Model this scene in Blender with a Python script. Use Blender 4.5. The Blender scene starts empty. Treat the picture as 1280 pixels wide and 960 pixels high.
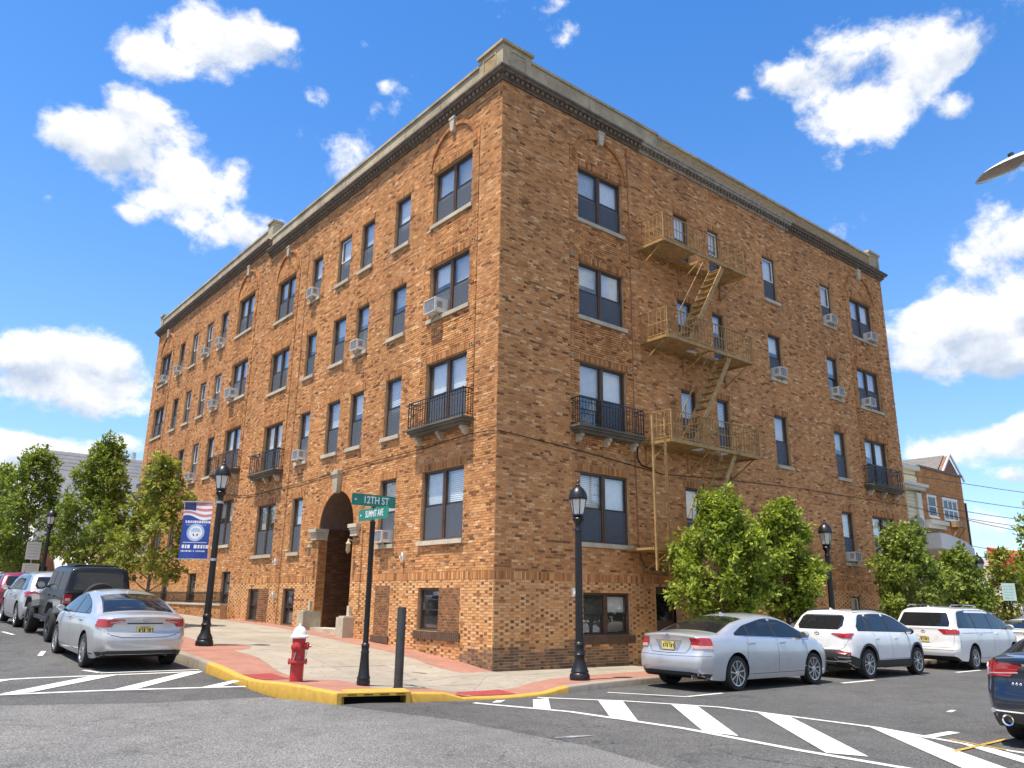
import bpy, bmesh, math, random
import numpy as np
from mathutils import Vector, Matrix
from mathutils.bvhtree import BVHTree

random.seed(7); rng = np.random.default_rng(7)
SC = bpy.context.scene
COL = SC.collection
R_ = math.radians

# ------------------------------------------------------------------ camera, sky, sun, exposure
cam_d = bpy.data.cameras.new('camera'); cam = bpy.data.objects.new('camera', cam_d); COL.objects.link(cam)
YAW, PITCH, ROLL = R_(50.6225), R_(15.3806), R_(0.7556)
fw = Vector((math.cos(PITCH)*math.cos(YAW), math.cos(PITCH)*math.sin(YAW), math.sin(PITCH)))
rt = Vector((math.sin(YAW), -math.cos(YAW), 0)); up = rt.cross(fw)
rt2 = rt*math.cos(ROLL)+up*math.sin(ROLL); up2 = up*math.cos(ROLL)-rt*math.sin(ROLL)
M = Matrix((( rt2.x, up2.x, -fw.x), (rt2.y, up2.y, -fw.y), (rt2.z, up2.z, -fw.z))).to_4x4()
M.translation = Vector((-11.7055, -14.8451, 0.0))
cam.matrix_world = M
cam_d.sensor_fit = 'HORIZONTAL'; cam_d.sensor_width = 36.0; cam_d.lens = 979.918*36/1280
cam_d.clip_start = 0.1; cam_d.clip_end = 3000
SC.camera = cam

SUN_EL, SUN_AZ = R_(71), math.atan2(-1.0, 0.02)      # azimuth as atan2(x, y)
sun_dir = Vector((math.sin(SUN_AZ)*math.cos(SUN_EL), math.cos(SUN_AZ)*math.cos(SUN_EL), math.sin(SUN_EL)))
sl = bpy.data.lights.new('sun', 'SUN'); sl.energy = 2.05; sl.angle = R_(0.55); sl.color = (1.0, 0.91, 0.78)
so = bpy.data.objects.new('sun', sl); COL.objects.link(so)
so.rotation_euler = (-sun_dir).to_track_quat('-Z', 'Y').to_euler(); so.location = (-20, 0, 40)

W = bpy.data.worlds.new('World'); SC.world = W; W.use_nodes = True
SC.view_settings.view_transform = 'Standard'; SC.view_settings.look = 'None'
SC.view_settings.exposure = 1.84; SC.view_settings.gamma = 1.0
SC.view_settings.use_curve_mapping = False
SC.cycles.max_bounces = 8; SC.cycles.transparent_max_bounces = 12
SC.cycles.use_denoising = True

def build_world():
    nt = W.node_tree; N = nt.nodes; Lk = nt.links; N.clear()
    out = N.new('ShaderNodeOutputWorld'); bg = N.new('ShaderNodeBackground')
    sky = N.new('ShaderNodeTexSky'); sky.sky_type = 'NISHITA'; sky.sun_disc = False
    sky.sun_elevation = SUN_EL; sky.sun_rotation = SUN_AZ; sky.altitude = 200; sky.air_density = 1.0; sky.dust_density = 0.4; sky.ozone_density = 3.0
    hs = N.new('ShaderNodeHueSaturation'); hs.inputs['Saturation'].default_value = SKY_SAT; hs.inputs['Value'].default_value = SKY_VAL
    hs.inputs['Hue'].default_value = SKY_HUE
    Lk.new(sky.outputs[0], hs.inputs['Color'])
    tc = N.new('ShaderNodeTexCoord'); G_ = tc.outputs['Generated']
    def math_(op, a, b=None, clamp=False):
        n = N.new('ShaderNodeMath'); n.operation = op; n.use_clamp = clamp
        for i, v in enumerate((a, b)):
            if v is None: continue
            if isinstance(v, (int, float)): n.inputs[i].default_value = v
            else: Lk.new(v, n.inputs[i])
        return n.outputs[0]
    def dot(vec, c):
        n = N.new('ShaderNodeVectorMath'); n.operation = 'DOT_PRODUCT'; Lk.new(vec, n.inputs[0]); n.inputs[1].default_value = c
        return n.outputs['Value']
    total = None; vert = None; summ = None
    for az, el, ha, hv, tilt, pw in CLOUDS:
        az, el = R_(az), R_(el)
        d = Vector((math.cos(el)*math.cos(az), math.cos(el)*math.sin(az), math.sin(el)))
        r = Vector((math.sin(az), -math.cos(az), 0)); u = r.cross(d)
        t = R_(tilt); r2 = r*math.cos(t)+u*math.sin(t); u2 = u*math.cos(t)-r*math.sin(t)
        a = dot(G_, tuple(r2/math.tan(R_(ha)))); b = dot(G_, tuple(u2/math.tan(R_(hv))))
        e = math_('SUBTRACT', 1.0, math_('SQRT', math_('ADD', math_('MULTIPLY', a, a), math_('MULTIPLY', b, b))))
        e = math_('MULTIPLY', e, pw)
        total = e if total is None else math_('MAXIMUM', total, e)
        pos = math_('MAXIMUM', e, 0.0); summ = pos if summ is None else math_('ADD', summ, pos)
        bb = math_('MULTIPLY', b, math_('MAXIMUM', e, 0.0))
        vert = bb if vert is None else math_('ADD', vert, bb)
    total = math_('ADD', total, math_('MULTIPLY', math_('SUBTRACT', summ, math_('MAXIMUM', total, 0.0)), 0.8))
    total = math_('MINIMUM', total, 0.9)
    # scattered clouds; the unseen cover behind is thickened to light the right facade
    far = N.new('ShaderNodeTexNoise'); far.inputs['Scale'].default_value = 2.2; far.inputs['Detail'].default_value = 2
    Lk.new(G_, far.inputs['Vector'])
    behind = math_('MULTIPLY', math_('SUBTRACT', -0.05, dot(G_, tuple(fw))), 3.0, True)
    far_e = math_('MULTIPLY', math_('SUBTRACT', math_('MULTIPLY', math_('SUBTRACT', far.outputs[0], 0.37), 5.0), math_('SUBTRACT', 1.0, behind)), 1.0)
    total = math_('MAXIMUM', total, far_e)
    mp = N.new('ShaderNodeMapping'); mp.inputs['Scale'].default_value = (1, 1, 1.25); Lk.new(G_, mp.inputs['Vector'])
    n1 = N.new('ShaderNodeTexNoise'); n1.inputs['Scale'].default_value = 9; n1.inputs['Detail'].default_value = 10; n1.inputs['Roughness'].default_value = 0.60
    n1.inputs['Distortion'].default_value = 0.12
    Lk.new(mp.outputs[0], n1.inputs['Vector'])
    n2 = N.new('ShaderNodeTexNoise'); n2.inputs['Scale'].default_value = 9; n2.inputs['Detail'].default_value = 6; n2.inputs['Roughness'].default_value = 0.56; n2.inputs['Distortion'].default_value = 0.12
    sh = N.new('ShaderNodeVectorMath'); sh.operation = 'ADD'; Lk.new(mp.outputs[0], sh.inputs[0]); sh.inputs[1].default_value = (-0.012, -0.005, 0.03)
    Lk.new(sh.outputs[0], n2.inputs['Vector'])
    dens = math_('ADD', math_('MULTIPLY', total, 1.3), math_('MULTIPLY', math_('SUBTRACT', n1.outputs[0], 0.515), 5.6))
    mr = N.new('ShaderNodeMapRange'); mr.interpolation_type = 'SMOOTHSTEP'; Lk.new(dens, mr.inputs[0])
    mr.inputs[1].default_value = 0.08; mr.inputs[2].default_value = 0.95
    # shade: bases greyer, billows towards the sun white
    lit = math_('ADD', math_('MULTIPLY', math_('SUBTRACT', n1.outputs[0], n2.outputs[0]), 2.6), math_('MULTIPLY', vert, 0.9))
    m2 = N.new('ShaderNodeMapRange'); Lk.new(lit, m2.inputs[0]); m2.inputs[1].default_value = -0.50; m2.inputs[2].default_value = 0.16
    cr = N.new('ShaderNodeMix'); cr.data_type = 'RGBA'; Lk.new(m2.outputs[0], cr.inputs['Factor'])
    cr.inputs['A'].default_value = (*[c*CLOUD_V for c in (0.52, 0.60, 0.73)], 1); cr.inputs['B'].default_value = (*[c*CLOUD_V for c in (1.0, 1.0, 1.0)], 1)
    # thin pale haze towards the horizon, as in the photograph
    mx = N.new('ShaderNodeMix'); mx.data_type = 'RGBA'
    sp = N.new('ShaderNodeSeparateXYZ'); Lk.new(G_, sp.inputs[0])
    hz = math_('MULTIPLY', math_('POWER', math_('SUBTRACT', 1.0, math_('MINIMUM', math_('MAXIMUM', sp.outputs[2], 0.0), 1.0)), 3.0), 0.62)
    hm = N.new('ShaderNodeMix'); hm.data_type = 'RGBA'; Lk.new(hz, hm.inputs['Factor']); Lk.new(hs.outputs[0], hm.inputs['A']); hm.inputs['B'].default_value = (*HORIZON, 1)
    Lk.new(math_('MULTIPLY', mr.outputs[0], 0.97), mx.inputs['Factor']); Lk.new(hm.outputs['Result'], mx.inputs['A']); Lk.new(cr.outputs['Result'], mx.inputs['B'])
    Lk.new(mx.outputs['Result'], bg.inputs['Color']); bg.inputs['Strength'].default_value = SKY_STR
    Lk.new(bg.outputs[0], out.inputs[0])

SKY_STR, SKY_SAT, SKY_VAL, SKY_HUE, CLOUD_V = 0.15, 1.32, 0.485, 0.504, 2.12
HORIZON = (.95, 1.31, 1.98)
# azimuth, elevation, half width, half height (degrees), tilt, weight
CLOUDS = [
    (78.90, 34.42, 2.48, 1.80, 0, 0.95),
    (77.47, 36.84, 2.60, 1.67, 0, 1.0),
    (74.56, 35.86, 3.12, 2.14, 0, 1.05),
    (71.07, 36.82, 2.94, 1.96, 0, 1.0),
    (68.43, 35.81, 3.19, 2.22, -20, 1.0),
    (66.98, 34.17, 1.69, 1.31, 0, 0.9),
    (63.78, 37.32, 0.79, 0.74, 0, 0.45),
    (61.66, 35.75, 0.81, 0.55, 0, 0.45),
    (84.13, 28.11, 2.21, 1.83, 0, 0.95),
    (79.06, 30.61, 2.39, 1.98, 0, 1.0),
    (80.75, 28.18, 3.66, 2.41, 0, 1.05),
    (76.91, 29.10, 3.61, 3.01, 0, 1.1),
    (75.61, 26.63, 3.58, 2.22, 0, 1.05),
    (72.49, 28.43, 2.62, 2.12, 0, 1.0),
    (84.01, 24.29, 1.25, 0.99, 0, 0.75),
    (78.69, 24.43, 1.21, 0.60, 0, 0.6),
    (70.89, 24.80, 2.80, 1.74, 0, 0.9),
    (68.77, 25.54, 1.71, 1.17, 0, 0.8),
    (66.86, 27.27, 0.92, 0.52, 0, 0.55),
    (68.91, 27.91, 0.68, 0.46, 0, 0.5),
    (83.43, 14.12, 3.20, 2.58, 0, 1.15),
    (80.79, 14.66, 2.99, 2.64, 0, 1.15),
    (78.09, 14.11, 2.53, 2.48, 0, 1.1),
    (80.86, 12.07, 5.02, 1.87, 0, 1.1),
    (82.96, 8.43, 3.39, 1.60, 0, 1.1),
    (80.39, 8.85, 2.86, 1.20, 0, 1.0),
    (77.45, 9.45, 2.12, 1.01, 0, 0.95),
    (28.64, 34.90, 2.23, 1.26, 0, 0.95),
    (25.44, 34.72, 3.18, 2.36, 0, 1.05),
    (21.99, 35.19, 3.03, 3.08, 0, 1.15),
    (18.97, 33.94, 2.91, 2.36, 0, 1.1),
    (16.71, 33.76, 1.81, 1.54, 0, 0.95),
    (24.05, 32.37, 3.15, 2.09, 0, 1.05),
    (21.13, 31.95, 2.34, 1.84, 0, 1.0),
    (17.75, 30.55, 1.48, 1.11, 0, 0.8),
    (32.04, 34.31, 0.88, 0.59, 0, 0.55),
    (20.30, 17.95, 2.42, 2.64, 0, 1.15),
    (18.50, 16.80, 2.56, 2.60, 0, 1.15),
    (22.48, 16.60, 2.26, 3.03, 0, 1.15),
    (15.92, 18.36, 1.33, 2.63, 0, 1.1),
    (19.22, 14.82, 4.00, 1.63, 0, 1.15),
    (16.96, 15.05, 2.03, 2.24, 0, 1.1),
    (19.28, 9.97, 3.95, 1.62, 0, 1.05),
    (16.83, 10.57, 1.99, 1.69, 0, 1.0),
    (17.55, 7.75, 1.78, 0.84, 0, 0.8),
    (19.29, 4.88, 4.10, 1.79, 0, 1.0),
]
build_world()

# ------------------------------------------------------------------ small helpers
class MB:
    """collects vertices and faces, becomes one mesh object"""
    def __init__(s): s.v = []; s.f = []; s.m = []
    def add(s, vs, fs, m=0):
        o = len(s.v); s.v += [tuple(v) for v in vs]; s.f += [tuple(i+o for i in f) for f in fs]; s.m += [m]*len(fs); return s
    def box(s, x0, x1, y0, y1, z0, z1, m=0):
        return s.add([(x0,y0,z0),(x1,y0,z0),(x1,y1,z0),(x0,y1,z0),(x0,y0,z1),(x1,y0,z1),(x1,y1,z1),(x0,y1,z1)],
                     [(3,2,1,0),(4,5,6,7),(0,1,5,4),(1,2,6,5),(2,3,7,6),(3,0,4,7)], m)
    def bar(s, a, b, w, h=None, m=0, upv=(0,0,1)):
        """square bar from a to b"""
        h = w if h is None else h
        a, b = Vector(a), Vector(b); t = (b-a).normalized(); u = Vector(upv)
        if abs(t.dot(u)) > .98: u = Vector((1,0,0))
        n = t.cross(u).normalized(); u = n.cross(t).normalized()
        vs = []
        for p in (a, b):
            for i, j in ((-1,-1),(1,-1),(1,1),(-1,1)): vs.append(p+n*(i*w/2)+u*(j*h/2))
        return s.add(vs, [(3,2,1,0),(4,5,6,7),(0,1,5,4),(1,2,6,5),(2,3,7,6),(3,0,4,7)], m)
    def tube(s, pts, r, n=8, m=0, cap=True):
        pts = [Vector(p) for p in pts]; rs = r if isinstance(r, (list, tuple)) else [r]*len(pts)
        o = len(s.v); prev = None
        for i, p in enumerate(pts):
            t = (pts[min(i+1, len(pts)-1)]-pts[max(i-1, 0)]).normalized()
            if prev is None:
                u = Vector((0,0,1)) if abs(t.z) < .9 else Vector((1,0,0)); nrm = t.cross(u).normalized()
            else: nrm = (prev-t*prev.dot(t)).normalized()
            prev = nrm; bi = t.cross(nrm)
            for k in range(n):
                a = 2*math.pi*k/n; s.v.append(tuple(p+nrm*(math.cos(a)*rs[i])+bi*(math.sin(a)*rs[i])))
        for i in range(len(pts)-1):
            for k in range(n):
                a = o+i*n+k; b = o+i*n+(k+1) % n; s.f.append((a, b, b+n, a+n)); s.m.append(m)
        if cap:
            s.f.append(tuple(o+k for k in reversed(range(n)))); s.m.append(m)
            e = o+(len(pts)-1)*n; s.f.append(tuple(e+k for k in range(n))); s.m.append(m)
        return s
    def lathe(s, prof, n=20, c=(0,0,0), axis='z', m=0, caps=True):
        o = len(s.v)
        for r, z in prof:
            for k in range(n):
                a = 2*math.pi*k/n; x, y = r*math.cos(a), r*math.sin(a)
                if axis == 'z': p = (c[0]+x, c[1]+y, c[2]+z)
                elif axis == 'x': p = (c[0]+z, c[1]+x, c[2]+y)
                else: p = (c[0]+y, c[1]+z, c[2]+x)
                s.v.append(p)
        for i in range(len(prof)-1):
            for k in range(n):
                a = o+i*n+k; b = o+i*n+(k+1) % n; s.f.append((a, b, b+n, a+n)); s.m.append(m)
        if caps and prof[0][0] > 1e-5: s.f.append(tuple(o+k for k in reversed(range(n)))); s.m.append(m)
        if caps and prof[-1][0] > 1e-5: e = o+(len(prof)-1)*n; s.f.append(tuple(e+k for k in range(n))); s.m.append(m)
        return s
    def prism(s, poly, h0, h1, m=0, plane='xy'):
        n = len(poly)
        def P(a, b, h): return {'xy': (a,b,h), 'xz': (a,h,b), 'yz': (h,a,b)}[plane]
        vs = [P(a,b,h0) for a,b in poly]+[P(a,b,h1) for a,b in poly]
        return s.add(vs, [tuple(reversed(range(n))), tuple(range(n, 2*n))]+[(i,(i+1)%n,(i+1)%n+n,i+n) for i in range(n)], m)
    def mesh(s, name, mats, smooth=None, xf=None, weld=False, orient=True):
        vs = s.v
        if xf is not None: vs = [tuple(xf @ Vector(v)) for v in vs]
        me = bpy.data.meshes.new(name); me.from_pydata(vs, [], s.f)
        for m in (mats if isinstance(mats, (list, tuple)) else [mats]): me.materials.append(m)
        me.polygons.foreach_set('material_index', s.m)
        bm = bmesh.new(); bm.from_mesh(me)
        if weld: bmesh.ops.remove_doubles(bm, verts=bm.verts, dist=1e-5)
        if orient: bmesh.ops.recalc_face_normals(bm, faces=bm.faces)
        bm.to_mesh(me); bm.free()
        if smooth:
            me.polygons.foreach_set('use_smooth', [True]*len(me.polygons)); me.set_sharp_from_angle(angle=R_(smooth))
        me.update(); return me
    def build(s, name, mats, parent=None, smooth=None, xf=None, loc=None, weld=False, orient=True):
        return link(name, s.mesh(name, mats, smooth, xf, weld, orient), parent, loc)

def link(name, me, parent=None, loc=None):
    o = bpy.data.objects.new(name, me); COL.objects.link(o)
    if parent is not None: o.parent = parent
    if loc is not None: o.location = loc
    return o
def tag(o, label=None, cat=None, group=None, kind=None):
    if label: o['label'] = label
    if cat: o['category'] = cat
    if group: o['group'] = group
    if kind: o['kind'] = kind
    return o
def thing(name, label, cat, loc=(0,0,0), rotz=0, group=None, kind=None):
    o = bpy.data.objects.new(name, None); COL.objects.link(o); o.location = loc; o.rotation_euler = (0,0,rotz)
    o.empty_display_size = .2
    return tag(o, label, cat, group, kind)
def copy_tree(o, parent=None):
    c = o.copy(); COL.objects.link(c); c.parent = parent
    for ch in list(o.children): copy_tree(ch, c)
    return c

# ------------------------------------------------------------------ materials
def new_mat(name):
    m = bpy.data.materials.new(name); m.use_nodes = True; nt = m.node_tree
    return m, nt, nt.nodes['Principled BSDF']
def noise_node(nt, scale, detail=4, rough=.55, coord='pos', stretch=None, dist=0):
    N = nt.nodes
    if coord == 'pos': src = N.new('ShaderNodeNewGeometry').outputs['Position']
    else: src = N.new('ShaderNodeTexCoord').outputs['Object']
    if stretch:
        mp = N.new('ShaderNodeMapping'); mp.inputs['Scale'].default_value = stretch; nt.links.new(src, mp.inputs['Vector']); src = mp.outputs[0]
    n = N.new('ShaderNodeTexNoise'); n.inputs['Scale'].default_value = scale; n.inputs['Detail'].default_value = detail
    n.inputs['Roughness'].default_value = rough; n.inputs['Distortion'].default_value = dist
    nt.links.new(src, n.inputs['Vector']); return n.outputs[0]
def ramp_node(nt, fac, stops, interp='LINEAR'):
    r = nt.nodes.new('ShaderNodeValToRGB'); nt.links.new(fac, r.inputs[0]); r.color_ramp.interpolation = interp
    el = r.color_ramp.elements
    while len(el) < len(stops): el.new(0.5)
    for e, (p, c) in zip(el, stops): e.position = p; e.color = (*c, 1) if len(c) == 3 else c
    return r.outputs[0]
def mix_node(nt, fac, a, b, mode='MIX'):
    n = nt.nodes.new('ShaderNodeMix'); n.data_type = 'RGBA'; n.blend_type = mode
    for k, v in (('Factor', fac), ('A', a), ('B', b)):
        if isinstance(v, (int, float)): n.inputs[k].default_value = v
        elif isinstance(v, tuple): n.inputs[k].default_value = (*v, 1) if len(v) == 3 else v
        else: nt.links.new(v, n.inputs[k])
    return n.outputs['Result']
def bump_node(nt, p, h, strength=.3, dist=.01):
    b = nt.nodes.new('ShaderNodeBump'); b.inputs['Strength'].default_value = strength; b.inputs['Distance'].default_value = dist
    nt.links.new(h, b.inputs['Height']); nt.links.new(b.outputs[0], p.inputs['Normal'])
def mat(name, col, rough=.6, metal=0., var=0.2, vscale=6., bump=0., bscale=60., coat=0., spec=None, coord='obj', stretch=None):
    """one plain substance: base colour with soft mottling and a fine relief"""
    m, nt, p = new_mat(name)
    if var:
        n = noise_node(nt, vscale, 5, .6, coord, stretch)
        lo = tuple(max(0, c*(1-var)) for c in col); hi = tuple(min(1, c*(1+var)) for c in col)
        nt.links.new(ramp_node(nt, n, [(.3, lo), (.7, hi)]), p.inputs['Base Color'])
    else: p.inputs['Base Color'].default_value = (*col, 1)
    p.inputs['Roughness'].default_value = rough; p.inputs['Metallic'].default_value = metal
    if spec is not None: p.inputs['Specular IOR Level'].default_value = spec
    if coat: p.inputs['Coat Weight'].default_value = coat; p.inputs['Coat Roughness'].default_value = .04
    if bump: bump_node(nt, p, noise_node(nt, bscale, 4, .6, coord), bump, .006)
    return m

def brick_mat():
    m, nt, p = new_mat('brick'); N = nt.nodes; L = nt.links
    a = N.new('ShaderNodeAttribute'); a.attribute_name = 'tone'
    s = N.new('ShaderNodeAttribute'); s.attribute_name = 'soot'
    fine = noise_node(nt, 38, 4, .65)
    big = noise_node(nt, .45, 3, .5)
    t = N.new('ShaderNodeMath'); t.operation = 'MULTIPLY_ADD'; L.new(fine, t.inputs[0]); t.inputs[1].default_value = .16; t.inputs[2].default_value = -.08
    t2 = N.new('ShaderNodeMath'); t2.operation = 'ADD'; L.new(a.outputs['Fac'], t2.inputs[0]); L.new(t.outputs[0], t2.inputs[1])
    c = ramp_node(nt, t2.outputs[0], [(0.0, (.090,.042,.023)), (.08, (.19,.086,.038)), (.2, (.36,.160,.062)), (.48, (.51,.240,.092)), (.74, (.61,.315,.128)), (.90, (.69,.42,.20)), (1., (.74,.52,.31))])
    c = mix_node(nt, 1.0, c, ramp_node(nt, big, [(.3, (.92,.90,.88)), (.72, (1.14,1.12,1.09))]), 'MULTIPLY')
    st = noise_node(nt, 1.3, 4, .6, 'pos', (1.5, 1.5, .25))
    c = mix_node(nt, 1.0, c, ramp_node(nt, st, [(.28, (.76,.75,.75)), (.56, (1.03,1.03,1.03))]), 'MULTIPLY')
    c = mix_node(nt, s.outputs['Fac'], c, (.075,.066,.06))
    L.new(c, p.inputs['Base Color']); p.inputs['Roughness'].default_value = .85; p.inputs['Specular IOR Level'].default_value = .25
    bump_node(nt, p, noise_node(nt, 70, 4, .7), .5, .006)
    return m

def asphalt_mat(name, base, light, crack=True):
    m, nt, p = new_mat(name); N = nt.nodes; L = nt.links
    g = noise_node(nt, 85, 3, .75); g2 = noise_node(nt, 30, 3, .65); b = noise_node(nt, .35, 4, .55); b2 = noise_node(nt, 2.4, 5, .6)
    c = ramp_node(nt, g, [(.34, tuple(x*.35 for x in base)), (.5, base), (.6, light), (.74, tuple(min(1, x*2.2) for x in light))])
    c = mix_node(nt, 1., c, ramp_node(nt, g2, [(.32, (.62,.62,.63)), (.5, (1,1,1)), (.68, (1.42,1.41,1.39))]), 'MULTIPLY')
    c = mix_node(nt, 1., c, ramp_node(nt, b, [(.3, (.80,.80,.81)), (.7, (1.12,1.11,1.10))]), 'MULTIPLY')
    c = mix_node(nt, 1., c, ramp_node(nt, b2, [(.32, (.86,.86,.86)), (.6, (1.04,1.04,1.03))]), 'MULTIPLY')
    if crack:
        v = N.new('ShaderNodeTexVoronoi'); v.feature = 'DISTANCE_TO_EDGE'; v.inputs['Scale'].default_value = .33
        gp = N.new('ShaderNodeNewGeometry'); w = N.new('ShaderNodeTexNoise'); w.inputs['Scale'].default_value = 1.6; w.inputs['Detail'].default_value = 6
        L.new(gp.outputs['Position'], w.inputs['Vector'])
        ad = N.new('ShaderNodeVectorMath'); ad.operation = 'MULTIPLY_ADD'; L.new(w.outputs['Color'], ad.inputs[0]); ad.inputs[1].default_value = (1.2,1.2,0); L.new(gp.outputs['Position'], ad.inputs[2])
        L.new(ad.outputs[0], v.inputs['Vector'])
        k = ramp_node(nt, v.outputs['Distance'], [(0.0, (.38,.38,.38)), (.0075, (1,1,1))])
        c = mix_node(nt, ramp_node(nt, noise_node(nt, .22, 3, .5), [(.42, (0,0,0)), (.56, (.9,.9,.9))]), c, mix_node(nt, 1., c, k, 'MULTIPLY'))
        c = mix_node(nt, 1., c, ramp_node(nt, noise_node(nt, .9, 5, .65, 'pos', (1,1,1), .6), [(.30, (.66,.66,.66)), (.42, (1,1,1))]), 'MULTIPLY')
    L.new(c, p.inputs['Base Color']); p.inputs['Roughness'].default_value = .88; p.inputs['Specular IOR Level'].default_value = .3
    bump_node(nt, p, g, .55, .006)
    return m

def concrete_mat(name, col, stain=.25, joint=False):
    m, nt, p = new_mat(name); L = nt.links
    a = noise_node(nt, 1.1, 6, .62); b = noise_node(nt, 45, 3, .6); d = noise_node(nt, 6, 5, .65)
    c = ramp_node(nt, a, [(.28, tuple(x*(1-stain) for x in col)), (.62, col), (.8, tuple(min(1, x*1.08) for x in col))])
    c = mix_node(nt, 1., c, ramp_node(nt, b, [(.3, (.86,.86,.86)), (.7, (1.1,1.1,1.1))]), 'MULTIPLY')
    c = mix_node(nt, 1., c, ramp_node(nt, d, [(.28, (.82,.81,.80)), (.5, (1,1,1))]), 'MULTIPLY')
    c = mix_node(nt, 1., c, ramp_node(nt, noise_node(nt, 9, 2, .4), [(.27, (.62,.60,.58)), (.31, (1,1,1))]), 'MULTIPLY')
    oi = nt.nodes.new('ShaderNodeObjectInfo'); c = mix_node(nt, 1., c, ramp_node(nt, oi.outputs['Random'], [(0, (.93,.93,.92)), (1, (1.05,1.05,1.05))]), 'MULTIPLY')
    L.new(c, p.inputs['Base Color']); p.inputs['Roughness'].default_value = .9; p.inputs['Specular IOR Level'].default_value = .25
    bump_node(nt, p, b, .3, .004)
    return m

def paver_mat(name, col):
    m, nt, p = new_mat(name); N = nt.nodes; L = nt.links
    gp = N.new('ShaderNodeNewGeometry').outputs['Position']
    br = N.new('ShaderNodeTexBrick'); L.new(gp, br.inputs['Vector']); br.inputs['Scale'].default_value = 4.5
    br.inputs['Color1'].default_value = (*[c*.93 for c in col], 1); br.inputs['Color2'].default_value = (*[c*1.06 for c in col], 1); br.inputs['Mortar'].default_value = (*[c*.82 for c in col], 1)
    br.inputs['Mortar Size'].default_value = .012
    c = mix_node(nt, 1., br.outputs['Color'], ramp_node(nt, noise_node(nt, 2.2, 5, .6), [(.3, (.82,.82,.82)), (.65, (1.06,1.05,1.05))]), 'MULTIPLY')
    c = mix_node(nt, 1., c, ramp_node(nt, noise_node(nt, 60, 3, .6), [(.3, (.9,.9,.9)), (.7, (1.08,1.08,1.08))]), 'MULTIPLY')
    L.new(c, p.inputs['Base Color']); p.inputs['Roughness'].default_value = .88
    bump_node(nt, p, br.outputs['Fac'], -.25, .003)
    return m

def worn_paint_mat(name, col, under, wear=.42):
    m, nt, p = new_mat(name); L = nt.links
    n = noise_node(nt, 30, 6, .72); n2 = noise_node(nt, 2.0, 4, .6)
    k = mix_node(nt, .35, n, n2)
    c = mix_node(nt, ramp_node(nt, k, [(wear-.10, (0,0,0)), (wear, (1,1,1))]), under, col)
    c = mix_node(nt, 1., c, ramp_node(nt, noise_node(nt, 8, 5, .6), [(.3, (.78,.78,.78)), (.6, (1,1,1))]), 'MULTIPLY')
    L.new(c, p.inputs['Base Color']); p.inputs['Roughness'].default_value = .75
    bump_node(nt, p, noise_node(nt, 110, 3, .7), .3, .004)
    return m

def pane_mat(name, tint, f0=.15, wob=.02):
    m, nt, p = new_mat(name); N = nt.nodes; L = nt.links; N.remove(p)
    lw = N.new('ShaderNodeLayerWeight'); lw.inputs['Blend'].default_value = .5
    pw = N.new('ShaderNodeMath'); pw.operation = 'POWER'; L.new(lw.outputs['Facing'], pw.inputs[0]); pw.inputs[1].default_value = 4.0
    fr = N.new('ShaderNodeMath'); fr.operation = 'MULTIPLY_ADD'; L.new(pw.outputs[0], fr.inputs[0]); fr.inputs[1].default_value = 1-f0; fr.inputs[2].default_value = f0
    gl = N.new('ShaderNodeBsdfGlossy'); gl.inputs['Roughness'].default_value = .015; gl.inputs['Color'].default_value = (.95,.97,1,1)
    tr = N.new('ShaderNodeBsdfTransparent'); tr.inputs['Color'].default_value = (*tint, 1)
    df = N.new('ShaderNodeBsdfDiffuse'); df.inputs['Color'].default_value = (.72,.75,.78,1)
    m0 = N.new('ShaderNodeMixShader'); L.new(ramp_node(nt, noise_node(nt, 2.2, 4, .6), [(.35, (.02,.02,.02)), (.7, (.10,.10,.10))]), m0.inputs[0]); L.new(tr.outputs[0], m0.inputs[1]); L.new(df.outputs[0], m0.inputs[2])
    mx = N.new('ShaderNodeMixShader'); L.new(fr.outputs[0], mx.inputs[0]); L.new(m0.outputs[0], mx.inputs[1]); L.new(gl.outputs[0], mx.inputs[2])
    b = N.new('ShaderNodeBump'); b.inputs['Strength'].default_value = wob; b.inputs['Distance'].default_value = .05
    L.new(noise_node(nt, 1.7, 2, .5), b.inputs['Height']); L.new(b.outputs[0], gl.inputs['Normal'])
    L.new(mx.outputs[0], N['Material Output'].inputs[0]); return m

def paint_mat(name, col, metal=.0, rough=.35, coat=1.):
    m, nt, p = new_mat(name); L = nt.links
    c = col
    d = noise_node(nt, 3.0, 4, .6, 'obj')
    L.new(mix_node(nt, 1., c, ramp_node(nt, d, [(.3, (.93,.93,.93)), (.6, (1,1,1))]), 'MULTIPLY'), p.inputs['Base Color'])
    p.inputs['Metallic'].default_value = metal; p.inputs['Roughness'].default_value = rough
    p.inputs['Coat Weight'].default_value = coat; p.inputs['Coat Roughness'].default_value = .05
    return m

def leaf_mat(name, dark, mid, light):
    m, nt, p = new_mat(name); N = nt.nodes; L = nt.links
    a = N.new('ShaderNodeAttribute'); a.attribute_name = 'tone'
    c = ramp_node(nt, a.outputs['Fac'], [(0, dark), (.5, mid), (1, light)])
    L.new(c, p.inputs['Base Color']); p.inputs['Roughness'].default_value = .5; p.inputs['Specular IOR Level'].default_value = .35
    tl = N.new('ShaderNodeBsdfTranslucent'); L.new(mix_node(nt, 1., c, (1.25,1.35,.6), 'MULTIPLY'), tl.inputs['Color'])
    mx = N.new('ShaderNodeMixShader'); mx.inputs[0].default_value = .38; L.new(p.outputs[0], mx.inputs[1]); L.new(tl.outputs[0], mx.inputs[2])
    L.new(mx.outputs[0], N['Material Output'].inputs[0]); return m

def lamp_light_mat(name):
    return None

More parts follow.
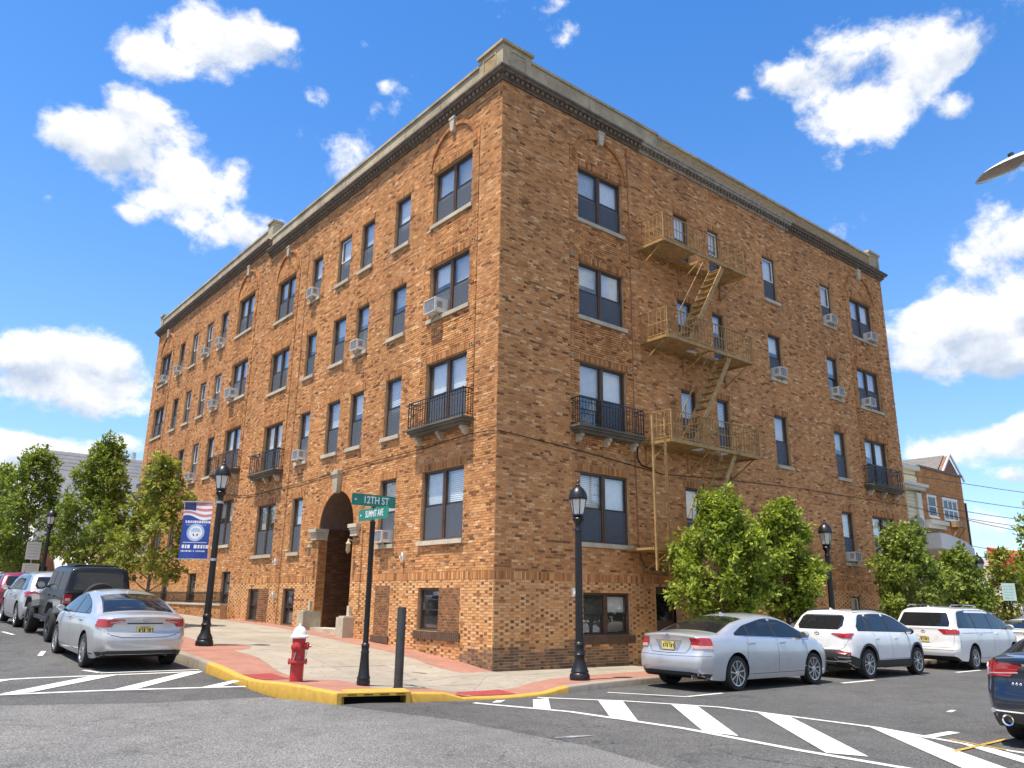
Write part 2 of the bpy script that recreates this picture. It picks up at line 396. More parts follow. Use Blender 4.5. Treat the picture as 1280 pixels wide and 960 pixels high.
MT = {}
MT['brick'] = brick_mat()
MT['mortar'] = mat('mortar', (.46,.30,.17), .95, var=.25, vscale=9, bump=.4, bscale=90, coord='pos')
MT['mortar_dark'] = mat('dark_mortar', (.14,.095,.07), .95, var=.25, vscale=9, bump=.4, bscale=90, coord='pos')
MT['stone'] = concrete_mat('limestone', (.56,.50,.39), .3)
MT['oldstone'] = concrete_mat('weathered_limestone', (.50,.42,.285), .45)
MT['darkmetal_cornice'] = mat('weathered_cornice_metal', (.13,.098,.072), .7, .1, .4, 5, .2, 40, coord='pos')
MT['greymetal_cornice'] = mat('grey_cornice_metal', (.30,.27,.23), .65, .1, .4, 7, .2, 40, coord='pos')
MT['frame'] = mat('brown_window_paint', (.105,.062,.040), .5, var=.25, vscale=5, coord='pos')
MT['sash'] = mat('dark_sash_paint', (.028,.024,.022), .45, var=.2, coord='pos')
MT['sash_w'] = mat('white_sash_paint', (.72,.71,.68), .45, var=.08, coord='pos')
MT['pane'] = pane_mat('window_glass', (.93,.95,.95))
def screen_mat():
    m, nt, p = new_mat('insect_screen'); N = nt.nodes; p.inputs['Base Color'].default_value = (.12,.14,.175,1); p.inputs['Roughness'].default_value = .8
    tr = N.new('ShaderNodeBsdfTransparent'); mx = N.new('ShaderNodeMixShader'); mx.inputs[0].default_value = .55
    nt.links.new(tr.outputs[0], mx.inputs[1]); nt.links.new(p.outputs[0], mx.inputs[2]); nt.links.new(mx.outputs[0], N['Material Output'].inputs[0]); return m
MT['screen'] = screen_mat()
MT['blind'] = mat('blind_fabric', (.86,.86,.84), .8, var=.06, coord='pos')
MT['blind_grey'] = mat('grey_blind_fabric', (.60,.64,.68), .8, var=.1, coord='pos')
MT['curtain'] = mat('curtain_fabric', (.60,.57,.50), .9, var=.15, coord='pos', vscale=3, stretch=(14,14,.4))
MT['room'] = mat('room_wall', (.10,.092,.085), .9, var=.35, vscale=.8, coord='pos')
MT['black_iron'] = mat('black_painted_iron', (.008,.008,.009), .36, .0, .25, 9, .12, 70)
MT['gold_iron'] = mat('tan_painted_iron', (.33,.20,.075), .6, .0, .25, 7, .15, 60, coord='pos')
def rusty(name, col, rust):
    m, nt, p = new_mat(name)
    c = ramp_node(nt, noise_node(nt, 7, 5, .6), [(.3, tuple(x*.72 for x in col)), (.7, tuple(x*1.2 for x in col))])
    c = mix_node(nt, ramp_node(nt, noise_node(nt, 3.2, 7, .7), [(.54, (0,0,0)), (.66, (.85,.85,.85))]), c, rust)
    nt.links.new(c, p.inputs['Base Color']); p.inputs['Roughness'].default_value = .65; bump_node(nt, p, noise_node(nt, 60, 4, .6), .2, .005); return m
MT['gold_iron'] = rusty('tan_painted_iron', (.385,.238,.084), (.16,.075,.03))
MT['faint_mark'] = mat('faint_worn_mark', (.26,.27,.29), .8, var=.4, vscale=9, coord='pos')
MT['asphalt'] = asphalt_mat('road_asphalt', (.089,.089,.087), (.152,.151,.147))
MT['oldasphalt'] = asphalt_mat('old_asphalt', (.142,.142,.138), (.275,.273,.262))
MT['concrete'] = concrete_mat('sidewalk_concrete', (.345,.305,.245), .22)
MT['kerb'] = concrete_mat('kerb_concrete', (.34,.30,.25), .35)
MT['yellow'] = worn_paint_mat('yellow_kerb_paint', (.52,.315,.045), (.30,.25,.18), .43)
MT['paver'] = paver_mat('red_brick_paving', (.34,.165,.115))
MT['tactile'] = mat('red_tactile', (.30,.045,.04), .75, var=.18, vscale=5, coord='pos', bump=.2)
MT['white_line'] = worn_paint_mat('white_road_paint', (.68,.67,.64), (.10,.10,.10), .40)
MT['yellow_line'] = worn_paint_mat('yellow_road_paint', (.50,.33,.05), (.10,.10,.10), .46)
MT['red_paint'] = mat('red_hydrant_paint', (.42,.022,.025), .35, var=.15, vscale=9, bump=.1, coat=.3)
MT['white_paint'] = mat('white_paint', (.78,.77,.74), .4, var=.08, vscale=9)
MT['white_plastic'] = mat('white_plastic', (.70,.70,.67), .45, var=.1, vscale=4)
MT['grey_plastic'] = mat('grey_grille', (.30,.30,.30), .6, var=.1)
MT['dark_grille'] = mat('dark_grille', (.05,.05,.055), .6, var=.1)
MT['green_sign'] = mat('green_sign_sheeting', (.012,.19,.125), .4, var=.12, vscale=5)
MT['sign_white'] = mat('white_sign_sheeting', (.75,.77,.76), .4, var=.04)
MT['sign_pale'] = mat('pale_green_sign', (.50,.66,.60), .45, var=.06)
MT['steel'] = mat('galvanised_steel', (.46,.47,.48), .38, .85, .15, 8)
MT['black_rubber'] = mat('tyre_rubber', (.018,.018,.018), .8, var=.2, bump=.1, bscale=50)
MT['alloy'] = mat('alloy_wheel', (.62,.63,.65), .28, .9, .08, 9)
MT['dark_alloy'] = mat('dark_alloy_wheel', (.05,.05,.055), .35, .6, .1, 9)
MT['chrome'] = mat('chrome', (.8,.8,.82), .12, 1., .03)
MT['black_plastic'] = mat('black_plastic', (.022,.022,.024), .6, var=.15, vscale=12, bump=.08, bscale=120)
MT['gap'] = mat('panel_gap', (.008,.008,.009), .8, var=.1)
MT['tail'] = mat('red_lamp_lens', (.36,.008,.014), .12, .0, .12, 18, coat=1.)
MT['tail_clear'] = mat('pale_lamp_lens', (.62,.36,.34), .12, .0, .12, 18, coat=1.)
MT['head'] = mat('headlamp_lens', (.55,.57,.6), .1, .3, .1, 10, coat=1.)
MT['plate'] = mat('yellow_plate', (.62,.52,.14), .45, var=.12, vscale=10)
MT['plate_ink'] = mat('plate_ink', (.03,.03,.03), .5, var=.1)
MT['carglass'] = None
MT['bark'] = mat('bark', (.085,.062,.045), .9, var=.35, vscale=14, bump=.5, bscale=35, coord='obj')
MT['bark_grey'] = mat('grey_bark', (.13,.115,.10), .9, var=.3, vscale=14, bump=.5, bscale=35, coord='obj')
def carglass():
    m, nt, p = new_mat('tinted_car_glass')
    p.inputs['Base Color'].default_value = (.012,.014,.016,1); p.inputs['Roughness'].default_value = .03; p.inputs['IOR'].default_value = 1.55
    return m
MT['carglass'] = carglass()
def lantern_glass():
    m, nt, p = new_mat('frosted_lantern_glass')
    p.inputs['Base Color'].default_value = (.80,.80,.76,1); p.inputs['Roughness'].default_value = .22; p.inputs['Transmission Weight'].default_value = .35
    nt.links.new(ramp_node(nt, noise_node(nt, 9, 3, .5, 'obj', (3,3,.5)), [(.3, (.68,.68,.65)), (.7, (.88,.88,.84))]), p.inputs['Base Color'])
    return m
MT['lantern'] = lantern_glass()
MT['leaf_r'] = leaf_mat('bright_leaves', (0.078, 0.118, 0.018), (0.235, 0.297, 0.04), (0.448, 0.504, 0.09))
MT['leaf_l'] = leaf_mat('dark_leaves', (0.067, 0.104, 0.021), (0.183, 0.238, 0.044), (0.354, 0.404, 0.092))
MT['leaf_s'] = leaf_mat('mixed_leaves', (0.088, 0.106, 0.022), (0.237, 0.263, 0.045), (0.425, 0.413, 0.094))

# ------------------------------------------------------------------ terrain heights
def _ramp(t): return np.where(t > 1.5, t, np.where(t < -1.5, 0, (t+1.5)**2/6))
def _sm(a, b, x): t = np.clip((x-a)/(b-a), 0, 1); return t*t*(3-2*t)
def ground_raw(x, y):
    """height of the road surface"""
    x = np.asarray(x, float); y = np.asarray(y, float)
    s = .042*_ramp(np.minimum(y, 70)+3.)-.022*_ramp(np.minimum(y, 70)-10.)
    return -1.68-.008*np.clip(x, -6, 70)+s*(1-_sm(-5.4, -2.4, x))
def gz(x, y): return float(ground_raw(x, y))

# kerb line (road side) from far up the left street, round the corner, to far down the right street
KERB = [(-5.75, 120.), (-5.75, 60.), (-5.75, 30.), (-5.75, 20.), (-5.75, 14.), (-5.75, 10.), (-5.75, 7.), (-5.75, 5.2), (-5.75, 4.2), (-5.76, 3.), (-5.77, 2.),
        (-5.77, 1.2), (-5.75, .5), (-5.73, -.1), (-5.70, -.6), (-5.64, -1.2), (-5.55, -1.8), (-5.45, -2.4), (-5.35, -2.83), (-4.8, -3.04), (-4.24, -3.24), (-3.62, -3.35),
        (-3.3, -3.45), (-2.6, -3.56), (-2.0, -3.58), (-1.5, -3.54), (-.86, -3.44), (0., -3.28), (1., -3.12), (2.2, -3.0), (4., -2.96), (8., -2.95), (14., -2.95), (22., -2.95), (32., -2.95), (50., -2.95), (110., -2.95)]
KH = [.13]*9+[.13, .12, .10, .055, .05, .08, .13, .145, .15, .15, .15, .15, .13, .045, .035, .035, .05, .12, .13]+[.13]*9
KW = .15
LW_T = ([-1e3, 0, 1.27, 3.18, 6.38, 8.25, 10.4, 14.5, 20, 33, 60, 120], [-1.575, -1.575, -1.44, -1.30, -1.14, -1.05, -.96, -.88, -.76, -.52, 0., 1.])
def wall_z(x, y):
    if x <= 0.001: return float(np.interp(y, *LW_T))
    return -1.59-.008*min(x, 70)
_kp = np.array(KERB)
def _kerb_near(x, y):
    best = (1e9, 0, 0, 0)
    for i in range(len(KERB)-1):
        ax, ay = KERB[i]; bx, by = KERB[i+1]; dx, dy = bx-ax, by-ay; t = max(0, min(1, ((x-ax)*dx+(y-ay)*dy)/(dx*dx+dy*dy)))
        px, py = ax+t*dx, ay+t*dy; q = math.hypot(x-px, y-py)
        if q < best[0]: best = (q, px, py, KH[i]+t*(KH[i+1]-KH[i]))
    return best
def walk_z(x, y):
    """height of the pavement between kerb and wall"""
    if x >= 0: q = (x, 0.); dw = max(0, -y)
    elif y >= 0: q = (0., y); dw = -x
    else: q = (0., 0.); dw = math.hypot(x, y)
    dk, kx, ky, kh = _kerb_near(x, y)
    zk = gz(kx, ky)+kh; zw = wall_z(*q)
    if dw+dk < 1e-6: return zk
    return (zw*dk+zk*dw)/(dw+dk)

# ------------------------------------------------------------------ ground, kerbs, pavement, markings
def resample(pts, vals, step):
    P = [(*pts[0], vals[0])]
    for i in range(len(pts)-1):
        a, b = pts[i], pts[i+1]; n = max(1, int(math.ceil(math.hypot(b[0]-a[0], b[1]-a[1])/step)))
        for k in range(1, n+1):
            t = k/n; P.append((a[0]+t*(b[0]-a[0]), a[1]+t*(b[1]-a[1]), vals[i]+t*(vals[i+1]-vals[i])))
    return P

def make_ground():
    def axis(lo, hi, dense0, dense1):
        a = list(np.arange(dense0, dense1+.01, .5)); s = .7; x = dense1
        while x < hi: x = min(hi, x+s); a.append(x); s *= 1.25
        s = .7; x = dense0; b = []
        while x > lo: x = max(lo, x-s); b.append(x); s *= 1.25
        return np.array(sorted(b)+a)
    xs = axis(-900, 900, -16, 12); ys = axis(-900, 900, -18, 16)
    X, Y = np.meshgrid(xs, ys, indexing='ij'); Z = ground_raw(X, Y)
    for i, x in enumerate(xs):
        for j, y in enumerate(ys):
            if x > -7 and y > -5:                           # keep the sheet below the pavement
                inside = (x > -5.75 and y > 0) or (y > -3.0 and x > 0) or (x > -5.6 and y > -2.6 and x <= 0 and y <= 0)
                if inside: Z[i, j] -= .45
    nx, ny = len(xs), len(ys)
    vs = np.stack([X, Y, Z], -1).reshape(-1, 3)
    fs = [(i*ny+j, (i+1)*ny+j, (i+1)*ny+j+1, i*ny+j+1) for i in range(nx-1) for j in range(ny-1)]
    me = bpy.data.meshes.new('road'); me.from_pydata(vs.tolist(), [], fs); me.materials.append(MT['asphalt'])
    me.polygons.foreach_set('use_smooth', [True]*len(fs))
    return tag(link('road', me), 'dark asphalt road surface of both streets', kind='structure')
make_ground()

def drape(name, polys, m, off, parent=None, kind='structure', hfun=None, step=.5):
    """flat sheets laid over the ground, cut along a grid so that they follow it"""
    bm = bmesh.new()
    for poly in polys: bm.faces.new([bm.verts.new((x, y, 0)) for x, y in poly])
    xs = [x for p in polys for x, _ in p]; ys = [y for p in polys for _, y in p]
    for k in range(int(math.floor(min(xs)/step))+1, int(math.ceil(max(xs)/step))):
        bmesh.ops.bisect_plane(bm, geom=bm.verts[:]+bm.edges[:]+bm.faces[:], plane_co=(k*step, 0, 0), plane_no=(1, 0, 0))
    for k in range(int(math.floor(min(ys)/step))+1, int(math.ceil(max(ys)/step))):
        bmesh.ops.bisect_plane(bm, geom=bm.verts[:]+bm.edges[:]+bm.faces[:], plane_co=(0, k*step, 0), plane_no=(0, 1, 0))
    for v in bm.verts: v.co.z = (hfun or gz)(v.co.x, v.co.y)+off
    bmesh.ops.recalc_face_normals(bm, faces=bm.faces)
    for f in bm.faces:
        if f.normal.z < 0: f.normal_flip()
    me = bpy.data.meshes.new(name); bm.to_mesh(me); bm.free(); me.materials.append(m)
    o = link(name, me, parent)
    if parent is None: tag(o, kind=kind)
    return o

# older, paler asphalt of the crossing with its ragged seam
seam = [(-60., -1.0), (-30., -.9), (-14., -.95), (-9.7, -1.02), (-9.0, -1.22), (-7.9, -1.62), (-6.1, -1.80), (-5.6, -2.6), (-5.15, -3.9), (-4.8, -5.05), (-4.72, -6.4), (-4.66, -7.8), (-4.9, -9.), (-4.7, -12.), (-4.8, -30.), (-30, -60), (-60, -60)]
drape('intersection_paving', [seam], MT['oldasphalt'], .004)

def quad_line(a, b, w):
    ax, ay = a; bx, by = b; d = math.hypot(bx-ax, by-ay); nx, ny = -(by-ay)/d*w/2, (bx-ax)/d*w/2
    return [(ax+nx, ay+ny), (bx+nx, by+ny), (bx-nx, by-ny), (ax-nx, ay-ny)]
WL = MT['white_line']
# crossing over the right-hand street
polys = [quad_line((-3.35, -3.78), (-2.72, -5.4), .12), quad_line((-2.72, -5.4), (-2.56, -7.49), .12), quad_line((-2.56, -7.49), (-2.75, -9.34), .12), quad_line((-2.75, -9.34), (-2.8, -14.), .12)]
drape('crosswalk_line', polys, WL, .006)
drape('crosswalk_line', [quad_line((-1.9, -3.72), (-.9, -4.9), .10), quad_line((-.9, -4.9), (-.15, -6.3), .10), quad_line((-.15, -6.3), (-.10, -8.9), .11), quad_line((-.10, -8.9), (-.5, -10.2), .11), quad_line((-.5, -10.2), (-.95, -14.), .11)], WL, .007)
for st in ([(-2.85, -3.72), (-2.62, -3.75), (-2.92, -3.98), (-3.1, -3.92)], [(-2.25, -3.95), (-1.78, -3.92), (-2.79, -5.1), (-2.98, -4.80)], [(-1.3, -4.55), (-.95, -4.95), (-2.59, -6.75), (-2.76, -6.25)],
           [(-.62, -5.6), (-.33, -6.05), (-2.48, -8.36), (-2.58, -7.75)], [(-.17, -6.95), (-.10, -7.6), (-2.44, -10.05), (-2.68, -9.55)], [(-.12, -8.75), (-.22, -9.45), (-2.75, -12.3), (-2.75, -11.3)],
           [(-.42, -10.), (-.62, -10.7), (-2.79, -13.6), (-2.79, -12.9)]):
    st = [tuple(p_+(q_-p_)*f_ for p_, q_ in zip(st[i_], st[j_])) for i_, j_, f_ in ((0, 1, .1), (1, 0, .1), (2, 3, .1), (3, 2, .1))]
    drape('crosswalk_stripe', [st], WL, .009)
# crossing over the left-hand street
drape('crosswalk_line', [quad_line((-5.95, -.58), (-8.1, -.14), .11), quad_line((-8.1, -.14), (-12.5, .30), .11)], WL, .006)
drape('crosswalk_line', [quad_line((-5.98, 1.60), (-8.9, 1.72), .10), quad_line((-8.9, 1.72), (-12.5, 1.35), .12)], WL, .007)
for st in ([(-5.88, .22), (-5.80, .05), (-6.34, -.50), (-6.72, -.42)], [(-5.98, 1.48), (-6.36, 1.58), (-8.05, -.13), (-7.62, -.22)], [(-7.42, 1.66), (-7.95, 1.68), (-9.6, .08), (-9.1, .06)], [(-9.1, 1.66), (-9.6, 1.60), (-11.2, .2), (-10.7, .16)]):
    st = [tuple(p_+(q_-p_)*f_ for p_, q_ in zip(st[i_], st[j_])) for i_, j_, f_ in ((0, 1, .1), (1, 0, .1), (2, 3, .1), (3, 2, .1))]
    drape('crosswalk_stripe', [st], WL, .009)
# parking marks
drape('parking_mark', [quad_line((-7.9, 2.52), (-7.72, 2.08), .09)], WL, .006)
drape('parking_mark', [quad_line((-7.72, 2.0), (-5.95, 1.86), .08)], WL, .008)
drape('parking_mark', [quad_line((-8.2, 5.2), (-7.98, 6.1), .10)], WL, .006)
drape('parking_mark', [quad_line((-8.05, 11.9), (-7.96, 10.6), .10)], WL, .006)
drape('parking_mark', [quad_line((-.15, -3.75), (.62, -5.02), .09)], WL, .006)
drape('parking_mark', [quad_line((.62, -5.02), (1.75, -4.98), .09)], WL, .008)
drape('parking_mark', [quad_line((6.1, -5.06), (7.6, -5.05), .12)], WL, .006)
drape('parking_mark', [quad_line((12.3, -5.0), (14.0, -4.98), .12)], WL, .006)
drape('parking_mark', [quad_line((-.45, -9.72), (.45, -9.74), .15)], WL, .006)
drape('parking_mark', [quad_line((2.75, -8.72), (3.1, -8.66), .08)], WL, .006)
drape('paint_scuff', [[(-4.62, -7.1), (-4.3, -7.12), (-4.04, -7.26), (-4.4, -7.22)]], MT['faint_mark'], .008)
drape('survey_cross', [quad_line((-1.25, -10.42), (.35, -10.42), .06)], MT['yellow_line'], .013)
drape('survey_cross', [quad_line((-.35, -10.0), (-.62, -10.75), .06)], MT['yellow_line'], .017)

# --- kerbs
def kerb_piece(name, P, m, label):
    root = tag(bpy.data.objects.new(name, None), label, kind='structure'); COL.objects.link(root)
    k = 0
    while k < len(P)-1:
        far_ = math.hypot(P[k][0]+3, P[k][1]) > 26; e = min(len(P)-1, k+(40 if far_ else 8))
        if len(P)-1-e < 3: e = len(P)-1
        Q = [list(p) for p in P[k:e+1]]
        for i, j in ((0, 1), (-1, -2)): d = math.hypot(Q[j][0]-Q[i][0], Q[j][1]-Q[i][1]); f = .005/d; Q[i][0] += (Q[j][0]-Q[i][0])*f; Q[i][1] += (Q[j][1]-Q[i][1])*f
        kerb_stone(Q, m, root); k = e
    return root
def kerb_stone(P, m, root):
    mb = MB(); n = len(P)
    for i, (x, y, h) in enumerate(P):
        a = P[max(i-1, 0)]; b = P[min(i+1, n-1)]; tx, ty = b[0]-a[0], b[1]-a[1]; d = math.hypot(tx, ty); nx, ny = -ty/d, tx/d     # to the left of travel = pavement side
        g = gz(x, y); z = g+h; w_ = .004*math.sin(x*9+y*7)
        for o, zz in ((0., g-.12), (.006+w_, z-.028), (.016+w_, z-.010), (.036, z), (KW, walk_z(x+nx*KW, y+ny*KW)+.004), (KW, g-.12)):
            mb.v.append((x+nx*o, y+ny*o, zz))
    for i in range(n-1):
        for k in range(5):
            a = i*6+k; mb.f.append((a, a+6, a+7, a+1)); mb.m.append(0)
    for e in (0, n-1): mb.f.append(tuple(e*6+k for k in range(6))); mb.m.append(0)
    return mb.build('kerb_stone', m, root, smooth=35)
KP = resample(KERB, KH, .35)
iy0 = min(range(len(KP)), key=lambda i: math.hypot(KP[i][0]+5.77, KP[i][1]-1.9)); id0 = min(range(len(KP)), key=lambda i: math.hypot(KP[i][0]+5.35, KP[i][1]+2.83))
id1 = min(range(len(KP)), key=lambda i: math.hypot(KP[i][0]+4.24, KP[i][1]+3.24)); iy1 = min(range(len(KP)), key=lambda i: math.hypot(KP[i][0]+.86, KP[i][1]+3.44))
kerb_piece('kerb', KP[:iy0+1], MT['kerb'], 'grey concrete kerb along the uphill street')
kerb_piece('kerb', KP[iy0:id0+1], MT['yellow'], 'yellow painted kerb beside the fire hydrant')
kerb_piece('kerb', KP[id1:iy1+1], MT['yellow'], 'yellow painted kerb past the drain inlet')
kerb_piece('kerb', KP[iy1:], MT['kerb'], 'grey concrete kerb along the downhill street')

# --- pavement
def inner_pt(x, y):
    if x < -5 and y > 0: return (0., y)
    if x > 0 and y < 0: return (x, 0.)
    return (0., 0.)
ways = []
for (x, y, h) in KP:
    q = inner_pt(x, y); d = math.hypot(q[0]-x, q[1]-y); ways.append(((x, y), ((q[0]-x)/d, (q[1]-y)/d), d))
# arc length
S = [0.]
for i in range(1, len(KP)): S.append(S[-1]+math.hypot(KP[i][0]-KP[i-1][0], KP[i][1]-KP[i-1][1]))
def way_at(s):
    i = max(0, min(len(S)-2, int(np.searchsorted(S, s))-1)); t = (s-S[i])/(S[i+1]-S[i])
    a, b = ways[i], ways[i+1]; x = a[0][0]+t*(b[0][0]-a[0][0]); y = a[0][1]+t*(b[0][1]-a[0][1])
    q = (a[0][0]+a[1][0]*a[2], a[0][1]+a[1][1]*a[2]); q2 = (b[0][0]+b[1][0]*b[2], b[0][1]+b[1][1]*b[2])
    qx, qy = q[0]+t*(q2[0]-q[0]), q[1]+t*(q2[1]-q[1]); d = math.hypot(qx-x, qy-y)
    return x, y, (qx-x)/d, (qy-y)/d, d
def sheet_st(name, s_list, a_fun, b_fun, m, off, nt=6, parent=None, skirt=0.):
    mb = MB(); rows = []
    for s in s_list:
        x, y, ux, uy, d = way_at(s); a, b = a_fun(s, d), b_fun(s, d); row = []
        for k in range(nt+1):
            t = a+(b-a)*k/nt; px, py = x+ux*t, y+uy*t; row.append((px, py, walk_z(px, py)+off))
        rows.append(row)
    n = nt+1; mb.v = [p for r in rows for p in r]
    for i in range(len(rows)-1):
        for k in range(nt): mb.f.append((i*n+k, (i+1)*n+k, (i+1)*n+k+1, i*n+k+1)); mb.m.append(0)
    if skirt:
        ring = [(0, k) for k in range(nt+1)]+[(i, nt) for i in range(1, len(rows))]+[(len(rows)-1, k) for k in range(nt-1, -1, -1)]+[(i, 0) for i in range(len(rows)-2, 0, -1)]
        base = len(mb.v)
        for (i, k) in ring: x, y, z = rows[i][k]; mb.v.append((x, y, z-skirt))
        L = len(ring)
        for j in range(L):
            a = ring[j][0]*n+ring[j][1]; b = ring[(j+1) % L][0]*n+ring[(j+1) % L][1]; mb.f.append((a, b, base+(j+1) % L, base+j)); mb.m.append(0)
    return mb.build(name, m, parent, smooth=40)
s_y = lambda y: float(np.interp(-y, [-p[1] for p in KP[:id0]], S[:id0]))         # arc length where the left kerb passes y
s_x = lambda x: float(np.interp(x, [p[0] for p in KP[iy1-20:]], S[iy1-20:]))
S_C0, S_C1, S_D0, S_D1 = s_y(0.2), s_x(0.0), S[id0], S[id1]
allS = [s for s in S if s < s_y(34)-.2 or True]
def sel(s0, s1, step=.45):
    n = max(2, int(math.ceil((s1-s0)/step))); return [s0+(s1-s0)*k/n for k in range(n+1)]
pav = tag(sheet_st('sidewalk', sel(s_y(80), s_x(60), .6), lambda s, d: KW, lambda s, d: d-.002, MT['mortar_dark'], -.022, 8), 'concrete sidewalk round the corner building', kind='structure')
def band_w(s):
    return float(np.interp(s, [s_y(80), s_y(4.3), s_y(2.6), s_y(1.0), s_y(-.6), s_y(-1.2), S_D0, S_D1, S_D1+1.2, S_C1, s_x(2), s_x(60)], [1.15, 1.15, 1.15, .85, .72, 1.1, 1.0, .9, .78, 1.05, 1.15, 1.15]))
LB = lambda s, d: KW
def in_w(s):   # red strip along the left wall
    return float(np.interp(s, [s_y(80), s_y(12), s_y(3), s_y(.4), S_C0+1.2, S_C0+1.6, 1e4], [.55, .6, .85, .95, .5, 0.002, .002]))
tag(sheet_st('kerbside_paving', sel(s_y(80), s_x(60), .4), LB, lambda s, d: KW+band_w(s), MT['paver'], .001, 3, pav))
tag(sheet_st('wallside_paving', sel(s_y(60), S_C0+1.5, .4), lambda s, d: d-in_w(s), lambda s, d: d-.001, MT['paver'], .0015, 3, pav))
# wider red patch round the banner lamp
drape('lamp_paving', [[(-5.58, 4.15), (-4.2, 4.15), (-3.85, 4.5), (-3.7, 4.95), (-3.85, 5.35), (-4.3, 5.5), (-5.58, 5.5)]], MT['paver'], .005, parent=pav, hfun=walk_z)
# concrete flags, each its own slab with an open joint
edges = [s_y(36)]
while edges[-1] < s_x(26): edges.append(edges[-1]+1.52)
for i in range(len(edges)-1):
    s0, s1 = edges[i]+.006, edges[i+1]-.006
    _, _, _, _, d = way_at((s0+s1)/2)
    rows_n = 3 if d > 4.2 else 1 if d < 2.4 else 2
    for k in range(rows_n):
        def af(s, d, k=k): a = KW+band_w(s)+.006; b = d-in_w(s)-.006; return a+(b-a)*k/rows_n+.005
        def bf(s, d, k=k): a = KW+band_w(s)+.006; b = d-in_w(s)-.006; return a+(b-a)*(k+1)/rows_n-.005
        sheet_st('concrete_slab', sel(s0, s1, .5), af, bf, MT['concrete'], random.uniform(-.002, .002), 3, pav, skirt=.02)
sheet_st('far_paving', sel(s_x(26), s_x(60), 1.), lambda s, d: KW+band_w(s), lambda s, d: d-.002, MT['concrete'], 0, 3, pav)
sheet_st('far_paving', sel(s_y(80), s_y(36), 1.), lambda s, d: KW+band_w(s), lambda s, d: d-in_w(s), MT['concrete'], 0, 3, pav)

# --- red tactile plates with raised domes at the two kerb ramps
def tactile(poly, nx, ny, label):
    o = drape('tactile_plate', [poly], MT['tactile'], .008, hfun=walk_z, step=.25)
    tag(o, label, 'tactile plate', kind='thing')
    mb = MB(); A, B, C, D = [Vector((*p, 0)) for p in poly]
    for i in range(nx):
        for j in range(ny):
            u, v = (i+.5)/nx, (j+.5)/ny; p = (A*(1-u)+B*u)*(1-v)+(D*(1-u)+C*u)*v
            z = walk_z(p.x, p.y)+.008; mb.lathe([(.016, 0), (.012, .004), (.006, .005), (0.0001, .005)], 6, (p.x, p.y, z))
    d = mb.build('domes', MT['tactile'], o); d['kind'] = 'stuff'
tactile([(-5.60, .50), (-5.0, .56), (-4.97, -.30), (-5.53, -.36)], 10, 14, 'small red tactile plate in the kerb ramp beside the hydrant')
tactile([(-3.30, -3.30), (-3.02, -2.72), (-1.98, -2.74), (-2.10, -3.38)], 10, 16, 'red tactile plate in the kerb ramp before the corner of the brick building')

# --- storm drain inlet
def storm_drain():
    a = Vector((*KP[id0][:2], 0)); b = Vector((*KP[id1][:2], 0)); t = (b-a).normalized(); L = (b-a).length
    g = (gz(a.x, a.y)+gz(b.x, b.y))/2
    o = thing('storm_drain', 'yellow kerb inlet with slotted face above a black opening', 'drain', (a.x, a.y, g), math.atan2(t.y, t.x))
    mb = MB(); mb.box(0, L, -.015, .55, .105, .158); mb.box(0, .07, -.015, .55, -.1, .105); mb.box(L-.07, L, -.015, .55, -.1, .105); mb.box(.07, L-.07, .5, .55, -.1, .105)
    mb.build('hood', MT['yellow'], o)
    MB().box(.07, L-.07, 0., .5, -.3, -.28).box(.07, L-.07, .44, .5, -.28, .10).build('pit', MT['gap'], o)
    for k in range(4): MB().box(.16+k*.26, .31+k*.26, -.019, -.012, .125, .138).build('slot', MT['gap'], o)
storm_drain()

# ------------------------------------------------------------------ the corner apartment building
CH = .0667                                             # one brick course
snap = lambda z: round(z/CH)*CH
XL = Matrix(((0,-1,0,0),(1,0,0,0),(0,0,1,0),(0,0,0,1)))      # (along, out, up) on the left facade
XR = Matrix(((1,0,0,0),(0,-1,0,0),(0,0,1,0),(0,0,0,1)))      # on the right facade
LEN_L1, LEN_L, LEN_R, DF = 15.85, 32.0, 21.85, 8*CH
TOP = 14.02
bld = thing('apartment_building', 'four storey corner apartment block of mixed brown and tan brick', 'building', (0,0,0))
HEAD = [12.47, 9.43, 6.40, 3.32]; SILL = [10.76, 7.72, 4.62, 1.50]
openings = {'L': [], 'R': []}        # (u0, u1, z0, z1)
keep_out = {'L': [], 'R': []}        # no running bricks here (soldier courses, infill panels)
bays = {'L': [], 'R': []}            # slightly proud bays
windows = []                         # (face, u0, u1, z0, z1, kind, options)
def win(face, u0, u1, fl, dz=0, kind='single', ac=None, **kw):
    z0, z1 = snap(SILL[fl]+dz), snap(HEAD[fl]+dz)
    windows.append((face, u0, u1, z0, z1, kind, dict(ac=ac, fl=fl, **kw)))
def win_z(face, u0, u1, z0, z1, kind='single', **kw): windows.append((face, u0, u1, snap(z0), snap(z1), kind, dict(ac=None, fl=9, **kw)))
acs = {('l1',1):'hi', ('l3',1):1, ('l5',0):1, ('l5',2):1, ('l2',3):1, ('l8',0):1, ('l9',0):1, ('l11',0):1, ('l12',0):'lo', ('l7',1):'hi', ('l8',1):1, ('l9',2):1,
       ('c5',0):1, ('c6',0):'hi', ('c4',1):1, ('c5',1):1, ('c6',1):'lo', ('c5',3):1}
NEAR = {'l1': (1.30, 3.23, 'double'), 'l2': (4.58, 5.49, 'single'), 'l3': (6.85, 7.71, 'single'), 'l4': (8.44, 9.38, 'single'), 'l5': (10.68, 11.52, 'single'), 'l6': (12.95, 14.68, 'double')}
FAR = {'l7': (17.25, 19.08, 'double'), 'l8': (20.48, 21.37, 'single'), 'l9': (22.5, 23.39, 'single'), 'l10': (24.62, 25.5, 'single'), 'l11': (26.67, 27.55, 'single'), 'l12': (28.95, 30.8, 'double')}
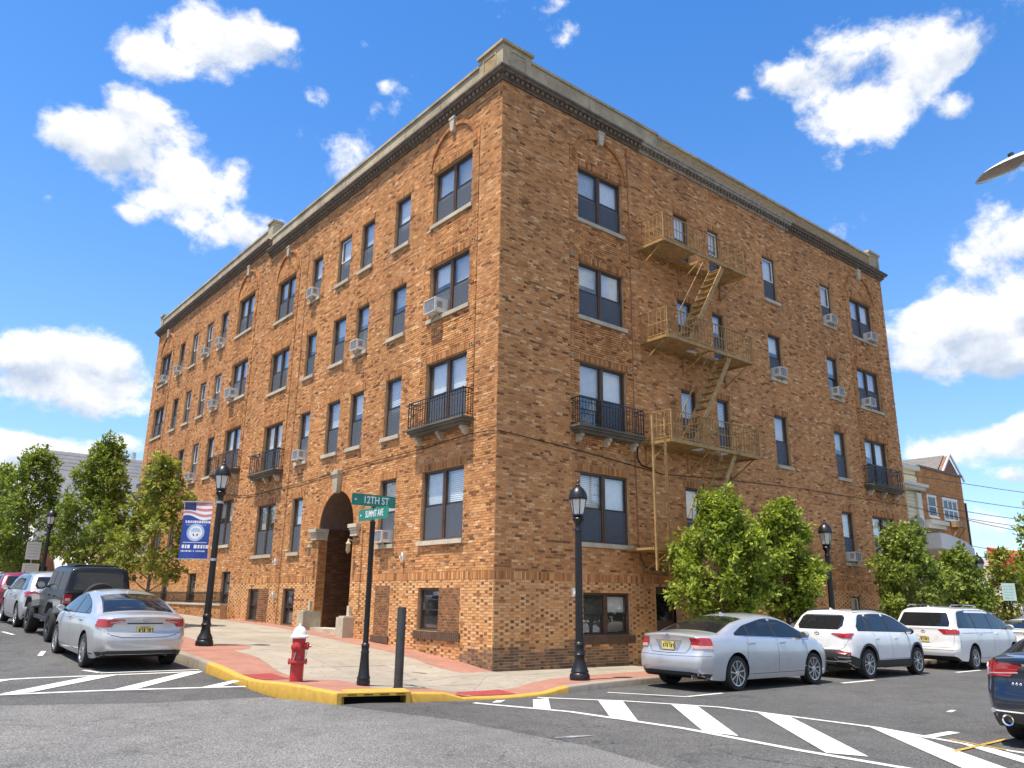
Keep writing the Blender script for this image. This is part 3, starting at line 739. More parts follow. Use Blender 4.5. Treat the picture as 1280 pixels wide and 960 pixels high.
RIGHT = {'c1': (2.86, 4.75, 'double'), 'c2': (7.27, 8.06, 'single'), 'c3': (9.1, 9.76, 'single'), 'c4': (12.36, 13.22, 'single'), 'c5': (16.4, 17.25, 'single'), 'c6': (18.7, 20.58, 'double')}
for k, (a, b, kd) in NEAR.items():
    for fl in range(4):
        if fl == 3 and k in ('l3', 'l4'): continue
        win('L', a, b, fl, 0, kd, acs.get((k, fl)), col=k)
for k, (a, b, kd) in FAR.items():
    for fl in range(4): win('L', a, b, fl, DF, kd, acs.get((k, fl)), col=k)
for k, (a, b, kd) in RIGHT.items():
    for fl in range(4): win('R', a, b, fl, 0, kd, acs.get((k, fl)), col=k)
# basement
win_z('L', 2.24, 3.20, -.80, .30, 'single', base=True); win_z('L', 10.76, 11.70, -.96, .30, 'single', base=True); win_z('L', 13.82, 14.76, -.90, .30, 'single', base=True)
win_z('L', 16.76, 17.70, -.80, .94, 'single', base=True); win_z('L', 20.78, 21.8, -.80, .94, 'single', base=True); win_z('L', 24.6, 25.5, -.6, .94, 'single', base=True)
win_z('R', 2.92, 4.70, -.87, .18, 'double', base=True)
win_z('R', 12.3, 13.1, -1.35, .25, 'single', base=True, pale=True); win_z('R', 16.45, 17.2, -.9, .25, 'single', base=True); win_z('R', 18.75, 20.5, -1.1, .25, 'double', base=True)
DOOR_R = (5.75, 6.85, -1.60, .40)
for w in windows: openings[w[0]].append(w[1:5])
openings['R'].append((DOOR_R[0], DOOR_R[1], DOOR_R[2]-.3, snap(DOOR_R[3])))
ARC_C, ARC_R, ARC_Z = 8.10, 1.15, 2.13            # entrance arch
INFILL = [('L', 1.32, 2.23, -.80, .30), ('L', 4.62, 5.42, -1.0, .32), ('L', 12.9, 13.80, -.90, .28)]
for f, a, b, c, e in INFILL: keep_out[f].append((a, b, snap(c), snap(e)))

tones = []        # brick records per facade
def brick_tone(n, u, z, header=None):
    t = rng.beta(3.5, 2.9, n)*.84+.06
    pale = rng.random(n) < .06; t = np.where(pale, rng.uniform(.80, .97, n), t)
    dk = rng.random(n) < .09; t = np.where(dk, rng.uniform(.05, .2, n), t)
    return t
class Bricks:
    def __init__(s): s.a = []        # u0 u1 z0 z1 d0 d1 tone soot
    def put(s, u0, u1, z0, z1, d1, tone, soot=0., d0=-.02): s.a.append((u0, u1, z0, z1, d0, d1, tone, soot))
    def arr(s): return np.array(s.a, dtype=np.float64)
def cut(iv, a, b):
    out = []
    for (p, q) in iv:
        if b <= p or a >= q: out.append((p, q)); continue
        if a-p > .03: out.append((p, a))
        if q-b > .03: out.append((b, q))
    return out
def soot_at(face, u, z):
    if z > -.9:
        for (a, b, c, e) in openings[face]:                     # streaks washed down from the ends of the sills
            if c-1.0 < z < c-.1 and a-.3 < u < b+.3:
                q = 1-(c-.1-z)/.9; ed = min(abs(u-a), abs(u-b))
                if random.random() < .55*q: return random.uniform(.10, .34)*q*(1 if ed < .3 else .5)
        if z > (13.2 if (face == 'R' or u < LEN_L1) else 13.7) and random.random() < .4: return random.uniform(.05, .3)
        for (a, b) in ((NEAR['l1'][:2], NEAR['l6'][:2], FAR['l7'][:2]) if face == 'L' else (RIGHT['c1'][:2], RIGHT['c6'][:2])):
            if a-.4 < u < b+.4 and 3.3 < z < 4.6 and random.random() < .6: return random.uniform(.08, .32)
        return 0.
    lim = (-1.12 if face == 'R' else -1.22)+(.06*math.sin(u*3.1)+.05*math.sin(u*7.7+1)); end = 4.6 if face == 'R' else 1.3
    if z < lim and u < end: return .55+.4*random.random()
    if z < lim+.16 and u < end: return .35*random.random()
    return 0.
def lay(face, u_lo, u_hi, z_lo, z_hi, base_fn, BR, off_seed=0):
    k0, k1 = int(round(z_lo/CH)), int(round(z_hi/CH))
    for k in range(k0, k1):
        z0 = k*CH+.0048; z1 = (k+1)*CH-.0048; zc = (z0+z1)/2
        iv = [(u_lo, u_hi)]
        for (a, b, c, e) in openings[face]+keep_out[face]:
            if c < zc < e: iv = cut(iv, a, b)
        if face == 'L' and zc < ARC_Z+ARC_R+.36:
            hw = (ARC_R+.02) if zc < ARC_Z else (math.sqrt(max(0, (ARC_R+.33)**2-(zc-ARC_Z)**2)))
            if hw > 0: iv = cut(iv, ARC_C-hw, ARC_C+hw)
        low = zc < .46
        for (ba, bb, bz0, bz1) in bays[face]:
            if bz0 < zc < bz1:
                for e_ in (ba, bb): iv = cut(iv, e_-.009, e_+.009)
        flem = low
        header_course = (k % 6 == 0) and not low
        bo = 0.
        for (p, q) in iv:
            if flem: pitch = [(.2032, 0), (.0936, 1)]; start = (k % 2)*.1532
            elif header_course: pitch = [(.0936, 1)]; start = .03*(k % 2)
            else: pitch = [(.2032, 0)]; start = (k % 2)*.1064+(.0355 if k % 3 == 0 else 0)
            period = sum(x+.0095 for x, _ in pitch)
            u = u_lo-period+((start) % period); i = 0
            # jump near p
            n = int((p-u)/period)-1
            if n > 0: u += n*period
            while u < q:
                wdt, hd = pitch[i % len(pitch)]; i += 1
                a, b = max(u, p), min(u+wdt, q); u += wdt+.0095
                if b-a < .028: continue
                uc = (a+b)/2
                if zc < base_fn(uc)-.05: continue
                t = float(brick_tone(1, uc, zc)[0])
                if low:
                    t = (random.uniform(.04, .24) if random.random() < .40 else random.uniform(.4, .85)) if hd else (random.uniform(.15, .4) if random.random() < .06 else min(.95, max(.5, .83+.06*random.gauss(0, 1))))
                j = random.gauss(0, .0022); j += random.choice((0, 0, 0, 0, 0, .006, -.003)) if not low else 0
                for (ba, bb, bz0, bz1) in bays[face]:
                    if ba < uc < bb and bz0 < zc < bz1: bo = .026; break
                else: bo = 0.
                BR.put(a, b, z0, z1, .007+j+bo, t, soot_at(face, uc, zc))
def soldiers(face, u0, u1, z0, z1, BR, d=.012, tone=(.25, .75), w=.0572):
    n = max(1, int(round((u1-u0)/(w+.0095)))); p = (u1-u0)/n
    for i in range(n): BR.put(u0+i*p+.0045, u0+(i+1)*p-.0045, z0+.004, z1-.004, d+random.gauss(0, .002), random.uniform(*tone), 0)
BRK = {'L': Bricks(), 'R': Bricks()}
# proud bays around the paired windows
for (a, b, dz) in ((NEAR['l1'][0], NEAR['l1'][1], 0), (NEAR['l6'][0], NEAR['l6'][1], 0), (FAR['l7'][0], FAR['l7'][1], DF), (FAR['l12'][0], FAR['l12'][1], DF)):
    bays['L'].append((a-.34, b+.34, 4.0+dz, 13.0+dz))
for c in ('c1', 'c6'): bays['R'].append((RIGHT[c][0]-.34, RIGHT[c][1]+.34, 4.0, 13.0))
# soldier lintels and the soldier belt course
SB0, SB1 = snap(.47), snap(.47)+.2
lint = []
for (f, u0, u1, z0, z1, kd, op) in windows:
    if op.get('base'): continue
    h = .2; pr = .042 if kd == 'double' and op['fl'] < 3 else .011
    keep_out[f].append((u0-.11, u1+.11, z1, z1+3*CH)); lint.append((f, u0-.11, u1+.11, z1+.002, z1+3*CH-.003, pr))
for (f, a, b) in (('L', .0, ARC_C-ARC_R-.24), ('L', ARC_C+ARC_R+.24, 15.2), ('R', .0, LEN_R)):
    keep_out[f].append((a, b, SB0, SB0+3*CH))
    soldiers(f, a+.002, b, SB0+.002, SB0+3*CH-.003, BRK[f], .016, (.14, .86))
for f, a, b, c, e, pr in lint: soldiers(f, a, b, c, e, BRK[f], pr, (.10, .62))
# running bricks
lay('L', .002, LEN_L1, -1.8, TOP, lambda u: wall_z(0, u), BRK['L'])
lay('L', LEN_L1, LEN_L, -1.4, TOP+DF, lambda u: wall_z(0, u), BRK['L'])
lay('R', .002, LEN_R, -2.0, TOP, lambda u: wall_z(u, 0), BRK['R'])
# dark infill panels (basement windows bricked up)
for (f, a, b, c, e) in INFILL:
    k0, k1 = int(round(c/CH)), int(round(e/CH))
    for k in range(k0, k1):
        u = a-(k % 2)*.06
        while u < b:
            p, q = max(u, a), min(u+.115, b); u += .1235
            if q-p > .025: BRK[f].put(p, q, k*CH+.006, (k+1)*CH-.006, .010+random.gauss(0, .0015), random.uniform(.04, .19), .12)
for (f, a, b, c, e) in INFILL: MB().box(a, b, -.01, .004, snap(c), snap(e)).build('infill_bed', MT['mortar'], bld, xf=XL if f == 'L' else XR)
# rowlock frames of the spandrel panels between paired windows
for (f, a, b, dz) in (('L', 1.30, 3.23, 0), ('L', 12.95, 14.68, 0), ('L', 17.25, 19.08, DF), ('L', 28.95, 30.8, DF), ('R', 2.86, 4.75, 0), ('R', 18.7, 20.58, 0)):
    for fl in (0, 1):
        zt, zb = snap(SILL[fl]+dz)-.30, snap(HEAD[fl+1]+dz)+.42
        for zz in (zt, zb):
            u = a+.2
            while u < b-.3: BRK[f].put(u, u+.2, zz-.026, zz+.026, .040, random.uniform(.2, .7)); u += .21
        for uu in (a+.2, b-.2-.057):
            zz = zb+.04
            while zz < zt-.09: BRK[f].put(uu, uu+.055, zz, zz+.057, .039, random.uniform(.2, .7)); zz += .066

def brick_mesh(name, A, face):
    """A: n x 8 records -> one mesh of five-sided bricks"""
    n = len(A); u0, u1, z0, z1, d0, d1 = (A[:, i] for i in range(6)); ch = .0022
    def P(u, d, z):
        return np.stack([-d, u, z], -1) if face == 'L' else np.stack([u, -d, z], -1)
    V = np.stack([P(u0, d0, z0), P(u1, d0, z0), P(u1, d0, z1), P(u0, d0, z1), P(u0+ch, d1, z0+ch), P(u1-ch, d1, z0+ch), P(u1-ch, d1, z1-ch), P(u0+ch, d1, z1-ch)], 1)
    q = np.array([(4, 5, 6, 7), (0, 1, 5, 4), (1, 2, 6, 5), (2, 3, 7, 6), (3, 0, 4, 7)])
    if face == 'L': q = q[:, ::-1]
    F = (q[None]+8*np.arange(n)[:, None, None]).reshape(-1)
    me = bpy.data.meshes.new(name); nf = n*5
    me.vertices.add(n*8); me.vertices.foreach_set('co', V.reshape(-1).astype(np.float32))
    me.loops.add(nf*4); me.loops.foreach_set('vertex_index', F.astype(np.int32))
    me.polygons.add(nf); me.polygons.foreach_set('loop_start', (np.arange(nf)*4).astype(np.int32))
    me.polygons.foreach_set('use_smooth', np.zeros(nf, bool)); me.update(calc_edges=True)
    for an, col in (('tone', 6), ('soot', 7)):
        at = me.attributes.new(an, 'FLOAT', 'FACE'); at.data.foreach_set('value', np.repeat(A[:, col], 5).astype(np.float32))
    me.materials.append(MT['brick']); return me
AL, AR = BRK['L'].arr(), BRK['R'].arr()
# the 300 bricks that show largest become parts of their own (they share a few meshes)
def score(A, face):
    uc, zc = (A[:, 0]+A[:, 1])/2, (A[:, 2]+A[:, 3])/2; C = np.array(cam.matrix_world.translation)
    if face == 'L': d = np.stack([0*uc-C[0], uc-C[1], zc-C[2]], -1); nn = np.abs(d[:, 0])
    else: d = np.stack([uc-C[0], 0*uc-C[1], zc-C[2]], -1); nn = np.abs(d[:, 1])
    r = np.linalg.norm(d, axis=1); s = (A[:, 1]-A[:, 0])*(A[:, 3]-A[:, 2])*nn/r**3
    whole = np.abs((A[:, 1]-A[:, 0])-.2032) < .002
    return np.where(whole & (A[:, 7] < .05), s, 0)
sc = np.concatenate([score(AL, 'L'), score(AR, 'R')]); order = np.argsort(-sc)[:300]; nL = len(AL)
pick = {'L': [i for i in order if i < nL], 'R': [i-nL for i in order if i >= nL]}
variants = {}
for f, A in (('L', AL), ('R', AR)):
    for v in range(16):
        rec = np.array([[-.1016, .1016, -.0286, .0286, -.02, .008+.002*math.sin(v*2.3), (.02+v*.06), 0]]); variants[f, v] = brick_mesh('brick', rec, f)
    mask = np.ones(len(A), bool); mask[pick[f]] = False
    o = link('brickwork', brick_mesh('brickwork', A[mask], f), bld); o['kind'] = 'stuff'
    for i in pick[f]:
        r = A[i]; uc, zc = (r[0]+r[1])/2, (r[2]+r[3])/2; v = int(np.clip(round((r[6]-.02)/.06), 0, 15))
        bo = r[5]-.007
        link('brick', variants[f, v], bld, (-bo, uc, zc) if f == 'L' else (uc, -bo, zc))

# backing wall (mortar) with the openings cut out, and the reveals
def wall_sheet(face, u_lo, u_hi, z_lo, z_hi, ops, d=0.0, depth=.2):
    mb = MB(); X = XL if face == 'L' else XR
    us = sorted({u_lo, u_hi, *[o[0] for o in ops], *[o[1] for o in ops]}); zs = sorted({z_lo, z_hi, *[o[2] for o in ops], *[o[3] for o in ops]})
    us = [u for u in us if u_lo <= u <= u_hi]; zs = [z for z in zs if z_lo <= z <= z_hi]
    for i in range(len(us)-1):
        for j in range(len(zs)-1):
            uc, zc = (us[i]+us[i+1])/2, (zs[j]+zs[j+1])/2
            if any(a < uc < b and c < zc < e for a, b, c, e in ops): continue
            mb.add([(us[i], d, zs[j]), (us[i+1], d, zs[j]), (us[i+1], d, zs[j+1]), (us[i], d, zs[j+1])], [(0,1,2,3)])
    for (a, b, c, e) in ops:
        a2, b2 = max(a, u_lo), min(b, u_hi)
        if b2 <= a2: continue
        for q in ([(a,0,c),(a,0,e),(a,-depth,e),(a,-depth,c)], [(b,0,e),(b,0,c),(b,-depth,c),(b,-depth,e)], [(a,0,e),(b,0,e),(b,-depth,e),(a,-depth,e)], [(b,0,c),(a,0,c),(a,-depth,c),(b,-depth,c)]):
            mb.add(q, [(0,1,2,3)])
    return mb, X
arch_op = (ARC_C-ARC_R, ARC_C+ARC_R, -1.4, ARC_Z+ARC_R)
mb, X = wall_sheet('L', 0, LEN_L, -2.2, TOP+DF, openings['L']+[arch_op])
nseg = 24
for i in range(nseg):                                   # spandrels beside the arch
    a0, a1 = math.pi*i/nseg, math.pi*(i+1)/nseg
    p = [(ARC_C+ARC_R*math.cos(a), 0, ARC_Z+ARC_R*math.sin(a)) for a in (a0, a1)]; zt = ARC_Z+ARC_R
    mb.add([p[0], (p[0][0], 0, zt), (p[1][0], 0, zt), p[1]], [(0,1,2,3)])
mb.build('wall', MT['mortar'], bld, xf=X)
mb, X = wall_sheet('R', 0, LEN_R, -2.4, TOP, openings['R']); mb.build('wall', MT['mortar'], bld, xf=X)
# the rest of the shell: back walls, roof, dim rooms behind the glass
b_ = MB(); b_.add([(LEN_R,0,-2.4),(LEN_R,14,-2.4),(LEN_R,14,TOP+.2),(LEN_R,0,TOP+.2)], [(0,1,2,3)]); b_.add([(0,LEN_L,-2.2),(14,LEN_L,-2.2),(14,LEN_L,TOP+DF+.2),(0,LEN_L,TOP+DF+.2)], [(0,1,2,3)])
b_.add([(LEN_R,14,-2.4),(14,14,-2.4),(14,14,TOP+.2),(LEN_R,14,TOP+.2)], [(0,1,2,3)]); b_.add([(14,14,-2.4),(14,LEN_L,-2.4),(14,LEN_L,TOP+DF),(14,14,TOP+DF)], [(0,1,2,3)])
b_.build('rear_wall', MT['mortar'], bld)
b_ = MB(); b_.add([(0,0,TOP+.1),(LEN_R,0,TOP+.1),(LEN_R,14,TOP+.1),(0,14,TOP+.1)], [(0,1,2,3)]); b_.add([(0,LEN_L1,TOP+DF+.1),(14,LEN_L1,TOP+DF+.1),(14,LEN_L,TOP+DF+.1),(0,LEN_L,TOP+DF+.1)], [(0,1,2,3)])
b_.add([(0,LEN_L1,TOP),(14,LEN_L1,TOP),(14,LEN_L1,TOP+DF+.1),(0,LEN_L1,TOP+DF+.1)], [(0,1,2,3)]); b_.add([(0,14,TOP+.1),(14,14,TOP+.1),(14,LEN_L1,TOP+.1),(0,LEN_L1,TOP+.1)], [(0,1,2,3)])
b_.build('roof', MT['asphalt'], bld)
ENTR = 3.0
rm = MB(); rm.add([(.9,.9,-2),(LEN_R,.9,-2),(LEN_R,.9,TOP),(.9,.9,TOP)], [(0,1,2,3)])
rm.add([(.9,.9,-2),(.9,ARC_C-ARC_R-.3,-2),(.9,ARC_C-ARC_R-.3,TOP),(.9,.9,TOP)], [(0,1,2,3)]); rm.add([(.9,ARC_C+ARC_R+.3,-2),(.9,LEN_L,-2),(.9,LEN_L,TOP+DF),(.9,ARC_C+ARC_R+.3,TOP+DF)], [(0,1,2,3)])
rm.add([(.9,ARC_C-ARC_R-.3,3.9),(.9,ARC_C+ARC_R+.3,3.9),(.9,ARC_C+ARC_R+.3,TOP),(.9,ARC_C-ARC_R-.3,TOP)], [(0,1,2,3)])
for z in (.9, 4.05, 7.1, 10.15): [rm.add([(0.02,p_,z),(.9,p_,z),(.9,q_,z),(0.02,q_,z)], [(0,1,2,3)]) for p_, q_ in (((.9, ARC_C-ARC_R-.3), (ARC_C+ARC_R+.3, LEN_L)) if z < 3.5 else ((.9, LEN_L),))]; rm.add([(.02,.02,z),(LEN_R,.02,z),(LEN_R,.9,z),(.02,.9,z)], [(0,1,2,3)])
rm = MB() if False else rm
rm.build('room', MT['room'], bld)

# --- windows
def make_window(face, u0, u1, z0, z1, kind, op):
    X = XL if face == 'L' else XR; base = op.get('base'); D = -.075
    fr = MB(); t = .055
    fr.box(u0, u0+t, -.19, D, z0, z1); fr.box(u1-t, u1, -.19, D, z0, z1); fr.box(u0+t, u1-t, -.19, D-.004, z1-t, z1); fr.box(u0+t, u1-t, -.19, D+.012, z0, z0+.045)
    lites = []
    if kind == 'double':
        um = (u0+u1)/2; fr.box(um-.065, um+.065, -.19, D+.01, z0+.045, z1-t); fr.box(um-.018, um+.018, D+.008, D+.026, z0+.05, z1-t-.004)
        lites = [(u0+t, um-.065), (um+.065, u1-t)]
    else: lites = [(u0+t, u1-t)]
    w = fr.build('window', MT['frame'], bld, xf=X)
    za, zb = z0+.045, z1-t; zm = (za+zb)/2+random.uniform(-.02, .02)
    if op.get('fl') == 2 and kind == 'double': zm = za+(zb-za)*.47
    acl = None
    if op['ac']: acl = {1: 0, 'lo': 0, 'hi': 0}[op['ac']]
    sm = MT['sash'] if (random.random() < .9 or kind == 'double') else MT['sash_w']
    if op.get('pale'): sm = MT['sash_w']
    for li, (a, b) in enumerate(lites):
        for (c, e, dd) in ((zm-.018, zb, -.100), (za, zm+.018, -.135)):
            s = MB(); q = .036
            s.box(a, a+q, dd-.03, dd, c, e); s.box(b-q, b, dd-.03, dd, c, e); s.box(a+q, b-q, dd-.03, dd-.002, e-q, e); s.box(a+q, b-q, dd-.03, dd-.002, c, c+q)
            s.build('sash', sm, w, xf=X)
            MB().add([(a+q, dd-.016, c+q), (b-q, dd-.016, c+q), (b-q, dd-.016, e-q), (a+q, dd-.016, e-q)], [(3,2,1,0) if face == 'L' else (0,1,2,3)]).build('pane', MT['pane'], w, xf=X, orient=False)
        if li < 9 and random.random() < (.95 if not base else .0):
            MB().box(a+.004, b-.004, -.113, -.109, za+.004, zm-.02).build('insect_screen', MT['screen'], w, xf=X)
        # blinds and curtains behind the glass
        r = random.random(); fl = op['fl']
        if base: drop = .45 if r < .5 else 0
        elif r < .60: drop = .5
        elif r < .78: drop = .36
        elif r < .9: drop = 1.0
        else: drop = .62
        if drop == 1.0 and face == 'R': drop = .5
        bm_ = MT['blind'] if random.random() < .75 else MT['blind_grey']
        if op.get('pale'): drop, bm_ = 1.0, MT['blind']
        if drop:
            zbm = zb-(zb-za)*drop; n = max(2, int((zb-zbm)/.05)); s = MB()
            if bm_ is MT['blind'] and random.random() < .5:
                for k in range(n):                                  # slats
                    c = zbm+(zb-zbm)*k/n; e = zbm+(zb-zbm)*(k+1)/n
                    s.add([(a, -.205, c), (b, -.205, c), (b, -.222, e-.003), (a, -.222, e-.003)], [(0,1,2,3)])
            else: s.box(a, b, -.215, -.21, zbm, zb)
            s.build('blind', bm_, w, xf=X)
        if random.random() < .35 and not base and drop < 1:
            s = MB(); side = random.choice((0, 1)); wd = (b-a)*random.uniform(.2, .36); aa = a if side == 0 else b-wd
            n = 8
            for k in range(n):
                p, q2 = aa+wd*k/n, aa+wd*(k+1)/n; d0, d1 = (-.25, -.28) if k % 2 else (-.28, -.25)
                s.add([(p, d0, za), (q2, d1, za), (q2, d1, zb), (p, d0, zb)], [(0,1,2,3)])
            s.build('curtain', MT['curtain'], w, xf=X)
    if not base:
        MB().box(u0-.07, u1+.07, -.10, .085, z0-.115, z0-.002).build('sill', MT['stone'], w, xf=X)
    else:
        su0 = u0-.98 if (face == 'L' and abs(u0-2.24) < .01) else u0-.12
        s = MB(); u = su0
        while u < u1+.1: s.box(u, min(u+.09, u1+.12), -.10, .05, z0-.20, z0-.004); u += .098
        s.build('sill', MT['frame'], w, xf=X)
    return w
for wdef in windows: make_window(*wdef)
# sill of the second bricked-up panel
MB().box(4.56, 5.50, -.05, .05, -1.18, -1.01).build('panel_sill', MT['frame'], bld, xf=XL)

# --- blind arches with keystones over the paired top windows
def blind_arch(face, u0, u1, zb):
    X = XL if face == 'L' else XR; c = (u0+u1)/2; r = (u1-u0)/2+.12; s = MB(); n = 30; h = zb+.16
    ec = .92
    for k in range(n):
        a0, a1 = math.pi*(k+.06)/n, math.pi*(k+.94)/n
        if abs((a0+a1)/2-math.pi/2) < .08: continue
        P = [(c+rr*math.cos(a), h+rr*ec*math.sin(a)) for rr, a in ((r, a0), (r+.11, a0), (r+.11, a1), (r, a1))]
        o = len(s.v); s.add([(p[0], -.01, p[1]) for p in P]+[(p[0], .075, p[1]) for p in P], [(3,2,1,0),(4,5,6,7),(0,1,5,4),(1,2,6,5),(2,3,7,6),(3,0,4,7)])
    me = s.mesh('arch_ring', MT['brick'], xf=X); at = me.attributes.new('tone', 'FLOAT', 'FACE')
    at.data.foreach_set('value', np.repeat(rng.uniform(.15, .5, len(me.polygons)//6), 6).astype(np.float32))
    (lambda o_: o_.__setitem__('kind', 'stuff'))(link('arch_brick', me, bld))
    zt = h+r*ec
    MB().add([(c-.075, 0, zt-.14), (c+.075, 0, zt-.14), (c+.12, 0, zt+.24), (c-.12, 0, zt+.24), (c-.075, .125, zt-.14), (c+.075, .125, zt-.14), (c+.12, .135, zt+.24), (c-.12, .135, zt+.24)],
             [(3,2,1,0),(4,5,6,7),(0,1,5,4),(1,2,6,5),(2,3,7,6),(3,0,4,7)]).box(c-.14, c+.14, 0, .15, zt+.24, zt+.31).build('keystone', MT['stone'], bld, xf=X)
for (a, b, kd) in (NEAR['l1'], NEAR['l6']): blind_arch('L', a, b, HEAD[0])
for (a, b, kd) in (FAR['l7'], FAR['l12']): blind_arch('L', a, b, HEAD[0]+DF)
for (a, b, kd) in (RIGHT['c1'], RIGHT['c6']): blind_arch('R', a, b, HEAD[0])
# small square anchor stones at the corners of the bays
for (f, a, b, dz) in (('L', 1.30, 3.23, 0), ('R', 2.86, 4.75, 0)):
    for fl in (1, 2):
        for uu in (a-.24, b+.24):
            X = XL if f == 'L' else XR; zz = snap(HEAD[fl])+.12
            MB().box(uu-.05, uu+.05, 0, .05, zz-.05, zz+.05).build('anchor_stone', MT['oldstone'], bld, xf=X)
            MB().box(uu-.022, uu+.022, .05, .056, zz-.024, zz+.024).build('anchor_bolt', MT['black_iron'], bld, xf=X)

# --- cornice, dentils and parapet
def cornice(face, u0, u1, z, mats, end0, end1):
    """mats: list of (from, to, material)"""
    X = XL if face == 'L' else XR
    for (a, b, m) in mats:
        s = MB(); e0 = .26 if (a == u0 and end0) else 0; e1 = .26 if (b == u1 and end1) else 0
        prof = [(0, z), (.05, z), (.06, z+.05), (.09, z+.07), (.09, z+.17), (.20, z+.19), (.22, z+.25), (.26, z+.27), (.26, z+.33), (.235, z+.345), (0, z+.36)]
        n = len(prof); va = [(a-(d if e0 else 0), d, zz) for d, zz in prof]; vb = [(b+(d if e1 else 0), d, zz) for d, zz in prof]
        s.add(va+vb, [(i, i+1, n+i+1, n+i) for i in range(n-1)])
        if not e0: s.f.append(tuple(range(n))); s.m.append(0)
        if not e1: s.f.append(tuple(range(2*n-1, n-1, -1))); s.m.append(0)
        s.build('cornice', m, bld, smooth=30, xf=X)
    d = MB(); u = u0-.06
    while u < u1: d.box(u+.05, u+.145, .085, .155, z+.075, z+.168); u += .19
    o = d.build('dentils', MT['dentil'], bld, xf=X); o['kind'] = 'stuff'
MT['dentil'] = concrete_mat('dentil_stone', (.24,.20,.15), .5)
DK, GR = MT['darkmetal_cornice'], MT['greymetal_cornice']
cornice('L', 0, LEN_L1, TOP, [(0, LEN_L1, DK)], True, False)
cornice('L', LEN_L1, LEN_L, TOP+DF, [(LEN_L1, LEN_L, DK)], False, True)
cornice('R', 0, LEN_R, TOP, [(0, 5.6, DK), (5.6, 14.3, GR), (14.3, LEN_R, DK)], True, True)
def parapet(face, u0, u1, z, h, m, step, ext0=0, ext1=0):
    X = XL if face == 'L' else XR; u = u0
    while u < u1-.05:
        v = min(u+step, u1); j = random.uniform(-.006, .006)
        MB().box(u+.006, v-.006, -.30, .03+j, z, z+h-.09).build('parapet_block', m, bld, xf=X)
        MB().box(u+.003, v-.003, -.34, .075+j*.5, z+h-.09, z+h).build('coping', MT['oldstone'] if random.random() < .8 else MT['stone'], bld, xf=X); u = v
def pier(face, u0, u1, z, h, panel=True, m=None):
    X = XL if face == 'L' else XR
    s = MB(); s.box(u0, u1, -.36, .06, z, z+h-.10)
    s.build('pier', m or MT['oldstone'], bld, xf=X)
    MB().box(u0-.05, u1+.05, -.42, .12, z+h-.10, z+h).build('pier_cap', MT['oldstone'], bld, xf=X)
    if panel:
        a, b, c, e = u0+.16, u1-.16, z+.17, z+h-.2; s = MB(); w_ = .035
        s.box(a, b, .055, .085, e-w_, e); s.box(a, b, .055, .085, c, c+w_); s.box(a, a+w_, .055, .084, c+w_, e-w_); s.box(b-w_, b, .055, .084, c+w_, e-w_)
        s.build('pier_panel', MT['oldstone'], bld, xf=X)
PZ = TOP+.36
parapet('L', 1.03, LEN_L1, PZ, .70, MT['oldstone'], 2.05)
parapet('R', 1.0, 6.6, PZ, .72, MT['oldstone'], 2.4)
MT['tanbrick'] = mat('tan_parapet_brick', (.34,.235,.115), .9, var=.35, vscale=5, bump=.4, bscale=40, coord='pos', stretch=(1, 1, 3))
parapet('R', 6.6, LEN_R-.95, PZ, .66, MT['tanbrick'], 2.1)
parapet('L', LEN_L1+.55, LEN_L-.5, PZ+DF, .68, MT['oldstone'], 2.1)
# corner pier in one piece with a return
MB().box(-.06, 1.0, -.06, 1.03, PZ, PZ+.82).build('pier', MT['oldstone'], bld)
MB().box(-.13, 1.06, -.13, 1.09, PZ+.82, PZ+.91).build('pier_cap', MT['oldstone'], bld)
def panel_frame(X, a, b, c, e, m=None, fill=None):
    s = MB(); w_ = .03
    s.box(a, b, .055, .083, e-w_, e); s.box(a, b, .055, .083, c, c+w_); s.box(a, a+w_, .055, .082, c+w_, e-w_); s.box(b-w_, b, .055, .082, c+w_, e-w_); s.build('pier_panel', MT['oldstone'], bld, xf=X)
    if fill: MB().box(a+w_, b-w_, .05, .064, c+w_, e-w_).build('panel_infill', fill, bld, xf=X)
panel_frame(XR, .22, .80, PZ+.16, PZ+.68); panel_frame(XL, .24, .82, PZ+.16, PZ+.68, fill=MT['tanbrick'])
pier('L', LEN_L1+.02, LEN_L1+.55, PZ+DF, .95, False); pier('L', LEN_L-.5, LEN_L, PZ+DF, .92, False); pier('R', LEN_R-.95, LEN_R-.05, PZ, .88, True)
MB().box(.30, 14, LEN_L1-.02, LEN_L1+.28, PZ-.2, PZ+DF+.62).build('party_wall', MT['tanbrick'], bld)

# --- entrance arch
a_ = MB(); n = 24
for i in range(n):                      # ring of bricks, two rows
    for (r0, r1) in ((ARC_R+.005, ARC_R+.155), (ARC_R+.165, ARC_R+.315)):
        for h in range(2):
            a0, a1 = math.pi*(i+h*.5+.03)/n, math.pi*(i+h*.5+.47)/n
            if a1 > math.pi-.001: a1 = math.pi-.001
            P = [(ARC_C+rr*math.cos(a), ARC_Z+rr*math.sin(a)) for rr, a in ((r0, a0), (r1, a0), (r1, a1), (r0, a1))]
            a_.add([(p[0], -.02, p[1]) for p in P]+[(p[0], .020, p[1]) for p in P], [(3,2,1,0),(4,5,6,7),(0,1,5,4),(1,2,6,5),(2,3,7,6),(3,0,4,7)])
me = a_.mesh('arch_ring', MT['brick'], xf=XL); at = me.attributes.new('tone', 'FLOAT', 'FACE'); at.data.foreach_set('value', np.repeat(rng.uniform(.25, .72, len(me.polygons)//6), 6).astype(np.float32)); (lambda o_: o_.__setitem__('kind', 'stuff'))(link('arch_brick', me, bld))
BV = Bricks()                                             # inside of the porch
PB = MB(); gzp = wall_z(0, ARC_C)
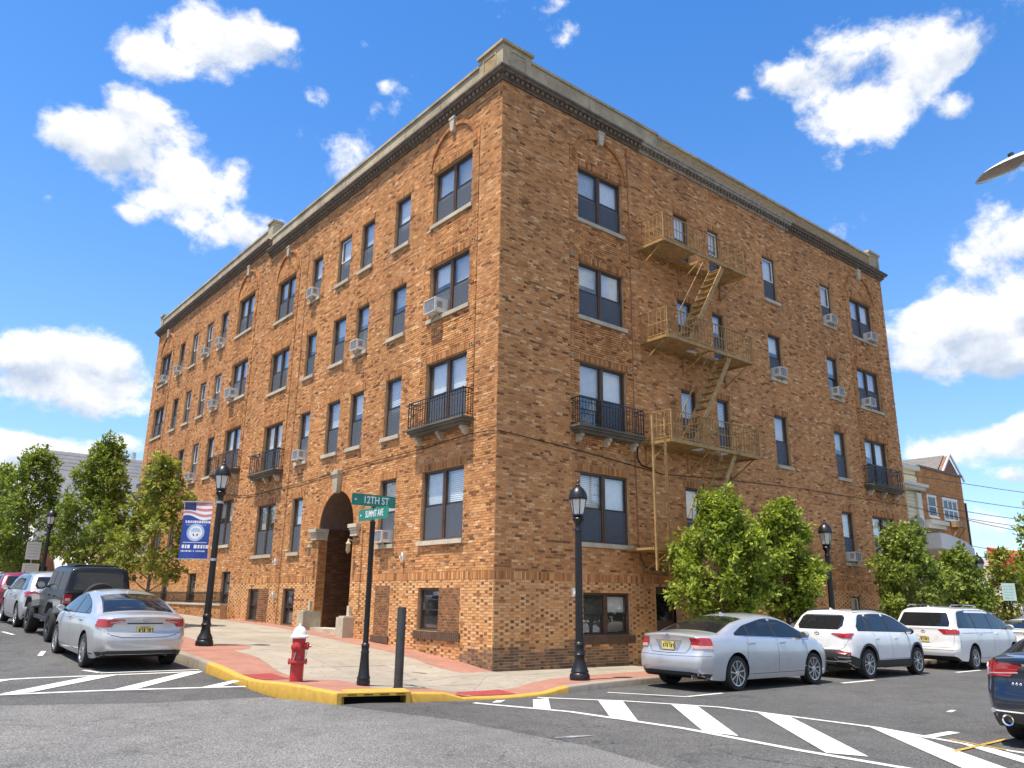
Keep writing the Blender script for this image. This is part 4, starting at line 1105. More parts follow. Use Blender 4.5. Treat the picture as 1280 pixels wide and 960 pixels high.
PB.add([(ARC_C-ARC_R, 0, -1.5), (ARC_C-ARC_R, -ENTR, -1.5), (ARC_C-ARC_R, -ENTR, ARC_Z), (ARC_C-ARC_R, 0, ARC_Z)], [(0,1,2,3)])
PB.add([(ARC_C+ARC_R, 0, -1.5), (ARC_C+ARC_R, -ENTR, -1.5), (ARC_C+ARC_R, -ENTR, ARC_Z), (ARC_C+ARC_R, 0, ARC_Z)], [(0,1,2,3)])
for i in range(n):
    a0, a1 = math.pi*i/n, math.pi*(i+1)/n; p = [(ARC_C+ARC_R*math.cos(a), ARC_Z+ARC_R*math.sin(a)) for a in (a0, a1)]
    PB.add([(p[0][0], 0, p[0][1]), (p[1][0], 0, p[1][1]), (p[1][0], -ENTR, p[1][1]), (p[0][0], -ENTR, p[0][1])], [(0,1,2,3)])
PB.add([(ARC_C-ARC_R, -ENTR, -1.5), (ARC_C+ARC_R, -ENTR, -1.5), (ARC_C+ARC_R, -ENTR, ARC_Z+ARC_R), (ARC_C-ARC_R, -ENTR, ARC_Z+ARC_R)], [(0,1,2,3)])
PB.build('porch', MT['mortar_dark'], bld, xf=XL)  # dark backing paints the shade of the deep porch
s = MB(); tn = []
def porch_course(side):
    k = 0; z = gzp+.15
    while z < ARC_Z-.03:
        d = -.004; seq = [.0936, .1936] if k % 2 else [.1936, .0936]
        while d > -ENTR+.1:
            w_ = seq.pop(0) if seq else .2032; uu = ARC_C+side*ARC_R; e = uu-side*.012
            s.box(min(uu, e), max(uu, e), max(d-w_, -ENTR), d, z+.004, z+CH-.005); tn.append(random.uniform(.2, .6) if d > -.295 else random.uniform(-.04, .05)); d -= w_+.0095  # bricks past the reveal near-black: the porch's shade put into their tone
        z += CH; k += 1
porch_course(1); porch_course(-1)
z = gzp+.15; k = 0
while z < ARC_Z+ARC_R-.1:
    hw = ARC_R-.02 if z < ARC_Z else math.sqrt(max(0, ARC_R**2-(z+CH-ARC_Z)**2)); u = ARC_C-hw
    while u < ARC_C+hw-.05: s.box(u, min(u+.2032, ARC_C+hw), -ENTR, -ENTR+.012, z+.004, z+CH-.005); tn.append(random.uniform(-.05, .06)); u += .2127  # back wall bricks in the same painted shade
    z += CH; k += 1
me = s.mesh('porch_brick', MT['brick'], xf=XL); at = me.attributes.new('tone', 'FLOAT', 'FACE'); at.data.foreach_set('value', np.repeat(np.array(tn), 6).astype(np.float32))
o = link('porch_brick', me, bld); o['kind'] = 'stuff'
MB().box(ARC_C-ARC_R+.3, ARC_C+ARC_R-.3, -ENTR+.015, -ENTR+.06, gzp+.15, 1.35).build('entrance_door', MT['frame'], bld, xf=XL)
MB().box(ARC_C-ARC_R, ARC_C+ARC_R, -.45, .10, gzp-.3, gzp+.13).build('step', MT['stone'], bld, xf=XL); MB().box(ARC_C-ARC_R, ARC_C+ARC_R, -ENTR, -.45, gzp-.3, gzp+.125).build('porch_floor', MT['mortar_dark'], bld, xf=XL)  # inner floor coloured dark to stand for the porch's shade
zk = ARC_Z+ARC_R
MB().add([(ARC_C-.12, 0, zk-.06), (ARC_C+.12, 0, zk-.06), (ARC_C+.19, 0, zk+.52), (ARC_C-.19, 0, zk+.52), (ARC_C-.12, .15, zk-.06), (ARC_C+.12, .15, zk-.06), (ARC_C+.19, .17, zk+.52), (ARC_C-.19, .17, zk+.52)],
         [(3,2,1,0),(4,5,6,7),(0,1,5,4),(1,2,6,5),(2,3,7,6),(3,0,4,7)]).box(ARC_C-.22, ARC_C+.22, -.01, .21, zk+.52, zk+.62).box(ARC_C-.15, ARC_C+.15, -.01, .17, zk+.62, zk+.67).build('keystone', MT['stone'], bld, xf=XL)
for sd in (-1, 1):
    u = ARC_C+sd*(ARC_R+.16)
    s = MB(); lo, hi = (u-.30, u+.24) if sd < 0 else (u-.24, u+.30)
    s.box(lo+.06, hi-.06, -.3, .10, ARC_Z-.33, ARC_Z-.16); s.box(lo+.03, hi-.03, -.3, .13, ARC_Z-.16, ARC_Z-.08); s.box(lo, hi, -.3, .17, ARC_Z-.08, ARC_Z+.03)
    s.build('impost', MT['stone'], bld, xf=XL)
    s = MB(); g0 = wall_z(0, u)
    s.box(u-.20, u+.24, -.25, .36, g0-.3, g0+.56) if sd > 0 else s.box(u-.24, u+.20, -.25, .36, g0-.3, g0+.56); s.box(u-.16, u+.16, -.2, .30, g0+.56, g0+.595); s.box(u-.07, u+.07, -.1, .10, g0+.595, g0+.88)
    s.build('plinth', MT['stone'], bld, xf=XL)
    # wall lantern under the impost
    s = MB(); s.lathe([(.015, 0), (.05, .04), (.07, .08), (.065, .26), (.085, .29), (.03, .37), (.012, .44)], 8, (u+sd*.02, .24, ARC_Z-.86)); s.bar((u+sd*.02, 0, ARC_Z-.50), (u+sd*.02, .24, ARC_Z-.44), .03)
    s.build('wall_lantern', MT['oldstone'], bld, xf=XL, smooth=40)

# --- dark side door on the right facade
a, b, c, e = DOOR_R
MB().box(a, b, -.30, -.26, c-.2, e).build('side_door', MT['frame'], bld, xf=XR)
MB().box(a+.12, b-.12, -.262, -.25, c+1.1, e-.2).build('door_pane', MT['carglass'], bld, xf=XR)

# --- little balconies with iron rails
def balcony(face, u0, u1, z, m=None):
    X = XL if face == 'L' else XR; m = m or MT['black_iron']; out = .36
    s = MB(); s.box(u0, u1, -.02, out, z-.07, z); s.box(u0-.04, u1+.04, -.02, out+.05, z-.0, z+.05); s.box(u0+.06, u1-.06, -.02, out-.06, z-.15, z-.07)
    slab = s.build('balcony', MT['darkstone'], bld, xf=X)
    for k in range(3):
        uc = u0+.22+(u1-u0-.44)*k/2; s = MB()
        s.prism([(0, z-.15), (.25, z-.15), (.26, z-.22), (.19, z-.26), (.16, z-.34), (.08, z-.38), (0, z-.38)], uc-.055, uc+.055, plane='yz'); s.build('bracket', MT['stone'], slab, xf=X)
    r = MB(); zt = z+.80; zb = z+.12; o = out-.02
    for zz, w_ in ((zt, .026), (zt-.12, .013), (zb, .016)):
        r.bar((u0+.02, o, zz), (u1-.02, o, zz), .02, w_); r.bar((u0+.02, .0, zz), (u0+.02, o, zz), .02, w_); r.bar((u1-.02, .0, zz), (u1-.02, o, zz), .02, w_)
    n = int((u1-u0)/.115)
    for k in range(n+1):
        uu = u0+.02+(u1-u0-.04)*k/n; big = k in (0, n, n//3, 2*n//3); t = .022 if big else .012; r.box(uu-t/2, uu+t/2, o-t/2, o+t/2, z+.04, zt+(.03 if big else 0))
    for k in (1, 2, 3):
        for uu in (u0+.02, u1-.02): r.box(uu-.007, uu+.007, o*k/4-.007, o*k/4+.007, zb, zt)
    r.build('railing', m, slab, xf=X)
MT['darkstone'] = concrete_mat('weathered_balcony_stone', (.17,.15,.12), .4)
for f, k, D_ in (('L', NEAR['l1'], 0), ('L', NEAR['l6'], 0), ('L', FAR['l7'], DF), ('L', FAR['l12'], DF), ('R', RIGHT['c1'], 0), ('R', RIGHT['c6'], 0)):
    balcony(f, k[0]-.34, k[1]+.34, 4.46+D_, MT['frame'] if D_ and k[0] < 20 else None)

# --- cables and conduits on the walls
MT['brickpipe'] = mat('brown_painted_pipe', (.24,.115,.06), .6, var=.25, coord='pos')
def wall_cable(pts, face, r=.011, m='black_iron', name='cable'):
    X = XL if face == 'L' else XR; MB().tube([(u, .035, z) for u, z in pts], r, 6).build(name, MT[m], bld, xf=X, smooth=60)
wall_cable([(.02, 4.02), (1.0, 4.08), (3.0, 4.0), (5.8, 3.97), (8.5, 3.90), (11, 3.83), (14.5, 3.80), (16, 3.84), (20, 4.3)], 'L')
wall_cable([(.02, 4.02), (.8, 3.98), (3.2, 3.84), (5.5, 3.66), (6.2, 3.60), (8.5, 3.72), (11.0, 3.82), (13.4, 3.9), (17., 3.92), (21.8, 3.97)], 'R')
wall_cable([(5.02, 13.9), (5.05, 9.), (5.03, 4.6), (5.06, 1.35), (5.1, 1.0), (5.25, .82), (5.5, .74), (6.2, .72), (7.4, .74)], 'R', .016, 'brickpipe', 'conduit')
wall_cable([(5.15, 4.3), (5.12, 3.95), (5.3, 3.75), (5.9, 3.68)], 'R', .022, 'black_iron', 'conduit')
wall_cable([(5.1, 1.5), (5.12, 1.15), (5.35, .90), (5.8, .86), (6.8, .88)], 'R', .022, 'frame', 'conduit')
wall_cable([(11.9, 13.3), (11.92, 7.), (12.0, 3.9), (12.02, .75), (12.0, -.9)], 'L', .011, 'brickpipe', 'conduit')
wall_cable([(6.32, 2.0), (6.30, .8), (6.30, -.4)], 'L', .011, 'brickpipe', 'conduit')
for (f, u, z) in (('L', 3.95, 1.1), ('L', 12.4, 1.2), ('L', 12.35, .05), ('R', 2.55, .2)):
    X = XL if f == 'L' else XR; MB().box(u-.05, u+.05, 0, .09, z-.11, z+.11).box(u-.03, u+.03, .09, .16, z-.05, z+.02).build('meter_box', MT['white_plastic'], bld, xf=X)

# --- window air conditioners: things of their own
def make_ac(loc, rz, sc, label):
    t = thing('air_conditioner', label, 'air conditioner', loc, rz, 'window air conditioners on the brick building'); w, d, h = .50*sc, .29*sc, .36*sc
    s = MB(); s.box(-w/2, w/2, -.16, d, 0, .018); s.box(-w/2, w/2, -.16, d, h-.018, h); s.box(-w/2, -w/2+.018, -.16, d, .018, h-.018); s.box(w/2-.018, w/2, -.16, d, .018, h-.018); s.box(-w/2+.018, w/2-.018, -.16, d-.05, .018, h-.018)
    s.build('casing', MT['white_plastic'], t)
    s = MB(); n = 9
    for k in range(n): z = .04+(h-.08)*k/(n-1); s.box(-w/2+.03, w/2-.03, d-.022, d-.008, z-.006, z+.006)
    s.box(-.008, .008, d-.02, d-.004, .03, h-.03); s.build('grille', MT['grey_plastic'], t)
    for sd in (-1, 1):
        s = MB(); x = sd*(w/2+.002)
        for k in range(6): z = h*.3+.032*k; s.box(min(x, x+sd*.004), max(x, x+sd*.004), d*.25, d*.8, z, z+.012)
        s.build('side_vent', MT['dark_grille'], t)
    [MB().bar((q_*w, d*.7, 0), (q_*w, -.02, -.2), .022).build('support', MT['steel'], t) for q_ in (-.3, .3)]
    return t
FLN = ['top floor', 'third floor', 'second floor', 'first floor']
COLN = {'l1': 'paired window nearest the corner', 'l2': 'single window between arch and corner', 'l3': 'single window over the arch', 'l5': 'single window beside the near balcony bay',
        'l7': 'paired window past the step in the roofline', 'l8': 'first single window past the roofline step', 'l9': 'second single window past the roofline step', 'l11': 'fourth single window past the roofline step', 'l12': 'last paired window of the uphill side',
        'c4': 'lone window past the fire escape', 'c5': 'narrow window beside the end bay', 'c6': 'paired window of the end bay'}
for (f, u0, u1, z0, z1, kd, op) in windows:
    if not op['ac']: continue
    if kd == 'double': um = (u0+.62) if op['ac'] == 'lo' else (u1-.48)
    else: um = (u0+u1)/2
    sc_ = 1.14 if op['col'] in ('l1', 'l7') else .93
    z = z0+.05; side = 'left facade' if f == 'L' else 'right facade'
    lab = 'white window air conditioner, %s, %s' % (FLN[op['fl']], COLN[op['col']])
    if f == 'L': make_ac((.0, um, z), R_(90), sc_, lab)
    else: make_ac((um, .0, z), R_(180), sc_, lab)

# ------------------------------------------------------------------ fire escape (a thing of its own, bolted to the right facade)
def fire_escape():
    G_ = MT['gold_iron']; fe = thing('fire_escape', 'tan painted iron fire escape with three landings and stairs on the right facade', 'fire escape', (5.4, 0, -1.6)); o3 = Vector((5.4, 0, -1.6))
    T = Matrix.Translation(-o3)
    X0, X1, DY = 5.42, 9.68, 1.06
    bal = MB().box(-.008, .008, -.008, .008, 0, .84).mesh('baluster', G_)
    for li, Z in enumerate((10.53, 7.48, 4.39)):
        s = MB()
        for y in (-.03, -DY): s.box(X0, X1, y-.03, y+.03, Z-.07, Z+.03)
        for x in (X0, X1, (X0+X1)/2): s.box(x-.025, x+.025, -DY+.03, -.06, Z-.06, Z+.02)
        pl = s.build('landing', G_, fe, xf=T)
        s = MB(); n = 11
        for k in range(n):
            y = -.10-(DY-.2)*k/(n-1); a = X0+.03
            if y < -.42: s.box(a, 7.05, y-.033, y+.033, Z-.012, Z+.004); s.box(8.55, X1-.03, y-.033, y+.033, Z-.012, Z+.004)
            else: s.box(a, X1-.03, y-.033, y+.033, Z-.012, Z+.004)
        o = s.build('slats', G_, pl, xf=T); o['kind'] = 'stuff'
        # knee braces under the landing
        for x in (X0+.08, 7.4, X1-.08):
            s = MB(); s.bar((x, -DY*.85, Z-.06), (x, -.03, Z-.62), .035); s.bar((x, -.03, Z-.06), (x, -.03, Z-.66), .035); s.build('brace', G_, fe, xf=T)
        r = MB(); zt = Z+.86
        for zz, w_ in ((zt, .035), (Z+.45, .015), (Z+.09, .022)):
            r.bar((X0, -DY, zz), (X1, -DY, zz), w_, .022); r.bar((X0, 0, zz), (X0, -DY, zz), w_, .022); r.bar((X1, 0, zz), (X1, -DY, zz), w_, .022)
        for x in (X0, 6.85, 8.25, X1): r.box(x-.016, x+.016, -DY-.016, -DY+.016, Z, zt)
        ra = r.build('railing', G_, fe, xf=T)
        n = 30
        for k in range(n): link('baluster', bal, ra, Vector((X0+(X1-X0)*(k+.5)/n, -DY, Z+.02))-o3)
        for k in range(7):
            for x in (X0, X1): link('baluster', bal, ra, Vector((x, -DY*(k+.5)/7, Z+.02))-o3)
    def stair(z0, z1, xa, xb):
        st = MB()
        for y in (-1.0, -.52): st.bar((xa, y, z0), (xb, y, z1), .035, .15)
        so_ = st.build('stair', G_, fe, xf=T); n = 11
        tr = MB().box(-.10, .10, -.235, .235, -.012, .012).mesh('tread', G_)
        for k in range(n):
            t = (k+.7)/n; link('tread', tr, so_, Vector((xa+(xb-xa)*t, -.76, z0+(z1-z0)*t))-o3)
        h = MB(); h.bar((xa-.1, -.50, z0+.62), (xb+.05, -.50, z1+.88), .028); h.bar((xa-.6, -.50, z0-.2), (xa-.6, -.50, z0+.0), .02)
        for t in (.25, .85): x = xa+(xb-xa)*t; z = z0+(z1-z0)*t; h.bar((x, -.50, z), (x, -.50, z+.78), .02)
        h.build('handrail', G_, so_, xf=T)
    stair(10.46, 7.55, 8.42, 6.52); stair(7.42, 4.46, 8.5, 6.52); stair(4.32, 1.46, 8.46, 6.62)
    # low landing and the drop ladder
    s = MB(); Z = 1.36
    for y in (-.03, -1.0): s.box(4.55, 7.3, y-.025, y+.025, Z-.05, Z+.03)
    for x in (4.55, 5.9, 7.3): s.box(x-.02, x+.02, -.975, -.055, Z-.04, Z+.02)
    pl = s.build('landing', G_, fe, xf=T); s = MB()
    for k in range(9): y = -.12-.78*k/8; s.box(4.58, 7.28, y-.03, y+.03, Z-.012, Z+.004)
    o = s.build('slats', G_, pl, xf=T); o['kind'] = 'stuff'
    s = MB(); s.bar((5.3, -.98, Z-.03), (5.3, -.03, Z-.55), .03); s.bar((6.8, -.98, Z-.03), (6.8, -.03, Z-.55), .03); s.bar((5.6, -.98, Z-.45), (6.4, -.98, Z-.05), .02); s.build('brace', G_, fe, xf=T)
    s = MB(); s.bar((4.58, -1.0, Z+.8), (7.3, -1.0, Z+.8), .03)
    for x in (5.2, 5.9, 6.6, 7.28): s.bar((x, -1.0, Z), (x, -1.0, Z+.8), .018)
    s.build('railing', G_, fe, xf=T)
    s = MB()
    for x in (4.56, 5.08): s.box(x-.028, x+.028, -1.12, -1.07, .78, 4.95)
    la = s.build('ladder', G_, fe, xf=T)
    rg = MB().tube([(-.25, 0, 0), (.25, 0, 0)], .013, 6).mesh('rung', G_)
    for k in range(13): link('rung', rg, la, Vector((4.82, -1.095, .95+k*.29))-o3)
fire_escape()

# ------------------------------------------------------------------ street lamps
def make_lamp(loc, H, label, rz=0):
    t = thing('street_lamp', label, 'street lamp', loc, rz, 'black lantern street lamps'); B = MT['black_iron']
    s = MB(); s.lathe([(.0, 0), (.205, 0), (.21, .05), (.20, .11), (.175, .14), (.185, .17), (.16, .22), (.12, .30), (.10, .42), (.115, .47), (.12, .50), (.098, .53), (.092, .60), (.10, .66), (.112, .69), (.10, .72), (.085, .74)], 16)
    s.build('base', B, t, smooth=35)
    s = MB(); hs = H-.95; n = 16; prof = [(.083, .72), (.070, hs-.16)]
    o = len(s.v)
    for r, z in prof:
        for k in range(n*2):
            a = math.pi*k/n; rr = r*(1 if k % 2 else .90); s.v.append((rr*math.cos(a), rr*math.sin(a), z))
    for k in range(n*2): s.f.append((k, (k+1) % (2*n), 2*n+(k+1) % (2*n), 2*n+k)); s.m.append(0)
    s.build('shaft', B, t)
    s = MB(); s.lathe([(.068, hs-.18), (.085, hs-.16), (.085, hs-.13), (.066, hs-.10), (.066, hs-.02), (.09, hs+.02), (.115, hs+.06), (.125, hs+.10), (.10, hs+.135), (.13, hs+.16), (.13, hs+.19), (0.0001, hs+.19)], 16); s.build('collar', B, t, smooth=35)
    g0, g1 = hs+.19, hs+.52
    lan = MB()
    for k in range(6):
        a = 2*math.pi*k/6; lan.bar((.118*math.cos(a), .118*math.sin(a), g0), (.178*math.cos(a), .178*math.sin(a), g1), .016)
    lan.lathe([(.175, g1-.015), (.20, g1-.01), (.205, g1+.02), (.17, g1+.03)], 24)
    la = lan.build('lantern', B, t, smooth=30)
    for k in range(6):
        a0, a1 = 2*math.pi*(k+.04)/6, 2*math.pi*(k+.96)/6; q = MB()
        P = [(r*math.cos(a), r*math.sin(a), z) for r, z, a in ((.112, g0, a0), (.112, g0, a1), (.150, (g0+g1)/2, a1), (.172, g1, a1), (.172, g1, a0), (.150, (g0+g1)/2, a0))]
        q.add(P, [(0,1,2,5), (5,2,3,4)]); q.build('lamp_pane', MT['lantern'], la, smooth=60)
    s = MB(); s.lathe([(.03, g0), (.034, g0+.02), (.034, g0+.16), (.02, g0+.2), (.0001, g0+.2)], 10); s.build('lamp_bulb', MT['white_plastic'], la, smooth=50)
    s = MB(); s.lathe([(.205, g1+.02), (.20, g1+.06), (.18, g1+.13), (.14, g1+.20), (.085, g1+.255), (.05, g1+.275), (.055, g1+.295), (.03, g1+.315), (.022, g1+.35), (.032, g1+.375), (.012, g1+.41), (.0001, g1+.43)], 20); s.build('lamp_cap', B, t, smooth=40)
    return t
lampL = make_lamp((-4.75, 5.19, walk_z(-4.75, 5.19)), 4.55, 'black street lamp carrying the blue flag banner by the kerb')
make_lamp((.18, -2.66, walk_z(.18, -2.66)), 4.10, 'black street lamp between the building corner and the rear of the parked silver sedan')
make_lamp((10.3, -2.66, walk_z(10.3, -2.66)), 4.08, 'black street lamp standing behind the white crossover, right of two trees', .3)
make_lamp((-5.2, 24.8, walk_z(-5.2, 24.8)), 4.35, 'distant black street lamp among the uphill street trees', .2)
make_lamp((21.2, -2.66, walk_z(21.2, -2.66)), 3.7, 'black street lamp half hidden in leaves behind the white minivan', .1)

# --- banner on its two arms
def banner():
    B0 = Vector((-4.75, 5.19, walk_z(-4.75, 5.19)))
    t = thing('banner', 'blue street banner with flag stripes and a round white seal', 'banner', B0); Hh = MT['steel']
    d = Vector((-.86, .52, 0)).normalized()                              # arms reach over the kerb
    z0, z1 = 2.05, 3.42
    ms = [mat('banner_blue', (.018,.055,.30), .6, var=.12, vscale=4), mat('banner_white', (.72,.73,.76), .6, var=.05), mat('banner_red', (.55,.20,.21), .6, var=.1), mat('banner_navy', (.02,.03,.13), .6, var=.1), mat('banner_pale', (.34,.46,.66), .6, var=.12)]
    s = MB()
    for z in (z0-.02, z1+.02): s.bar(d*.05+Vector((0,0,z)), d*.92+Vector((0,0,z)), .022)
    for z in (z0-.02, z1+.02): s.lathe([(.098, -.03), (.098, .03)], 12, (0, 0, z))
    s.build('arm', Hh, t)
    w0, w1 = .16, .84; n = 12
    X = Matrix((( d.x, -d.y, 0, 0), (d.y, d.x, 0, 0), (0, 0, 1, 0), (0, 0, 0, 1)))     # local x along the arm
    wav = lambda x, z: .012*math.sin(x*7+z*2.2)
    def sheet(pfun, off, m, name, nn=12, mm=10):
        """two-sided printed film lying on the cloth"""
        for sd in (1, -1):
            q = MB(); rows = []
            for i in range(nn+1):
                row = []
                for j in range(mm+1):
                    x, z = pfun(i/nn, j/mm); row.append((x, wav(x, z)+sd*off, z))
                rows.append(row)
            q.v = [p for r in rows for p in r]
            for i in range(nn):
                for j in range(mm): a = i*(mm+1)+j; q.f.append((a, a+mm+1, a+mm+2, a+1)); q.m.append(0)
            q.build(name, m, cloth, xf=X, smooth=60)
    q = MB(); nn, mm = 12, 14
    for sd in (.002, -.002):
        for i in range(nn+1):
            for j in range(mm+1): x = w0+(w1-w0)*i/nn; z = z0+(z1-z0)*j/mm; q.v.append((x, wav(x, z)+sd, z))
    K = (nn+1)*(mm+1)
    for i in range(nn):
        for j in range(mm):
            a = i*(mm+1)+j; q.f.append((a, a+mm+1, a+mm+2, a+1)); q.m.append(0); q.f.append((K+a, K+a+1, K+a+mm+2, K+a+mm+1)); q.m.append(0)
    cloth = q.build('cloth', ms[0], t, xf=X, smooth=60)
    # flag at the top: seven wavy stripes and a canton; the picture side is read from the left street
    zt = z1-.01; fh = .34; ph = lambda u: .045*math.sin(u*6.0+.4)-.06*(u-.0)
    flip = lambda u: w1-(w1-w0)*u                                     # u runs from the far end of the arm to the lamp
    for k in range(6):
        sheet(lambda u, v, k=k: (flip(u), zt-fh*k/6+ph(u)*(k/6)**1.0-fh/6*v*(1 if k < 5 else 1)+(ph(u)*((k+1)/6)-ph(u)*(k/6))*v), .004, ms[1] if k % 2 else ms[2], 'flag_stripe')
    sheet(lambda u, v: (flip(.02+.40*u), zt-.005-.185*v+ph(.4*u)*.45*v), .006, ms[3], 'flag_canton')
    # seal: pale disc with a darker ring and a small dark figure
    cx, cz = (w0+w1)/2-.0, z0+.63
    sheet(lambda u, v: (cx+.215*u*math.cos(2*math.pi*v), cz+.215*u*math.sin(2*math.pi*v)), .004, ms[4], 'seal_ring', 6, 36)
    sheet(lambda u, v: (cx+.160*u*math.cos(2*math.pi*v), cz+.160*u*math.sin(2*math.pi*v)), .006, ms[1], 'seal_disc', 6, 36)
    sheet(lambda u, v: (cx+.12*u*math.cos(math.pi*v), cz+.02+.10*u*math.sin(math.pi*v)), .008, ms[4], 'seal_figure', 4, 18)
    for dx in (-.055, .055): sheet(lambda u, v, dx=dx: (cx+dx+.03*(u-.5)+.02*v*(1 if dx < 0 else -1), cz-.03-.06*v), .0085, ms[3], 'seal_mark', 2, 2)
    # lines of lettering too small to read in the photograph: rows of short strokes
    def strokes(zc, h, a, b, gap, m, dens=1.):
        x = a
        while x < b:
            w_ = random.uniform(.35, .9)*h
            if random.random() < dens: sheet(lambda u, v, x=x, w_=w_: (flip(0)-(x+w_*u), zc-h/2+h*v), .004, m, 'lettering', 1, 1)
            x += w_+gap
    strokes(z1-.48, .062, .07, .62, .018, ms[1]); strokes(z1-.555, .022, .10, .58, .010, ms[4])
    strokes(z0+.385, .018, .06, .62, .004, ms[1]); strokes(z0+.285, .085, .05, .63, .020, ms[1], .93); strokes(z0+.175, .035, .04, .60, .012, ms[1], .9)
banner()

# --- street sign
def text_mesh(body, size, m, name='lettering', depth=.002, space=1., align='CENTER', sx=1.):
    cu = bpy.data.curves.new('txt', 'FONT'); cu.body = body; cu.size = size; cu.extrude = depth; cu.align_x = align; cu.align_y = 'CENTER'; cu.space_character = space; cu.offset = size*.012
    o = bpy.data.objects.new('txt', cu); COL.objects.link(o); dg = bpy.context.evaluated_depsgraph_get(); dg.update()
    me = bpy.data.meshes.new_from_object(o.evaluated_get(dg)); bpy.data.objects.remove(o); me.name = name
    me.materials.clear(); me.materials.append(m)
    for v in me.vertices: v.co.x *= sx
    return me
def split_islands(me):
    par = list(range(len(me.vertices)))
    def find(a):
        while par[a] != a: par[a] = par[par[a]]; a = par[a]
        return a
    for e in me.edges:
        a, b = find(e.vertices[0]), find(e.vertices[1])
        if a != b: par[a] = b
    groups = {}
    for p in me.polygons: groups.setdefault(find(p.vertices[0]), []).append(p)
    # glyph faces and their backs come as separate shells: gather them by their place along the line
    cols = {}
    for g, ps in groups.items():
        xs = [me.vertices[i].co.x for p in ps for i in p.vertices]; lo, hi = min(xs), max(xs)
        for k in list(cols):
            if not (hi < k[0] or lo > k[1]): q = cols.pop(k); cols[min(lo, k[0]), max(hi, k[1])] = q+ps; break
        else: cols[lo, hi] = list(ps)
    out = []
    for k, ps in cols.items():
        ids = sorted({i for p in ps for i in p.vertices}); mp = {v: n for n, v in enumerate(ids)}
        m2 = bpy.data.meshes.new('letter'); m2.from_pydata([tuple(me.vertices[i].co) for i in ids], [], [tuple(mp[i] for i in p.vertices) for p in ps]); m2.materials.append(me.materials[0]); out.append(m2)
    return out
def street_sign():
    x, y = -4.39, -1.94; t = thing('street_sign_post', 'black post with two green street name blades reading 12TH ST and SUMMIT AVE', 'street sign', (x, y, walk_z(x, y)))
    B = MT['black_iron']; H = 3.34
    s = MB(); s.lathe([(.0, 0), (.115, 0), (.12, .05), (.11, .09), (.118, .12), (.10, .16), (.085, .30), (.07, .52), (.075, .55), (.062, .58), (.07, .64), (.075, .66), (.062, .69), (.052, .70)], 16); s.build('base', B, t, smooth=35)
    s = MB(); s.lathe([(.050, .69), (.047, H-.56), (.052, H-.55), (.052, H-.51), (.03, H-.50)], 12); s.build('post', B, t, smooth=40)
    for (zc, rz, body, sz, sx) in ((H-.13, 0., '12TH ST', .185, .80), (H-.37, -math.pi/2, 'SUMMIT AVE', .175, .66)):
        X = Matrix.Translation((0, 0, zc)) @ Matrix.Rotation(rz, 4, 'Z')
        q = MB(); w_, h = (.46, .108) if rz == 0 else (.54, .108)
        pts = []
        for (cx, cz, a0) in ((w_-.02, h-.02, 0), (-w_+.02, h-.02, 90), (-w_+.02, -h+.02, 180), (w_-.02, -h+.02, 270)):
            for k in range(4): a = R_(a0+30*k); pts.append((cx+.02*math.cos(a), cz+.02*math.sin(a)))
        q.prism(pts, -.004, .004, plane='xz'); bl = q.build('sign_blade', MT['green_sign'], t, xf=X)
        letters = split_islands(text_mesh(body, sz, MT['sign_white'], sx=sx))
        for sd in (0, math.pi):
            TX = X @ Matrix.Rotation(sd, 4, 'Z') @ Matrix.Translation((.045, -.0055, 0)) @ Matrix.Rotation(math.pi/2, 4, 'X')
            for lm in letters: o = link('letter', lm, bl); o.matrix_local = TX
            tr = MB().add([(-w_+.05, -.0052, .0), (-w_+.08, -.0052, .025), (-w_+.08, -.0052, -.025), (-w_+.09, -.0052, .0)], [(0, 2, 3, 1)]); tr.add([(-w_+.078, -.0052, -.006), (-w_+.11, -.0052, -.006), (-w_+.11, -.0052, .006), (-w_+.078, -.0052, .006)], [(0,1,2,3)])
            a = tr.build('arrow', MT['sign_white'], bl, xf=X @ Matrix.Rotation(sd, 4, 'Z'))
    MB().box(-.022, .022, -.022, .022, H-.50, H-.479).build('bracket', B, t); MB().box(-.03, .03, -.03, .03, H-.2615, H-.2385).build('cross_bracket', B, t)
street_sign()

# --- bollard
x, y = -3.94, -2.37
t = thing('bollard', 'plain dark grey steel bollard beside the drain inlet', 'bollard', (x, y, walk_z(x, y)))
MB().lathe([(.0, 0), (.078, 0), (.078, 1.33), (.072, 1.355), (.0001, 1.36)], 20).build('tube', mat('dark_grey_steel', (.045,.045,.047), .5, .2, .25, 5, .15, 40), t, smooth=40)
MB().lathe([(.095, 0), (.095, .012), (.078, .02)], 20).build('foot', MT['black_iron'], t, smooth=40)

